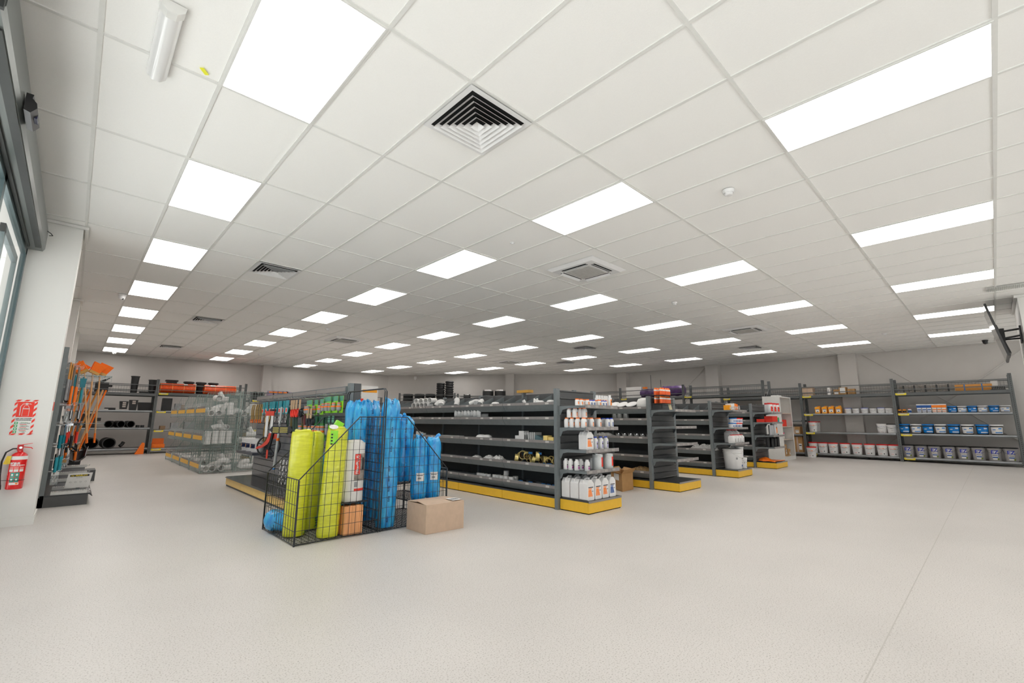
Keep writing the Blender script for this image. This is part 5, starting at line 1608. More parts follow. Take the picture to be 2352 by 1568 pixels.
for i in range(4):
    o = put('ringd', lambda: tag(MB().pipe((-0.04, 0, 0.045), (0.04, 0, 0.045), 0.045, 0.006, 18).build('pipe_ring', mat('dim_grey_pvc', (0.22, 0.23, 0.23), 0.4), None, 40), '', 'pipe fitting'), on_tray(1095+i*7, 954, 1.125, 0.14), -0.8, 'small darker pipe ring behind the grey rings, %s of four' % nth(i, 4), 'darker pipe rings on the second tray')
def simple(name, lab, cat, loc, mb, m, rz=0, smooth=None, group=None):
    o = mb.build(name, m, None, smooth, loc=loc, rot=(0, 0, rz)); return tag(o, lab, cat, group)
simple('flat_fitting', 'flat white fitting at the right of the grey rings, left one', 'pipe fitting', on_tray(1107, 955, 1.125, 0.06), MB().box(-0.04, 0.04, -0.09, 0.09, 0, 0.022), M_pvc)
simple('flat_fitting', 'flat white fitting at the right of the grey rings, right one', 'pipe fitting', on_tray(1127, 954, 1.125, 0.08), MB().box(-0.04, 0.04, -0.13, 0.13, 0, 0.024), M_pvc)
simple('small_coupling', 'small white piece alone at the left of the second tray', 'pipe fitting', on_tray(995, 955, 1.125, 0.1), MB().lathe([(0.04, 0), (0.04, 0.03)], n=16), M_pvc, 0, 40)
for i, px in enumerate((961, 967, 974)):
    simple('coupling', 'white pipe coupling at the left end of the third tray, %s of three' % nth(i, 3), 'pipe fitting', on_tray(px, 990, 0.815, 0.12), MB().lathe([(0.045, 0), (0.045, 0.085-0.015*i)], n=18), M_pvc, 0, 40, 'couplings on the third tray')
simple('channel_grate', 'long pale grey grate lying on the third tray', 'grate', on_tray(1039, 998, 0.815, 0.12), MB().box(-0.05, 0.05, -0.26, 0.26, 0, 0.035), M_pvcg)
for i, (px, w_) in enumerate(((1106, 0.09), (1119, 0.08))):
    simple('domed_fitting', 'white domed cap on the third tray, %s of two' % ('left', 'right')[i], 'pipe fitting', on_tray(px, 1000, 0.815, 0.13), MB().lathe([(w_, 0), (w_*1.0, 0.03), (w_*0.8, 0.055), (w_*0.4, 0.07)], n=22), M_pvc, 0, 50, 'domed caps')
simple('small_disc', 'small white disc on the third tray right of the domed caps', 'pipe fitting', on_tray(1141, 1004, 0.815, 0.1), MB().lathe([(0.05, 0), (0.05, 0.012)], n=16), M_pvc, 0, 40)
xs = ((1193, 0.075, 0.075, M_white), (1203, 0.14, 0.10, M_white), (1214, 0.09, 0.07, M_pvcg))
for i, (px, h_, w_, m_) in enumerate(xs):
    simple('block_box', 'white block on the third tray beside the ribbed grey ones, %s of three' % nth(i, 3), 'box', on_tray(px, 1003, 0.815, 0.14), MB().box(-0.05, 0.05, -w_/2, w_/2, 0, h_), m_, 0, None, 'white blocks on the third tray')
for i in range(6):
    simple('ribbed_plate', 'upright pale grey plate in the row on the third tray, %s of six' % nth(i, 6), 'plate', on_tray(1214+i*4.2, 1003, 0.815, 0.16), MB().box(-0.07, 0.07, -0.010, 0.010, 0, 0.125), M_pvcg, 0, None, 'pale upright plates on the third tray')
simple('level_tool', 'dark teal angled packet right of the upright plates on the third tray', 'packet', on_tray(1247, 1008, 0.815, 0.12), MB().prism([(-0.1, 0.02), (0.08, 0.09), (0.1, 0.09), (0.1, 0.0), (-0.1, 0.0)], 'x', -0.05, 0.05), mat('teal_grey_packet', (0.10, 0.17, 0.19), 0.4))
for i, px in enumerate((1258, 1266, 1272, 1278)):
    simple('yellow_box', 'pale yellow box at the right end of the third tray, %s of four' % nth(i, 4), 'box', on_tray(px, 1010, 0.815, 0.07+0.02*(i % 2)), MB().box(-0.05, 0.05, -0.035, 0.035, 0, 0.07 if i else 0.09), mat('pale_yellow_card', (0.80, 0.62, 0.22), 0.5), 0, None, 'pale yellow boxes')
# brass coloured tape and strap rolls on the fourth tray
M_gold = mat('gold_tape', (0.72, 0.58, 0.22), 0.28, 0.35, var=0.3, scale=20)
rnd = random.Random(12)
for i in range(12):
    px = 1186+i*8.2
    r_ = rnd.uniform(0.045, 0.07)
    key = 'tape%d' % (i % 4)
    def mk(r_=r_):
        t = thing('tape_roll', '', 'tape roll')
        MB().pipe((-0.025, 0, 0), (0.025, 0, 0), r_, r_*0.14, 20).build('tape', M_gold, t, 40)
        MB().pipe((-0.026, 0, 0), (0.026, 0, 0), r_*0.84, 0.004, 20).build('core', mat('tape_core_dark', (0.10, 0.06, 0.03), 0.5), t, 40)
        return t
    p = on_tray(px, 1060+i*0.9, 0.51, 0.09+0.07*((i*2) % 3)/2)
    put(key, mk, (p[0], p[1], p[2]+0.062+(0.05 if i in (2, 3, 6) else 0)), 0, 'shiny gold tape roll in the heap on the fourth tray, %s of twelve' % (nth(i, 12)), 'gold tape rolls on the fourth tray', rot=(rnd.uniform(-0.3, 0.3), rnd.uniform(-0.5, 0.5), rnd.uniform(-1.0, 1.0)))
t = thing('strap_loop', 'pale gold strap curling over the heap of gold tape rolls', 'strap', on_tray(1203, 1052, 0.51, 0.12))
mb = MB()
for k in range(12):
    a0, a1 = PI*k/12, PI*(k+1)/12
    mb._add([(x, -0.16*math.cos(a), 0.16*math.sin(a)) for a in (a0, a1) for x in (-0.03, 0.03)], [(0, 1, 3, 2)])
o = mb.build('strap_band', M_gold, t, 60); s_ = o.modifiers.new('t', 'SOLIDIFY'); s_.thickness = 0.002
for i, (px, py, tz) in enumerate(((1222, 1050, 0.51), (1243, 1045, 0.51), (1256, 1064, 0.51), (1266, 1066, 0.51), (1200, 1105, 0.245), (1222, 1108, 0.245), (1252, 1110, 0.245), (1264, 1112, 0.245), (1277, 1114, 0.245))):
    up_ = 0.13 if i < 2 else 0.0
    t = thing('blue_packet', 'blue and black fittings packet on the %s tray, %s' % (('fourth', 'lowest')[i > 3], nth(i if i < 4 else i-4, 4 if i < 4 else 5)), 'packet', Vector(on_tray(px, py, tz, 0.10))+Vector((0, 0, up_)), 0, 'blue and black packets')
    MB().cb((0, 0, 0.02), (0.06, 0.09, 0.035)).build('packet_body', M_black, t); MB().cb((-0.031, 0, 0.022), (0.004, 0.07, 0.026)).build('blue_label', mat('packet_blue', (0.02, 0.13, 0.34), 0.4), t)
for i, px in enumerate((1100, 1107, 1114, 1123)):
    simple('white_cup', 'low white cup on the lowest tray, left group, %s of four' % nth(i, 4), 'pipe fitting', on_tray(px, 1090, 0.245, 0.10), MB().lathe([(0.037, 0), (0.037, 0.055)], n=18), M_pvc, 0, 40, 'white cups left group')
for i, (px, dz, dp) in enumerate(((1137, 0, 0.10), (1145, 0, 0.12), (1153, 0, 0.10), (1163, 0, 0.09), (1175, 0, 0.08), (1184, 0.0, 0.18), (1162, 0.0, 0.20), (1163, 0.061, 0.2))):
    p = on_tray(px, 1095, 0.245, dp)
    simple('white_cup', 'white cup on the lowest tray, right group, %s' % (['leftmost', 'second from left', 'third from left', 'front middle', 'front right', 'rightmost', 'rear lower', 'rear upper'][i]), 'pipe fitting', (p[0], p[1], p[2]+dz), MB().lathe([(0.040, 0), (0.040, 0.06)], n=18), M_pvc, 0, 40, 'white cups right group')

# second gondola trays
def on3(px, py, tz, depth=0.16):
    p = SX(px, py, gx3+depth); return (gx3+depth, p.y, tz+0.0045)
for i, px in enumerate((1412, 1431, 1452)):
    t = thing('round_pot', 'white lidded black pot in the second gondola top tray, %s of three' % nth(i, 3), 'pot', on3(px, 928, 1.32, 0.13), 0, 'black pots with white lids')
    mb = MB(); mb.T = Matrix.Translation((0, 0, 0.03)) @ Matrix.Rotation(-0.45, 4, 'Y'); mb.lathe([(0.085, 0), (0.095, 0.05)], n=22); mb.build('pot_body', M_black, t, 40)
    mb = MB(); mb.T = Matrix.Translation((0, 0, 0.03)) @ Matrix.Rotation(-0.45, 4, 'Y'); mb.lathe([(0.10, 0.05), (0.10, 0.062)], n=22); mb.build('lid', M_white, t, 40)
t = thing('white_sack', 'white rounded bag leaning against the post of the second gondola', 'bag', on3(1478, 925, 1.32, 0.16))
mb = MB(); mb.lathe([(0.10, 0), (0.11, 0.05), (0.10, 0.12), (0.075, 0.17), (0.03, 0.185)], n=18, sx=0.8, sy=1.25); mb.build('bag_body', M_whitem, t, 60)
for i, px in enumerate((1413, 1424, 1438, 1490)):
    t = thing('glass_jar', 'clear jar on the second gondola second tray, %s of four' % nth(i, 4), 'jar', on3(px, 955, 1.125, 0.12), 0, 'clear jars second tray')
    MB().lathe([(0.05, 0), (0.05, 0.13), (0.04, 0.14)], n=16).build('jar_body', mat('smoky_jar', (0.30, 0.31, 0.30), 0.12, var=0.5, scale=14), t, 40)
    MB().lathe([(0.042, 0.141), (0.042, 0.155)], n=16).build('lid', M_grey, t, 40)
for i in range(6):
    t = thing('glass_jar', 'small clear jar on the second gondola third tray, %s of six' % nth(i, 6), 'jar', on3(1420+i*14, 999, 0.815, 0.10), 0, 'small clear jars third tray')
    MB().lathe([(0.04, 0), (0.04, 0.06)], n=14).build('jar_body', MATS['smoky_jar'], t, 40)
    MB().lathe([(0.042, 0.061), (0.042, 0.072)], n=14).build('lid', M_chrome, t, 40)
o = crumple(0.16, 0.55, 0.085, 9).build('plastic_bag', M_film, None, 25, loc=on3(1385, 995, 0.815, 0.14)); s_ = o.modifiers.new('t', 'SOLIDIFY'); s_.thickness = 0.002; s_.offset = 1; tag(o, 'crumpled clear bag on the second gondola seen past the end shelves', 'bag')
o = crumple(0.16, 0.5, 0.10, 10).build('brown_bag', mat('brown_film', (0.30, 0.19, 0.08), 0.3, var=0.3), None, 25, loc=on3(1476, 1078, 0.245, 0.14)); s_ = o.modifiers.new('t', 'SOLIDIFY'); s_.thickness = 0.002; s_.offset = 1; tag(o, 'brown wrapped bundle on the lowest tray behind the open carton', 'bag')
def on4(px, py, tz, depth=0.16):
    p = SX(px, py, gx4+depth); return (gx4+depth, p.y, tz+0.0045)
for i, px in enumerate((1605, 1618, 1630)):
    o = crumple(0.16, 0.34, 0.13, 20+i).build('plastic_bag', M_film, None, 25, loc=on4(px, 1027, 0.51, 0.14)); s_ = o.modifiers.new('t', 'SOLIDIFY'); s_.thickness = 0.002; s_.offset = 1
    tag(o, 'clear crumpled bag on the third gondola fourth tray, %s of three' % nth(i, 3), 'bag', 'clear bags on the third gondola')

# ------------------------------------------------------------------ white fittings in the cages
rnd = random.Random(33)
def cage_spot(px, py, y, dz):
    p = SY(px, py, y); return (p.x, y, dz)
kinds = {'c': ('ccoup', m_coupling(0.058, 0.15)), 'e': ('celb', m_elbow(0.058, 0.12)), 't': ('ctee', m_tee(0.055, 0.22)), 'l': ('clong', m_coupling(0.058, 0.26))}
word = {'c': 'short white pipe coupling', 'e': 'white pipe bend', 't': 'white pipe tee', 'l': 'long white pipe sleeve'}
zt = [0.04, 0.04+CH, 0.04+2*CH]
cage_items = []   # kind, px, py(unused), y, z offset, tier, rotation
def cg(lst, tier, x0, where):
    for i, (k, fx, fy, dz, rt) in enumerate(lst):
        key, mk = kinds[k]
        y = 10.30+fy
        put(key, mk, (x0+fx, y, zt[tier]+dz), 0, '%s in the %s, %s' % (word[k], where, nth(i, len(lst))), 'white pipe fittings in the cages', rot=rt)
S = PI/2
cg([('c', 0.10, 0.14, 0, (0, 0, 0.2)), ('c', 0.235, 0.14, 0, (0, 0, -0.1)), ('e', 0.33, 0.20, 0.14, (0.8, 0.3, 0.2)), ('c', 0.38, 0.13, 0, (0, 0, 0.15)), ('t', 0.45, 0.22, 0.13, (0.0, 0.3, 1.3)), ('c', 0.51, 0.15, 0, (0, 0, 1.2))], 0, 2.15, 'bottom near cage')
cg([('l', 0.09, 0.15, 0.13, (S+0.15, 0, 0)), ('l', 0.22, 0.14, 0.13, (S, 0, 0)), ('e', 0.18, 0.18, 0.32, (0.4, 1.0, 0.3)), ('c', 0.26, 0.22, 0.275, (0, 0, 0.2)), ('l', 0.345, 0.14, 0.13, (S, 0, 0)), ('c', 0.40, 0.16, 0.275, (0, 0, 0)), ('t', 0.38, 0.36, 0.27, (0, 0, 1.4)), ('l', 0.47, 0.14, 0.13, (S, 0, 0))], 1, 2.15, 'middle near cage')
cg([('c', 0.08, 0.14, 0, (0, 0, 0.3)), ('e', 0.17, 0.22, 0.12, (0.5, 0.4, 0.2)), ('t', 0.22, 0.13, 0, (0, 0, 0.1)), ('c', 0.20, 0.16, 0.32, (0, 0, 0.3)), ('e', 0.33, 0.18, 0.07, (0.4, -0.5, 0.3)), ('t', 0.30, 0.20, 0.30, (0, 0, 1.4)), ('l', 0.44, 0.14, 0.14, (S-0.2, 0, 0)), ('e', 0.50, 0.18, 0.08, (0.2, 0.9, 0.2))], 2, 2.15, 'top near cage')
cg([('c', 0.10, 0.42, 0, (0, 0, 0.4)), ('e', 0.22, 0.40, 0.06, (0.4, 0.6, 0.3)), ('c', 0.34, 0.44, 0, (0, 0, 0.9)), ('t', 0.45, 0.50, 0, (0, 0, 0.2))], 0, 2.15, 'bottom near cage, rear part')
cg([('c', 0.12, 0.40, 0, (0, 0, 0.4)), ('c', 0.20, 0.62, 0, (0, 0, 0.9)), ('t', 0.45, 0.60, 0, (0, 0, 0.2))], 1, 2.15, 'middle near cage, rear part')
cg([('c', 0.10, 1.40, 0, (0, 0, 0.4)), ('e', 0.16, 1.62, 0.06, (0.5, 0.3, 0.9)), ('t', 0.30, 1.60, 0, (0, 0, 0.2))], 0, 2.15, 'bottom second cage')
cg([('c', 0.12, 0.30, 0, (0, 0, 0.2)), ('e', 0.20, 0.55, 0.06, (0.6, 0.2, 0.3)), ('t', 0.3, 0.75, 0, (0, 0, 0.9))], 2, 2.15, 'top near cage rear part')
cg([('t', 0.12, 1.45, 0, (0, 0, 0.5)), ('e', 0.16, 1.75, 0.06, (0.6, 0.2, 0.3)), ('c', 0.14, 2.05, 0, (0, 0, 0.9))], 2, 2.15, 'top second cage')
cg([('e', 0.10, 0.14, 0.07, (0.3, 0.3, 0.3)), ('t', 0.24, 0.14, 0, (0, 0, 1.4)), ('c', 0.42, 0.14, 0, (0, 0, 0.2))], 0, 2.78, 'bottom inner cage')
cg([('c', 0.10, 0.14, 0, (0, 0, 0.2)), ('l', 0.25, 0.16, 0, (0, 0, 1.4)), ('e', 0.42, 0.14, 0.08, (0.3, 0.5, 0.2)), ('t', 0.30, 0.18, 0.12, (0, 0, 1.3))], 1, 2.78, 'middle inner cage')
cg([('c', 0.07, 0.14, 0, (0, 0, 0.2)), ('e', 0.16, 0.16, 0.10, (0.3, 0.2, 0.2)), ('l', 0.24, 0.14, 0.12, (S-0.25, 0, 0)), ('c', 0.34, 0.14, 0, (0, 0, 0.1)), ('t', 0.45, 0.15, 0, (0, 0, 0.6))], 2, 2.78, 'top inner cage')

# ------------------------------------------------------------------ goods on the north racks
def pipe_mouth(label, x, y, z, r, L, rz=0.25, cat='pipe', group=None):
    t = thing('black_pipe', label, cat, (x, y, z), rz, group)
    mb = MB(); mb.T = Matrix.Translation((0, 0, r+0.002)); mb.pipe((0, 0, 0), (0, L, 0), r, r*0.07, 30); mb.build('pipe_wall', M_blackr, t, 40)
    mb = MB(); mb.T = Matrix.Translation((0, 0, r+0.002))
    mb.pipe((0, -0.01, 0), (0, 0.04, 0), r*1.0+0.001, r*0.16, 30); mb.build('rim', mat('black_rim', (0.035, 0.036, 0.036), 0.5), t, 40)
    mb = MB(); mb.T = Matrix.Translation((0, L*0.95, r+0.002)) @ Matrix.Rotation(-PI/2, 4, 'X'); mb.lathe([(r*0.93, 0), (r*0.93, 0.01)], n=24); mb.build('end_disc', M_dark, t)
    return t
for i, x in enumerate((1.00, 1.30, 1.54)):
    pipe_mouth('open ended black pipe on the left rack middle shelf, %s of three' % nth(i, 3), x, YR+0.10, 0.831, 0.105, 0.45, (-0.2, 0.2, 0.15)[i], group='black pipes lying on the middle shelf')
pipe_mouth('large black pipe with open end on the bottom shelf, right one', 1.08, YR+0.02, 0.191, 0.165, 0.5, 0.12, group='large black pipes on the bottom shelf')
pipe_mouth('large black pipe with open end on the bottom shelf, left one', 0.68, YR+0.06, 0.191, 0.17, 0.5, 0.2, group='large black pipes on the bottom shelf')
t = thing('black_elbow', 'dark plastic elbow leaning behind the large pipe at the bottom', 'pipe fitting', (1.36, YR+0.28, 0.25), 0.6); mb = MB(); mb.tube([(0, 0, 0.0), (0.06, 0, 0.05), (0.10, 0, 0.12)], 0.05, 12); mb.build('elbow_body', M_blackr, t, 40)
for i, x in enumerate((1.72, 1.81)):
    simple('black_cup', 'low black pipe socket on the middle shelf of the left rack, %s one' % ('left', 'right')[i], 'pipe fitting', (x+0.03*i, YR+0.15, 0.831), MB().lathe([(0.052, 0), (0.052, 0.075)], n=18), M_blackr, 0, 40)
t = thing('storm_chamber', 'dark plastic chamber half hidden behind the brooms on the left rack', 'drain part', (0.55, YR+0.25, 0.831)); MB().box(-0.20, 0.16, -0.15, 0.15, 0, 0.42).build('chamber_body', M_blackr, t); MB().box(0.16, 0.26, -0.08, 0.08, 0.20, 0.30).build('spout', M_blackr, t)
for i, (x, h_) in enumerate(((1.50, 0.55), (1.96, 0.46))):
    t = thing('black_bin', 'tall round black bin with rim on top of the left rack, %s one' % ('left', 'right')[i], 'bin', (x, YR+0.25, 1.931), 0, 'tall black bins')
    MB().lathe([(0.085, 0), (0.105, h_-0.03)], n=22).build('bin_body', M_blackr, t, 40); MB().lathe([(0.118, h_-0.03), (0.118, h_)], n=22).build('rim', M_blackr, t, 40)
t = thing('gully_trap', 'black gully trap with slanted lid at the left end of the top shelf', 'drain part', (0.72, YR+0.25, 1.931)); 
MB().box(-0.17, 0.15, -0.12, 0.12, 0, 0.30).build('trap_body', M_blackr, t); MB().prism([(-0.15, 0.30), (0.02, 0.30), (0.16, 0.44), (0.15, 0.455)], 'y', -0.1, 0.1).build('slanted_lid', M_blackr, t)
MB().box(0.15, 0.24, -0.05, 0.05, 0.16, 0.23).build('spout', M_blackr, t)
simple('flat_tray', 'flat black tray lying on the top shelf beside the right black bin', 'tray', (1.78, YR+0.20, 1.931), MB().box(-0.14, 0.12, -0.1, 0.1, 0, 0.06), M_black)
for i, (x, w_, h_) in enumerate(((1.30, 0.20, 0.28), (1.535, 0.20, 0.33))):
    t = thing('drain_box', 'black tapered box with white labels on the upper shelf, %s one' % ('left', 'right')[i], 'box', (x, YR+0.2, 1.376), 0, 'black tapered boxes')
    MB().hexa((-w_*0.42, w_*0.42, -0.09, 0.09), (-w_*0.55, w_*0.55, -0.1, 0.1), 0, h_).build('box_body', M_black, t)
    mb = MB()
    for k in range(3-i): mb.box(-0.035, 0.05, -0.1035-0.004, -0.1015, h_-0.07-k*0.06, h_-0.025-k*0.06)
    mb.build('white_label', mat('dull_label', (0.50, 0.44, 0.40), 0.6), t)
simple('black_crate', 'wide black crate on the upper shelf next to the rack post', 'crate', (1.84, YR+0.25, 1.376), MB().hexa((-0.16, 0.16, -0.12, 0.12), (-0.19, 0.19, -0.14, 0.14), 0, 0.26), M_black)
simple('black_tray', 'low black tray on the upper shelf behind the broom handles', 'tray', (0.98, YR+0.15, 1.376), MB().box(-0.13, 0.13, -0.1, 0.1, 0, 0.07), M_black)
for i, (x, w_) in enumerate(((0.80, 0.14), (1.25, 0.13))):
    simple('white_strip', 'pale flat strip lying at the front of the upper shelf, %s one' % ('left', 'right')[i], 'strip', (x, YR+0.04, 1.376), MB().box(-w_, w_, -0.04, 0.04, 0, 0.03), M_tick)
# second rack: orange tubes, black caps
for i, (xa, xb) in enumerate(((2.16, 3.14), (3.40, 4.38))):
    t = thing('orange_mesh_roll', 'bright orange mesh roll lying on the rack top, %s one' % ('left', 'right')[i], 'roll', (xa, YR+0.16, 1.971+0.165), 0, 'orange mesh rolls')
    MB().pipe((0, 0, 0), (xb-xa, 0, 0), 0.160, 0.02, 28).build('mesh_wall', mat('orange_mesh', (0.90, 0.09, 0.01), 0.35, var=0.25, scale=30), t, 40)
    mb = MB()
    for k in range(4): mb.pipe(((xb-xa)*k/3.05, 0, 0), ((xb-xa)*k/3.05+0.012, 0, 0), 0.163, 0.004, 28)
    mb.build('tie_band', mat('orange_band', (1.0, 0.45, 0.12), 0.4), t, 40)
    mb = MB(); mb.arc(0.164, 0.62+0.02 if i == 0 else 0.18, 0.75 if i == 0 else 0.32, -2.9, -2.2, 0, 5)
    mb.v = [Vector((v.z, v.x*1.0 if False else v.y, -v.x)) for v in mb.v]
    mb.build('sticker', M_paper, t)
for i, (px, kind) in enumerate(((395, 'sq'), (435, 'rd'), (463, 'rd'), (491, 'rd'))):
    p = SY(px, 872, YR+0.48)
    if kind == 'sq': mb = MB(); mb.box(-0.14, 0.14, -0.10, 0.10, 0.29, 0.41); mb.box(-0.17, 0.17, -0.13, 0.13, 0.41, 0.46); mb.box(-0.06, 0.06, -0.06, 0.06, 0, 0.29)
    else: mb = MB().lathe([(0.13, 0), (0.13, 0.37), (0.165, 0.38), (0.165, 0.42), (0.15, 0.435)], n=24)
    simple('drain_part', 'black %s pipe part standing behind the orange rolls, %s of four' % (('square', 'round')[kind == 'rd'], nth(i, 4)), 'drain part', (p.x, YR+0.48, 1.971), mb, M_blackr, 0, 40, 'black parts behind the orange rolls')
simple('white_block', 'small white block at the right end of the orange rolls', 'box', (4.45, YR+0.12, 1.971), MB().box(-0.07, 0.13, -0.06, 0.06, 0, 0.10), M_paper)
for i, (x, z_, w_, h_, m_) in enumerate(((2.40, 1.376, 0.26, 0.42, M_black), (2.72, 1.376, 0.18, 0.25, M_grey), (2.36, 0.761, 0.14, 0.12, M_cardi), (2.68, 0.761, 0.20, 0.22, M_grey), (3.10, 0.761, 0.3, 0.25, M_grey), (2.85, 1.376, 0.12, 0.2, M_cardi))):
    hh = h_
    simple('stored_box', 'dim %s box behind the cages on the second rack, %s' % (('black', 'grey', 'brown', 'grey', 'grey', 'brown')[i], ('upper left', 'upper middle', 'lower left', 'lower middle', 'lower right', 'upper right')[i]), 'box', (x+0.02, YR+0.3, z_), MB().box(-w_/2, w_/2, -0.12, 0.12, 0, hh), m_, 0, None, 'boxes behind the cages')
t = thing('orange_ramp', 'bright orange plastic step on the bottom shelf beside the rack post', 'step', (2.32, YR+0.22, 0.171), 0)
mb = MB(); mb.prism([(-0.17, 0), (0.17, 0), (0.15, 0.30), (-0.15, 0.30)], 'y', 0.08, 0.12); mb.prism([(-0.17, 0), (0.17, 0), (0.17, 0.12), (-0.17, 0.12)], 'y', -0.10, 0.08); mb.build('step_body', M_orange, t)
t = thing('traffic_cone', 'orange wedge shaped barrier foot left of the rack post on the floor', 'barrier', (1.86, YR-0.02, 0.001), 0)
mb = MB(); mb.prism([(-0.14, 0), (0.08, 0), (0.08, 0.34), (0.02, 0.36)], 'y', -0.12, 0.06); mb.build('barrier_body', M_orange, t)
# goods of racks three and four
for i, px in enumerate((586, 601)):
    p = SY(px, 896, YR-0.1)
    simple('black_box', 'small black box on the rack top right of the second post, %s one' % ('left', 'right')[i], 'box', (p.x, YR-0.1, 1.821), MB().hexa((-0.16, 0.16, -0.1, 0.1), (-0.05, 0.05, -0.1, 0.1), 0, 0.30), M_black)
M_lil = mat('lilac_pack', (0.36, 0.28, 0.40), 0.4, var=0.2)
for i, px in enumerate((622, 632, 643, 654)):
    p = SY(px, 897, YR-0.12)
    t = thing('lilac_packet', 'lilac packet with orange mark on the far rack top, %s of four' % nth(i, 4), 'packet', (p.x, YR-0.12, 1.821), 0, 'lilac packets')
    MB().box(-0.10, 0.10, -0.1, 0.1, 0, 0.36).build('packet_body', M_lil, t); MB().box(-0.08, 0.06, -0.103, -0.1, 0.27, 0.33).build('orange_mark', M_org2, t)
p = SY(662, 897, YR-0.12)
t = thing('cushion_pack', 'lilac and blue pointed pack right of the lilac packets', 'packet', (p.x+0.15, YR-0.12, 1.821)); MB().prism([(-0.25, 0), (0.45, 0), (0.45, 0.12), (0.2, 0.30), (-0.25, 0.36)], 'y', -0.1, 0.1).build('packet_body', M_lil, t); MB().prism([(0.2, 0.02), (0.44, 0.02), (0.44, 0.11), (0.2, 0.27)], 'y', -0.104, -0.1).build('blue_mark', M_cyan, t)

# ------------------------------------------------------------------ angled wall racks: coils and drums
def coil_at(lab, px, ybase, r, h, n, group, m_=None, dist=0.0):
    r = r*0.93
    # a vertical pile of flat pipe coils standing on a rack top; put where that line of sight meets the racks
    d = _ray(px, 900); 
    a = q0+Vector((dn.x, dn.y, 0))*0.3
    tt = ((a-CAM).x*dn.x+(a-CAM).y*dn.y)/(d.x*dn.x+d.y*dn.y)
    p = CAM+d*tt
    for k in range(n):
        key = 'coil%.2f_%.2f' % (r, h)
        def mk():
            t = thing('pipe_coil', '', 'pipe coil')
            for j in range(3):
                z0 = h*(j+0.5)/3
                MB().tube([(r*0.84*math.cos(a), r*0.84*math.sin(a), z0) for a in [2*PI*i/22 for i in range(22)]], min(h/6, r*0.16), 7, closed=True).build('pipe_turn', M_blackr, t, 60)
            MB().pipe((0, 0, 0.01), (0, 0, h-0.01), r*0.86, 0.02, 22).build('coil_core', M_blackr, t, 40)
            return t
        put(key, mk, (p.x, p.y, ybase+k*h), 0, lab % (('bottom', 'middle', 'top')[k if n > 2 else k*(2 if n == 2 else 1)] if n > 1 else 'single'), group)
for i, px in enumerate((938, 964, 989)):
    coil_at('black pipe coil low on the far angled rack, '+nth(i, 3)+' stack, %s', px, 2.001, 0.27, 0.165, 2, 'black pipe coils far back')
coil_at('black pipe coil in the left tall stack, %s one', 1012, 1.951, 0.22, 0.30, 3, 'black pipe coils far back')
coil_at('black pipe coil in the right tall stack, %s one', 1032, 1.951, 0.22, 0.33, 3, 'black pipe coils far back')
def drum_at(lab, px, z, r, h):
    d = _ray(px, 900); a = q0+Vector((dn.x, dn.y, 0))*0.3
    tt = ((a-CAM).x*dn.x+(a-CAM).y*dn.y)/(d.x*dn.x+d.y*dn.y); p = CAM+d*tt
    t = thing('black_drum', lab, 'drum', (p.x, p.y, z), 0, 'black drums with silver rims')
    MB().lathe([(r, 0), (r, h)], n=24).build('drum_body', M_blackr, t, 40)
    MB().lathe([(r*1.03, h*0.9), (r*1.03, h), (r*0.95, h)], n=24).build('rim', M_chrome, t, 40)
    MB().lathe([(r*1.01, h*0.45), (r*1.01, h*0.52)], n=24).build('band', M_grey, t, 40)
drum_at('small black drum alone between the coil stacks and the larger drums', 1073, 1.951, 0.165, 0.36)
drum_at('black drum with silver rim on the far rack, left of the pair', 1121, 1.951, 0.25, 0.56)
drum_at('black drum with silver rim on the far rack, right of the pair', 1149, 1.951, 0.25, 0.56)
# purple packs and sheets on the free standing rack
M_purp = mat('purple_wrap', (0.10, 0.05, 0.16), 0.4, var=0.3, scale=8)
t = thing('purple_pack', 'dark purple padded pack on the rack, right of the orange tube packs', 'pack', (15.98, 7.10, 2.001)); 
mb = roll(0.19, 0.86, 41, True); mb.v = [Vector((v.x, v.z-0.43, v.y*0.95+0.215)) for v in mb.v]; mb.build('pack_body', M_purp, t, 70)
t = thing('purple_pack', 'dark purple padded pack on the rack, left of the orange tube packs', 'pack', (15.98, 8.1, 2.001)); 
mb = roll(0.16, 0.6, 42, True); mb.v = [Vector((v.x, v.z-0.30, v.y*0.95+0.175)) for v in mb.v]; mb.build('pack_body', M_purp, t, 70); MB().box(-0.16, -0.05, 0.0, 0.14, 0.335, 0.40).build('orange_tag', M_org2, t)
simple('white_sheet', 'white sheet pack with yellow mark on the rack behind the second gondola', 'sheet', (16.02, 8.75, 2.001), MB().box(-0.02, 0.02, -0.33, 0.33, 0, 0.44), M_paper)
simple('pale_box', 'long pale box on the far gondola top left of the second gondola post', 'box', (gx3+0.75, 4.9, 1.535), MB().box(-0.12, 0.12, -0.45, 0.3, 0, 0.07), mat('pale_blue_card', (0.36, 0.40, 0.42), 0.5))
simple('orange_case', 'small amber case on top of the nearest gondola back panel', 'box', (gx+0.42, 4.02, 1.527), MB().box(-0.05, 0.05, -0.13, 0.13, 0, 0.04), mat('amber_case', (0.55, 0.30, 0.05), 0.5))

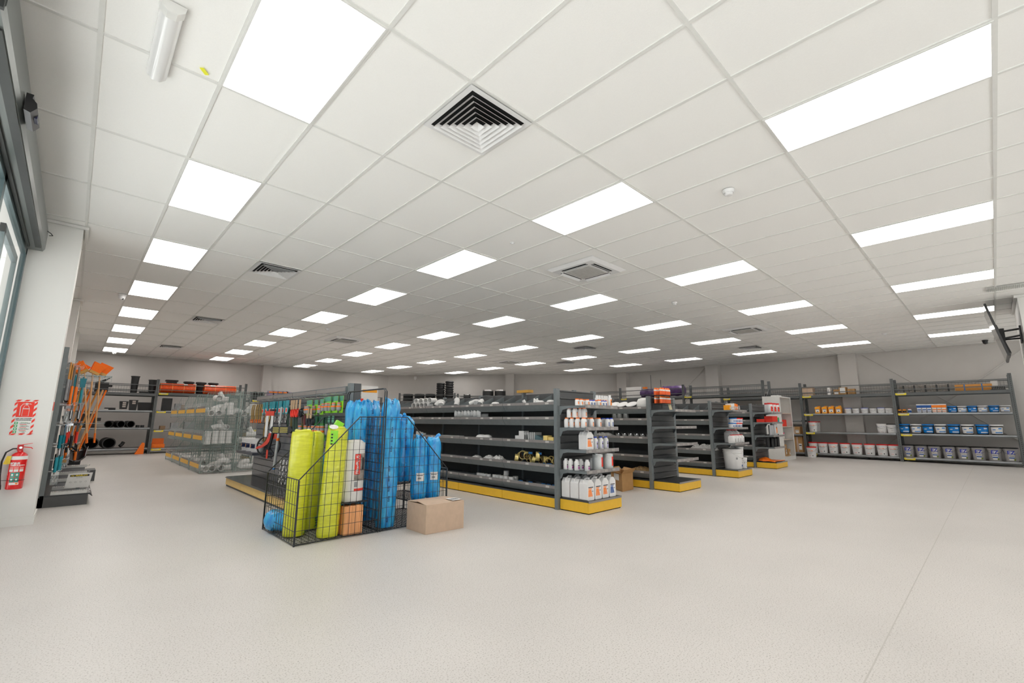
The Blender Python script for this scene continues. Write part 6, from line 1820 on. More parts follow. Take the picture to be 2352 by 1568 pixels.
# ------------------------------------------------------------------ goods hanging on the slatwall
def hook_prong(t, x=0.0, L=0.13):
    mb = MB(); mb.tube([(0.06, 0, 0.02), (-0.07, 0, 0.02), (-0.085, 0, 0.035)], 0.003, 5); mb.build('hook', M_chrome, t)
def m_card_pack(top, body, acc, w=0.085, h=0.22, bl=0.03):
    def f():
        t = thing('carded_tool', '', 'packaged tool')
        mb = MB(); mb.box(-0.004, 0.0, -w/2, w/2, -h, 0); mb.build('card', body, t)
        MB().box(-0.0055, -0.004, -w/2, w/2, -h*0.30, -0.002).build('card_header', top, t)
        mb = MB(); mb.lathe([(bl*0.7, -h*0.88), (bl, -h*0.80), (bl, -h*0.62), (bl*0.75, -h*0.55), (bl*0.75, -h*0.38)], c=(-bl*0.9, 0), n=12); mb.build('tool_body', M_grey, t, 40)
        mb = MB(); mb.lathe([(bl*1.08, -h*0.66), (bl*1.08, -h*0.58)], c=(-bl*0.9, 0), n=12); mb.lathe([(bl*0.82, -h*0.46), (bl*0.82, -h*0.42)], c=(-bl*0.9, 0), n=12); mb.build('orange_ring', acc, t, 40)
        hook_prong(t)
        return t
    return f
GXH = GXP-0.10
def slat_pos(px, py, x=GXH):
    p = SX(px, py, x); return (x, p.y, p.z)
pk1 = m_card_pack(M_mgreen, M_lgreen, M_orange, 0.11, 0.20)
for i, px in enumerate((711, 716, 729, 742, 750, 758, 765, 774, 786)):
    p = SX(px, 900, GXH-(0.03*(i % 2)))
    zt_ = 1.36 if px < 750 else 1.385
    put('gpk', pk1, (p.x, p.y, zt_), 0, 'green carded hose fitting in the upper hanging row, %s of nine' % nth(i, 9), 'green carded hose fittings')
pk2 = m_card_pack(M_dgreen, mat('green_card2', (0.06, 0.30, 0.05), 0.4), M_orange, 0.09, 0.30, 0.034)
for i, px in enumerate((697, 710, 719, 727, 734, 741, 748)):
    p = SX(px, 955, GXH-0.02*(i % 2)); put('gpk2', pk2, (p.x, p.y, 1.145), 0, 'tall green and black carded sprayer in the lower row, %s of seven' % nth(i, 7), 'green and black carded sprayers')
pk3 = m_card_pack(M_mgreen, M_dgreen, M_grey, 0.07, 0.26, 0.026)
for i, px in enumerate((757, 766)):
    p = SX(px, 955, GXH); put('gpk3', pk3, (p.x, p.y, 1.15), 0, 'narrow carded nozzle right of the sprayers, %s one' % ('left', 'right')[i], 'narrow carded nozzles')
def m_tealpack():
    t = thing('carded_hook', '', 'packaged tool')
    MB().box(-0.004, 0, -0.07, 0.07, -0.14, 0).build('card', M_tealc, t)
    mb = MB(); mb.lathe([(0.07, -0.005), (0.07, 0.0)], n=20); mb.v = [Vector((v.z-0.003, v.x, v.y-0.14)) for v in mb.v]; mb.build('round_card', M_tealc, t)
    MB().box(-0.011, -0.009, -0.04, 0.04, -0.18, -0.11).build('white_square', M_paper, t)
    mb = MB(); mb.box(-0.013, -0.011, -0.028, 0.026, -0.170, -0.120); mb.build('red_mark', M_redl, t)
    mb = MB(); mb.tube([(-0.005, 0, -0.2), (-0.005, 0.02, -0.27), (-0.005, 0.0, -0.33), (-0.005, -0.03, -0.29), (-0.005, -0.02, -0.24)], 0.006, 6); mb.build('steel_hook', M_chrome, t, 60)
    hook_prong(t); return t
for i, px in enumerate((607, 614, 623, 630, 636, 645, 653, 661)):
    p = SX(px, 922, GXH-0.02*(i % 2)); put('tpk', m_tealpack, (p.x, p.y, 1.385), 0, 'teal carded steel hook in the hanging row, %s of eight' % nth(i, 8), 'teal carded hooks')
def m_strap(m_, L, n, w=0.05):
    def f():
        t = thing('hanging_rope', '', 'rope')
        for k in range(n):
            y = (k-(n-1)/2)*w/n
            MB().tube([(0, y, 0), (-0.012, y*1.3+0.004, -L*0.35), (-0.008, y*1.6, -L*0.7), (0.0, y*1.2, -L)], 0.007, 6).build('cord', m_, t, 60)
        hook_prong(t); return t
    return f
M_cordg = mat('dark_green_cord', (0.03, 0.07, 0.05), 0.6); M_cordo = mat('olive_cord', (0.14, 0.11, 0.03), 0.6); M_cordb = mat('black_cord', (0.02, 0.022, 0.03), 0.6); M_cordr = mat('dark_red_cord', (0.16, 0.03, 0.03), 0.6)
for i, (px, m_, L, n, nm) in enumerate(((666, M_cordg, 0.38, 3, 'dark green'), (674, M_cordo, 0.36, 2, 'olive'), (680, M_cordg, 0.42, 4, 'dark green'), (686, M_cordg, 0.40, 4, 'dark green'), (704, M_cordr, 0.26, 3, 'dark red'), (699, M_cordr, 0.22, 1, 'thin red'))):
    p = SX(px, 930, GXH); o = m_strap(m_, L, n)(); o.location = (p.x, p.y, 1.27 if i < 4 else 1.20); tag(o, '%s cord hanging from the slatwall, %s of six cords' % (nm, nth(i, 6)), 'rope', 'cords on the slatwall')
def m_hank(m_):
    def f():
        t = thing('rope_hank', '', 'rope')
        for k in range(3):
            MB().tube([(-0.012*k, 0.035*math.cos(a)+0.004*k, -0.17+0.05*math.sin(a)-0.006*k) for a in [2*PI*i/16 for i in range(16)]], 0.011, 6, closed=True).build('loop', m_, t, 60)
        MB().box(-0.04, -0.036, -0.035, 0.035, -0.13, 0).build('header_card', mat('craft_card', (0.48, 0.33, 0.20), 0.6), t)
        hook_prong(t); return t
    return f
for i, (px, m_, nm) in enumerate(((677, M_redl, 'red'), (682, M_redl, 'red'), (688, M_redl, 'red'), (696, M_cordb, 'black'), (716, M_cordb, 'black'), (723, M_cordb, 'dark blue'))):
    p = SX(px, 922, GXH-0.03); o = m_hank(m_)(); o.location = (p.x, p.y, 1.375 if i < 4 else 1.25); tag(o, '%s rope hank hanging on the slatwall, %s of six hanks' % (nm, nth(i, 6)), 'rope', 'rope hanks on the slatwall')
M_gstrap = mat('golden_strap', (0.40, 0.26, 0.08), 0.5, 0.2, var=0.3, scale=25)
for i, px in enumerate((582, 586, 591, 595, 600, 604)):
    p = SX(px, 930, GXH); o = m_strap(M_gstrap, 0.26, 2, 0.06)(); o.location = (p.x, p.y, 1.36)
    MB().tube([(-0.01, 0.0, -0.26), (-0.01, 0.02, -0.29), (-0.01, 0.0, -0.31)], 0.010, 6).build('orange_tip', M_orange, o)
    tag(o, 'golden brown strap with small hook on the slatwall, %s of six' % nth(i, 6), 'strap', 'golden brown straps')
for i, px in enumerate((616, 621)):
    t = thing('brass_shackle', 'large brass shackle hanging below the teal cards, %s one' % ('left', 'right')[i], 'shackle', (GXH-0.02, SX(px, 950, GXH).y, 1.12))
    MB().tube([(0, 0.05*math.cos(a), 0.06*math.sin(a)*(1.0)) for a in [2*PI*k/18 for k in range(18)]], 0.017, 8, closed=True).build('ring', M_brass, t, 60)
    MB().tube([(0, -0.02, -0.05), (0, 0.06, -0.20), (0, 0.05, -0.34), (0, 0.13, -0.38)], 0.018, 7, r_end=0.006).build('shank', M_brass, t, 60)
    hook_prong(t)
t = thing('measuring_wheel', 'measuring wheel with red frame and folded white handle hanging on the slatwall', 'measuring wheel', (GXP-0.175, SX(617, 1024, GXP-0.175).y, 0.70), R(58))
MB().tube([(0, 0.16*math.cos(a), 0.16*math.sin(a)) for a in [2*PI*k/28 for k in range(28)]], 0.012, 8, closed=True).build('tyre', M_black, t, 60)
mb = MB()
for k in range(5):
    a = 2*PI*k/5+0.3; mb.tube([(0, 0, 0), (0, 0.155*math.cos(a), 0.155*math.sin(a))], 0.007, 6)
mb.lathe([(0.02, -0.02), (0.02, 0.02)], n=10); mb.build('spokes', M_black, t)
mb = MB(); mb.prism([(0.01, 0.14), (0.035, 0.08), (0.09, 0.02), (0.155, -0.005), (0.165, -0.04), (0.08, -0.02), (0.01, 0.03), (-0.03, 0.10), (-0.13, 0.12), (-0.14, 0.18), (0.0, 0.20)], 'x', -0.05, -0.025)
mb.v = [Vector((v.x, v.y, v.z)) for v in mb.v]; mb.build('red_frame', mat('wheel_red', (0.72, 0.04, 0.01), 0.35), t)
MB().box(-0.05, -0.03, -0.012, 0.012, -0.18, -0.05).build('red_stand', MATS['wheel_red'], t)
MB().tube([(-0.06, -0.02, -0.05), (-0.07, -0.05, 0.12), (-0.07, -0.06, 0.20)], 0.02, 8).build('black_grip', M_black, t, 50)
for k, y in enumerate((0.05, -0.02)):
    MB().box(-0.035, -0.01, y-0.02, y+0.015, 0.14, 0.46).build('folded_handle', M_white, t)
MB().box(-0.04, 0.0, -0.045, 0.075, 0.46, 0.53).build('red_clamp', MATS['wheel_red'], t)
MB().box(-0.02, 0.03, -0.02, 0.02, 0.53, 0.56).build('hook', M_black, t)
mb = MB(); mb.tube([(0.01, 0, 0.55), (0.09, -0.14, 0.555)], 0.006, 6); mb.build('hanger', M_black, t)
t = thing('telescopic_pole', 'pale grey telescopic pole hanging upright on the slatwall', 'pole', (GXP-0.13, SX(640, 1000, GXP-0.13).y, 0))
yb_ = 0.08
MB().tube([(0, yb_, 0.385), (0, 0.02, 0.80)], 0.020, 12).build('lower_tube', mat('pole_grey', (0.52, 0.55, 0.55), 0.3, 0.2), t, 40)
MB().tube([(0, 0.02, 0.80), (0, -0.03, 1.29)], 0.017, 12).build('upper_tube', MATS['pole_grey'], t, 40)
MB().tube([(0, 0.022, 0.79), (0, 0.018, 0.83)], 0.023, 10).build('orange_collar', M_orange, t, 40)
MB().tube([(0, yb_+0.001, 0.37), (0, yb_, 0.39)], 0.021, 10).build('blue_foot', M_cyan, t, 40)
MB().tube([(0.13, -0.02, 1.22), (-0.02, -0.02, 1.22)], 0.004, 6).build('hook', M_chrome, t)
t = thing('tool_pouch', 'black bag with yellow stripes hanging in front of the slatwall pole', 'bag', (GXP-0.20, SX(648, 984, GXP-0.20).y, 0.955), R(45))
t.scale = (0.85, 0.85, 0.85)
mb = MB(); mb.prism([(-0.16, -0.05), (0.14, -0.06), (0.20, 0.0), (0.16, 0.06), (-0.16, 0.06), (-0.19, 0.0)], 'x', -0.03, 0.03); mb.v = [Vector((v.x, v.y, v.z)) for v in mb.v]; mb.build('bag_body', M_black, t)
mb = MB()
for k in range(3):
    z0 = -0.038+k*0.032
    for a, b in ((-0.14, -0.04), (-0.02, 0.11)): mb.box(-0.033, -0.030, -b, -a, z0, z0+0.013)
mb.build('yellow_stripe', mat('stripe_yellow', (0.85, 0.70, 0.15), 0.4), t)
MB().tube([(0.02, -0.08, 0.05), (0.05, 0.0, 0.26), (0.02, 0.08, 0.05)], 0.005, 6).build('strap', M_black, t)
MB().tube([(0.15, -0.13, 0.26), (0.05, 0, 0.26)], 0.004, 6).build('hook', M_chrome, t)
# chains in front
for i, (px, py) in enumerate(((643, 1080), (650, 1075), (658, 1080), (664, 1085), (648, 1110))):
    x = GXP-0.12-0.03*(i % 2)
    p = SX(px, py, x)
    t = thing('steel_chain', 'bright steel chain hanging behind the wire bin, %s of five' % nth(i, 5), 'chain', (x, p.y, 0.50), 0, 'steel chains on the slatwall')
    for k in range(7):
        c = -0.045*k
        mb = MB(); mb.tube([((0.018*math.cos(a) if k % 2 else 0.0), (0.018*math.cos(a) if k % 2 == 0 else 0.0), c+0.032*math.sin(a)) for a in [2*PI*j/12 for j in range(12)]], 0.006, 6, closed=True); mb.build('link', M_chrome, t, 60)
    MB().tube([(0.10, 0, 0.03), (-0.01, 0, 0.03)], 0.004, 6).build('hook', M_chrome, t)
for i, (px, yy) in enumerate(((567, 8.02), (585, 7.72), (577, 7.45))):
    o = put('navybk', m_bucket(0.10, 0.20, M_white, M_white, 'blank', taper=0.88), (GXP-0.16, (7.98, 7.72, 7.42)[i], 0.5855), -PI/2, 'white bucket on the small slatwall shelf, %s of three' % nth(i, 3), 'white buckets on the slatwall shelf')
    if i == 0:
        mb = MB(); mb.arc(0.1025, 0.06, 0.13, -PI/2-0.9, -PI/2+0.9, 0, 10); mb.arc(0.1035, 0.075, 0.115, -PI/2-0.7, -PI/2+0.1, 1, 8); lb = mb.build('navy_label', [mat('navy_label', (0.01, 0.02, 0.07), 0.4), M_yjerry], o)
        put('navybk2', lambda: o, (GXP-0.16, 7.98, 0.5855), -PI/2, o['label'], 'white buckets on the slatwall shelf')
# goods on the far side of the slatwall gondola
for i, px in enumerate((818, 827)):
    t = thing('white_glove_pack', 'white packet with red header on the far side of the slatwall, %s one' % ('left', 'right')[i], 'packet', (GXP+0.22, SX(px, 920, GXP+0.22).y, 1.06), 0, 'white packets with red headers')
    MB().box(-0.02, 0.02, -0.05, 0.05, 0, 0.27).build('packet_body', M_whitew, t); MB().box(-0.021, 0.021, -0.05, 0.05, 0.27, 0.31).build('red_header', M_redl, t)
    MB().box(-0.12, 0.0, -0.003, 0.003, 0.311, 0.317).build('hook', M_chrome, t)
for i, (x, y, z_) in enumerate(((4.2, 7.2, 1.52),)): pass
t = thing('sign_card', 'white notice card with amber strip far behind the wire divider', 'sign', (4.05, 6.93, 1.20)); MB().box(-0.16, 0.16, -0.002, 0.002, 0.10, 0.52).build('card', M_paper, t); MB().box(-0.14, 0.14, -0.004, -0.002, 0.40, 0.45).build('amber_strip', M_yjerry, t); MB().box(-0.01, 0.01, 0.002, 0.01, -1.2, 0.4).build('card_post', M_steel, t)
MB().box(-0.15, 0.15, -0.1, 0.1, -1.2, -1.19).build('base', M_steel, t)
t = thing('wire_basket_stand', 'white wire basket stand holding orange helmets, far behind the bins', 'basket', (4.385, 7.32, 0)); mb = MB()
mb.grid((-0.30, -0.2, 0.95), (0.6, 0, 0), (0, 0, 0.30), 10, 4, 0.005); mb.grid((-0.30, 0.2, 0.95), (0.6, 0, 0), (0, 0, 0.30), 10, 4, 0.005); mb.grid((-0.30, -0.2, 0.95), (0.6, 0, 0), (0, 0.4, 0), 10, 6, 0.005); mb.grid((-0.3, -0.2, 0.95), (0, 0.4, 0), (0, 0, 0.30), 6, 4, 0.005); mb.build('basket_wire', M_white, t)
mb = MB()
for x in (-0.29, 0.29):
    for y in (-0.19, 0.19): mb.box(x-0.008, x+0.008, y-0.008, y+0.008, 0, 0.95)
mb.build('leg_frame', M_white, t)
for i in range(2):
    simple('hard_hat', 'orange hard hat in the white wire basket, %s one' % ('left', 'right')[i], 'helmet', (4.255+i*0.26, 7.32, 0.965), MB().lathe([(0.125, 0.0), (0.11, 0.012), (0.105, 0.08), (0.075, 0.135), (0.02, 0.15)], n=20), mat('helmet_orange', (0.90, 0.22, 0.01), 0.35), 0, 60, 'orange hard hats')

# ------------------------------------------------------------------ tool stand by the entrance pillar
t = thing('peg_stand', 'dark steel peg stand crowded with tools, behind the entrance pillar', 'shelving', (0, 0, 0))
MB().box(-0.06, 0.02, 7.40, 7.46, 0, 2.03).build('upright_post', M_steel, t)
MB().box(-0.045, -0.02, 7.46, 9.70, 0.1, 1.98).build('back_panel', M_steeld, t)
MB().box(-0.06, 0.02, 9.64, 9.70, 0, 2.03).build('upright_post', M_steel, t)
MB().box(-0.05, 0.0, 7.46, 9.64, 1.98, 2.03).build('top_rail', M_steel, t)
MB().box(-0.04, 0.43, 7.40, 9.70, 0, 0.125).build('base_box', M_steeld, t)
mb = MB(); mb.prism([(-0.02, 0.126), (0.44, 0.126), (0.47, 0.10), (0.475, 0.10), (0.45, 0.145), (-0.02, 0.145)], 'y', 7.40, 9.70); mb.build('base_deck', M_deck, t)
rnd = random.Random(77)
def hook2(t, L=0.18, z=0.01):
    MB().tube([(-L*0.95, 0, z), (0.03, 0, z), (0.045, 0, z+0.018)], 0.0028, 5).build('hook', M_chrome, t)
def m_tool(headm, gripm, L, kind):
    def f():
        t = thing('hand_tool', '', 'hand tool')
        if kind == 'bag':
            o = MB().box(-0.022, 0.022, -0.012, 0.012, -L, -0.04).build('clear_packet', M_clear, t)
            mb = MB()
            for k in range(5): mb.tube([(-0.015+0.006*k, -0.004+0.002*k, -L+0.02+0.02*(k % 3)), (0.012-0.005*k, 0.003, -L*0.35-0.015*(k % 2))], 0.005, 6)
            mb.build('metal_parts', M_chrome, t, 50)
            MB().box(-0.022, 0.022, -0.004, 0.004, -0.04, 0).build('header_card', headm, t)
        else:
            MB().tube([(0, 0, -L*0.45), (0, 0, -L)], 0.016, 8).build('grip', gripm, t, 50)
            MB().tube([(0, 0, 0), (0, 0, -L*0.45)], 0.009, 6).build('shaft', headm, t, 50)
            if kind == 'scoop': 
                MB().prism([(-0.035, -0.02), (0.035, -0.02), (0.028, -0.15), (-0.028, -0.15)], 'y', -0.008, 0.008).build('blade', headm, t)
            if kind == 'hammer': MB().cb((0, 0, -0.02), (0.10, 0.03, 0.03)).build('tool_head', M_chrome, t)
            MB().tube([(0, 0.012*math.cos(a), -L-0.012+0.012*math.sin(a)) for a in [2*PI*k/10 for k in range(10)]], 0.004, 5, closed=True).build('hang_ring', M_dark, t)
        hook2(t); return t
    return f
def rowtools(key, mk, z, xs, y0, y1, n, lab, group):
    for i in range(n):
        x = 0.05+xs*(0.5+0.5*(i % 2))+rnd.uniform(-0.01, 0.01)
        put(key, mk, (x, y0+(y1-y0)*i/max(1, n-1), z), rnd.uniform(-0.3, 0.3), lab % (('nearest', 'second nearest', 'third nearest', 'fourth nearest', 'fifth nearest', 'sixth nearest', 'farthest')[i if i < n-1 else 6] if n > 1 else 'single'), group)
tl = rowtools
M_dull = mat('dull_blade', (0.26, 0.20, 0.16), 0.4, 0.4)
tl('t1', m_tool(M_dull, M_orange, 0.60, 'plain'), 1.80, 0.10, 7.56, 8.3, 7, 'long handled tool with orange grip in the top row, %s', 'orange gripped tools')
tl('t11', m_tool(M_woodd, M_grey, 0.50, 'plain'), 1.84, 0.03, 7.50, 8.2, 6, 'brown handled tool beside the post in the top row, %s', 'brown handled tools')
tl('t2', m_tool(M_teal, M_tealc, 0.42, 'scoop'), 1.70, 0.16, 7.9, 8.5, 3, 'teal scoop hanging in the top row, %s', 'teal scoops')
tl('t3', m_tool(M_grey, M_grey, 0.22, 'bag'), 1.27, 0.08, 7.50, 8.4, 7, 'clear bag of metal parts on the middle row, %s', 'clear bags of parts')
tl('t12', m_tool(M_chrome, M_chrome, 0.20, 'plain'), 1.30, 0.16, 7.55, 8.6, 7, 'short chrome tool hanging in the middle row, %s', 'short chrome tools')
tl('t4', m_tool(M_chrome, M_teal, 0.30, 'plain'), 1.02, 0.06, 7.50, 7.9, 4, 'teal handled trowel in the middle row, %s', 'teal handled trowels')
tl('t5', m_tool(M_chrome, M_redl, 0.28, 'hammer'), 1.04, 0.18, 7.9, 8.8, 6, 'hammer with red grip in the middle row, %s', 'hammers with red grips')
tl('t13', m_tool(M_grey, M_black, 0.30, 'plain'), 1.00, 0.13, 7.7, 8.9, 7, 'black handled tool in the middle row, %s', 'black handled tools')
tl('t6', m_tool(M_chrome, M_tealc, 0.34, 'plain'), 0.76, 0.07, 7.50, 7.95, 5, 'teal handled tool in the lower row, %s', 'lower teal handled tools')
tl('t7', m_tool(M_black, M_orange, 0.22, 'plain'), 0.72, 0.20, 8.3, 9.1, 5, 'black tool with orange grip in the lower row, %s', 'black and orange tools')
tl('t14', m_tool(M_paper, M_grey, 0.24, 'plain'), 0.70, 0.13, 7.9, 8.6, 5, 'pale tool on a hook in the lower row, %s', 'pale lower tools')
tl('t8', m_tool(M_paper, M_paper, 0.16, 'bag'), 0.42, 0.05, 7.50, 7.62, 3, 'white framed packet near the floor, %s', 'white framed packets')
tl('t9', m_tool(M_grey, M_grey, 0.5, 'plain'), 1.58, 0.18, 8.3, 9.3, 7, 'grey metal rod tool in the upper row, %s', 'grey rod tools')
tl('t10', m_tool(M_cardd, M_grey, 0.12, 'bag'), 0.55, 0.10, 7.75, 7.9, 2, 'brown topped packet hanging in the lower row, %s', 'brown topped packets')
# trowels / wire gratings lying in steps on the base
def m_grate():
    t = thing('channel_grate', '', 'grate')
    mb = MB(); mb.box(-0.17, 0.17, -0.06, -0.052, 0, 0.035); mb.box(-0.17, 0.17, 0.052, 0.06, 0, 0.035)
    mb.build('grate_side', mat('grate_grey', (0.60, 0.60, 0.58), 0.3, 0.3), t)
    mb = MB()
    for k in range(15): mb.prism([(-0.16+k*0.0225, -0.05), (-0.150+k*0.0225, -0.05), (-0.142+k*0.0225, 0.05), (-0.152+k*0.0225, 0.05)], 'z', 0.026, 0.033)
    mb.build('grate_bar', MATS['grate_grey'], t)
    mb = MB(); mb.tube([(0.165, 0, 0.02), (0.19, 0, 0.02), (0.205, 0.008, 0.03), (0.19, 0.012, 0.035)], 0.004, 5); mb.build('clip', M_chrome, t)
    return t
for i, (y, z_) in enumerate(((7.46, 0.146), (8.05, 0.146), (8.35, 0.22), (8.62, 0.29), (8.95, 0.36))):
    o = put('grate', m_grate, (0.245, y, z_), 0, 'pale steel channel grate on the peg stand base, %s' % ('nearest', 'second', 'third', 'fourth', 'farthest')[i], 'steel channel grates')
    if z_ > 0.15:
        s = simple('grate_support', 'grey riser block under a channel grate, %s of four' % ('nearest', 'second', 'third', 'farthest')[i-1], 'riser', (0.245, y, 0.1455), MB().box(-0.15, 0.15, -0.05, 0.05, 0, z_-0.146), M_grey, 0, None, 'riser blocks')
t = thing('sign_card', 'white product sign with black and yellow brand strip on the peg stand', 'sign', (0.325, 7.66, 0.146), 0)
t.scale = (0.92, 1, 0.78)
mb = MB(); mb.prism([(-0.145, 0.06), (0.115, 0.06), (0.14, 0.30), (-0.12, 0.30)], 'y', -0.003, 0.003); mb.build('card', M_paper, t)
MB().box(-0.10, 0.105, -0.0045, -0.0032, 0.245, 0.275).build('brand_strip', M_text, t)
mesh_text('MARLEY', 0.033, t, (0.022, -0.0055, 0.260), (PI/2, 0, 0), mat('brand_yellow', (0.90, 0.68, 0.02), 0.4), 'lettering', 0.0003, 1.1)
mesh_text('//w', 0.028, t, (-0.073, -0.0055, 0.260), (PI/2, 0, 0), MATS['brand_yellow'], 'lettering', 0.0003, 1.0)
mesh_text('Cyclones', 0.018, t, (0.0, -0.0050, 0.225), (PI/2, 0, 0), M_grey, 'lettering', 0.0003)
mb = MB()
for k in range(4): mb.tube([(-0.09+k*0.055+0.01*math.cos(a), -0.004, 0.155+0.012*math.sin(a)) for a in [2*PI*j/8 for j in range(8)]], 0.0018, 4, closed=True)
mb.build('pictogram', M_grey, t)
MB().box(-0.02, 0.02, 0.003, 0.02, 0.0, 0.10).build('card_foot', M_steel, t)
t = thing('shovel', 'shovel hanging low with shiny curved blade over the channel grates', 'shovel', (0.27, 8.55, 0.14))
t.scale = (0.8, 0.8, 0.8)
mb = MB(); n = 12
vs, fs = [], []
for j in range(6):
    for i in range(n+1):
        u = (i/n-0.5); v = j/5
        vs.append((u*0.30*(1-0.15*v), -0.22*v*0.3, 0.80-0.20*v-0.10*math.cos(u*3.0)*(1)+0.10))
for j in range(5):
    for i in range(n):
        a = j*(n+1)+i; fs.append((a, a+1, a+n+2, a+n+1))
mb._add([(x, y, z_-0.20) for x, y, z_ in vs], fs); o = mb.build('blade', mat('blade_steel', (0.10, 0.09, 0.09), 0.12, 0.9), t, 60); s_ = o.modifiers.new('t', 'SOLIDIFY'); s_.thickness = 0.004
MB().tube([(0, 0.0, 0.62), (-0.12, 0.06, 0.72), (-0.27, 0.12, 1.25)], 0.016, 8).build('handle', M_black, t, 50)
# brooms and spades in a wire rack farther along the wall
t = thing('broom_rack', 'galvanised wire rack on posts holding brooms upside down', 'rack', (0.30, 10.25, 0))
mb = MB(); mb.grid((-0.23, -0.2, 1.86), (0.52, 0, 0), (0, 0.4, 0), 6, 4, 0.008); mb.grid((-0.23, -0.2, 1.76), (0.52, 0, 0), (0, 0, 0.10), 8, 2, 0.006); mb.grid((-0.23, -0.2, 1.02), (0.52, 0, 0), (0, 0.4, 0), 6, 4, 0.006); mb.build('wire_tray', mat('galv_wire_grey', (0.36, 0.42, 0.42), 0.35, 0.5), t)
mb = MB()
for y in (-0.19, 0.19): mb.tube([(-0.22, y, 0.0), (-0.22, y, 1.86)], 0.014, 6)
mb.build('post', MATS['galv_wire_grey'], t)
def m_broom():
    t = thing('broom', '', 'broom')
    T_ = Matrix.Rotation(R(28), 4, 'Y'); mb = MB(); mb.T = T_; mb.hexa((-0.072, 0.072, -0.025, 0.025), (-0.10, 0.10, -0.03, 0.03), 0.055, 0.21); mb.build('bristles', mat('broom_bristle', (1.0, 0.16, 0.0), 0.7, var=0.15, scale=60, stretch=(6, 6, 0.6)), t)
    mb = MB(); mb.T = T_; mb.box(-0.075, 0.075, -0.03, 0.03, 0.01, 0.056); mb.build('broom_block', mat('broom_block', (0.60, 0.33, 0.08), 0.5), t)
    MB().tube([(0, 0, 0.03), (0, 0, -1.08)], 0.0125, 8).build('handle', M_wood, t, 50)
    MB().tube([(0, 0, -1.05), (0, 0, -1.22)], 0.0155, 8).build('grip', M_orange, t, 50)
    return t
for i, (x, y, ty, tx, spin) in enumerate(((0.105, 10.30, 0.03, 0.02, 0.3), (0.22, 10.12, 0.15, 0.02, 3.0), (0.33, 10.20, -0.05, 0.0, 0.25), (0.43, 10.34, -0.06, 0.02, 0.1))):
    o = put('broom', m_broom, (x, y, 1.89), 0, 'upside down broom with orange bristles in the wire rack, %s of four' % nth(i, 4), 'brooms with orange bristles', rot=(tx, ty, spin))
for i, (x, y, lx, m_, nm) in enumerate(((0.16, 10.42, 0.12, M_woodd, 'brown'), (0.22, 10.60, 0.22, M_woodd, 'brown'), (0.27, 10.48, 0.20, M_orange, 'orange'), (0.34, 10.54, 0.26, M_woodd, 'brown'), (0.42, 10.66, 0.24, M_wood, 'pale'), (0.46, 10.72, 0.26, M_orange, 'orange'))):
    t = thing('spade', '%s handled spade leaning in the broom rack, %s of six' % (nm, nth(i, 6)), 'spade', (x-lx*0.6, y+0.05, 0.46), 0, 'leaning spades')
    MB().tube([(0, 0, 0.0), (lx, -0.03, 1.18)], 0.015, 8).build('handle', m_, t, 50)
    mb = MB(); mb.prism([(-0.07, 0.02), (0.07, 0.05), (0.06, -0.20), (0.0, -0.26), (-0.07, -0.21)], 'y', -0.004, 0.004); mb.build('blade', M_black, t)
    MB().tube([(0, 0, -0.03), (0.01, 0, 0.1)], 0.02, 8).build('socket', M_black, t, 50)
simple('rack_base', 'flat grey base tray under the spades', 'tray', (0.28, 10.5, 0.001), MB().box(-0.30, 0.30, -0.12, 0.34, 0, 0.19), M_steeld)

# ------------------------------------------------------------------ extinguisher and its sign on the pillar
yp = 6.2195
t = thing('fire_extinguisher', 'red fire extinguisher with black hose and yellow tag on the entrance pillar', 'fire extinguisher', (-0.192, 6.14, 0.385))
r_ = 0.064
MB().lathe([(r_*0.93, 0), (r_, 0.008), (r_, 0.315), (r_*0.9, 0.345), (r_*0.55, 0.365), (0.022, 0.372), (0.022, 0.385)], n=28).build('cylinder', mat('extinguisher_red', (0.74, 0.012, 0.014), 0.25, coat=0.5), t, 50)
mb = MB(); mb.arc(r_*1.006, 0.295, 0.33, -PI/2-1.5, -PI/2+1.5, 0, 16); mb.build('white_band', M_paper, t)
mb = MB(); c0 = -PI/2
def lp(a, b, z0, z1, m): mb.arc(r_*1.008, z0, z1, c0+a, c0+b, m, 6)
lp(-0.9, 0.9, 0.235, 0.243, 0); lp(-0.9, 0.4, 0.226, 0.230, 3)
for k in range(3): lp(-0.9+k*0.62, -0.9+k*0.62+0.5, 0.20, 0.222, 3); lp(-0.9+k*0.62, -0.9+k*0.62+0.5, 0.175, 0.198, 0)
for a in (0, 1):
    for b in (0, 1): lp(-0.62+a*0.55, -0.62+a*0.55+0.5, 0.072+b*0.05, 0.118+b*0.05, 1); mb.arc(r_*1.012, 0.085+b*0.05, 0.105+b*0.05, c0-0.5+a*0.55, c0-0.28+a*0.55, 0, 3)
lp(-0.62, 0.5, 0.045, 0.068, 0); mb.arc(r_*1.012, 0.05, 0.063, c0+0.12, c0+0.42, 2, 3)
mb.build('label', [M_paper, mat('label_teal_green', (0.02, 0.30, 0.23), 0.4), M_org2, mat('label_pale_red', (0.75, 0.25, 0.22), 0.4)], t)
for i, ch in enumerate('argus'):
    a = c0-0.78+i*0.235
    mesh_text(ch, 0.040, t, (r_*1.02*math.cos(a), r_*1.02*math.sin(a), 0.262), (PI/2, 0, a+PI/2), M_paper, 'lettering', 0.0004)
MB().box(-0.026, 0.018, -0.022, 0.022, 0.385, 0.445).build('valve', mat('valve_red', (0.50, 0.015, 0.015), 0.3), t)
MB().tube([(0, -0.023, 0.415), (0, -0.030, 0.415)], 0.012, 12).build('gauge', M_chrome, t, 40)
MB().prism([(0.0, 0.440), (0.08, 0.455), (0.08, 0.459), (0.0, 0.446)], 'y', -0.008, 0.008).build('upper_lever', M_red, t)
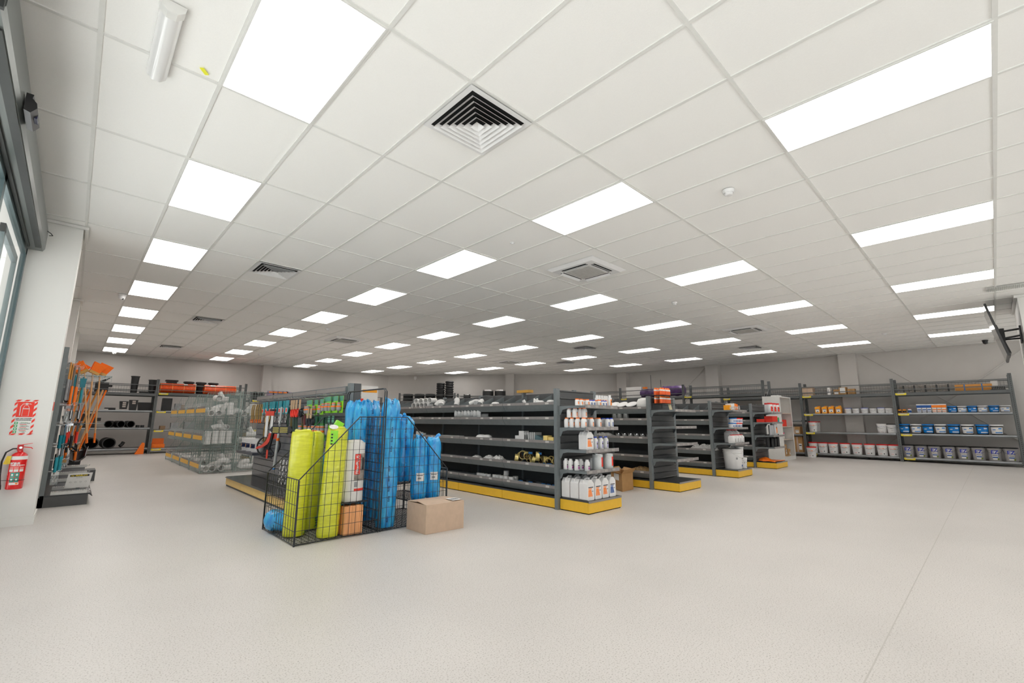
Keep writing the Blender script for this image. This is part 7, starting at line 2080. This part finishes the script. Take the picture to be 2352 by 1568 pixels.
MB().prism([(0.0, 0.420), (0.075, 0.408), (0.085, 0.396), (0.09, 0.398), (0.078, 0.416), (0.0, 0.428)], 'y', -0.008, 0.008).build('lower_lever', M_red, t)
MB().tube([(-0.02, -0.005, 0.405), (-0.055, -0.005, 0.405), (-0.10, 0, 0.37), (-0.118, 0, 0.28), (-0.112, 0, 0.14), (-0.10, 0.0, 0.05), (-0.096, 0.0, 0.01)], 0.0075, 8).build('hose', M_black, t, 60)
MB().tube([(-0.099, 0.0, 0.045), (-0.096, 0.0, 0.0)], 0.0095, 8).build('nozzle', M_black, t, 50)
MB().box(-0.075, -0.055, -0.05, -0.048, 0.255, 0.335).build('spacer_tag', mat('tag_yellow', (0.72, 0.50, 0.03), 0.5), t)
mb = MB(); mb.prism([(-0.105, 0.255), (-0.075, 0.25), (-0.05, 0.335), (-0.085, 0.335)], 'y', -0.042, -0.040); mb.build('yellow_tag', MATS['tag_yellow'], t)
mb = MB(); mb.tube([((r_+0.003)*math.cos(a), (r_+0.003)*math.sin(a), 0.088) for a in [-PI+PI*k/14 for k in range(15)]]+[(-0.09, 0.01, 0.088), (-0.105, -0.01, 0.088)], 0.0022, 5); mb.build('rubber_band', M_black, t)
MB().box(-0.02, 0.02, 0.05, 0.079, 0.20, 0.36).build('wall_bracket', M_black, t)
t = thing('extinguisher_sign', 'red and white striped fire extinguisher sign above the extinguisher', 'sign', (-0.217, yp-0.0005, 0.0))
sx0, sx1, sz0, sz1 = -0.088, 0.088, 0.925, 1.30
MB().box(sx0, sx1, -0.003, 0, sz0, sz1).build('sign_board', M_paper, t)
mb = MB()
def stripe(x0, z0, dx, dz, vert):
    if vert: mb.prism([(x0, z0), (x0+dx, z0+0.025), (x0+dx, z0+dz+0.025), (x0, z0+dz)], 'y', -0.0042, -0.0031)
    else: mb.prism([(x0, z0), (x0+dx, z0), (x0+dx+0.02, z0+dz), (x0+0.02, z0+dz)], 'y', -0.0042, -0.0031)
for k in range(6):
    zz = sz0+0.004+k*0.060
    stripe(sx0+0.004, zz, 0.021, 0.028, True); stripe(sx1-0.025, zz, 0.021, 0.028, True)
for k in range(3):
    stripe(sx0+0.004+k*0.062, sz1-0.020, 0.032, 0.017, False); stripe(sx0+0.004+k*0.062, sz0+0.003, 0.032, 0.015, False)
mb.box(-0.062, 0.062, -0.0042, -0.0031, 1.115, 1.275)
mb.build('red_field', M_redl, t)
mb = MB(); pz = -0.006
mb.tube([(-0.018, pz, 1.125), (-0.018, pz, 1.205), (-0.008, pz, 1.235), (0.018, pz, 1.235), (0.030, pz, 1.205), (0.030, pz, 1.125)], 0.0018, 5, closed=True)
mb.tube([(-0.035, pz, 1.13), (-0.037, pz, 1.225), (-0.022, pz, 1.252), (0.004, pz, 1.255)], 0.0032, 5)
mb.box(-0.016, 0.028, -0.007, -0.005, 1.198, 1.206); mb.box(-0.003, 0.014, -0.007, -0.005, 1.243, 1.262); mb.tube([(0.01, pz, 1.258), (0.042, pz, 1.248)], 0.002, 5); mb.tube([(0.01, pz, 1.252), (0.036, pz, 1.256)], 0.002, 5)
mb.build('pictogram', M_paper, t)
mesh_text('"ABE" DRY POWDER', 0.0135, t, (0, -0.005, 1.098), (PI/2, 0, 0), M_text, 'lettering', 0.0003, 0.98)
mesh_text('FIRE EXTINGUISHER', 0.0135, t, (0, -0.005, 1.082), (PI/2, 0, 0), M_text, 'lettering', 0.0003, 0.93)
for k, s in enumerate(('WOOD, PAPER, TEXTILES', 'FLAMMABLE LIQUIDS', 'ELECTRICAL EQUIPMENT', 'GASES')):
    zz = 1.052-k*0.031
    MB().box(-0.062, -0.036, -0.0042, -0.0031, zz-0.012, zz+0.012).build('green_icon', mat('sign_green', (0.06, 0.42, 0.16), 0.5), t)
    MB().box(-0.054, -0.044, -0.0052, -0.0042, zz-0.006, zz+0.007).build('icon_mark', M_paper, t)
    mesh_text(s, 0.0078, t, (0.016, -0.005, zz-0.004), (PI/2, 0, 0), M_text, 'lettering', 0.0003, 0.9)
    mesh_text('YOU MAY USE ON', 0.007, t, (0.010, -0.005, zz+0.006), (PI/2, 0, 0), MATS['sign_green'], 'lettering', 0.0003, 0.9)
    MB().box(-0.02, 0.03, -0.0042, -0.0031, zz-0.018, zz-0.014).build('red_rule', M_redl, t)
simple('red_marker', 'small red plastic strip stuck on the pillar corner', 'marker', (-0.0145, 6.45, 1.23), MB().box(0, 0.004, -0.045, 0.045, -0.04, 0.055), mat('marker_red', (0.9, 0.04, 0.0), 0.4))
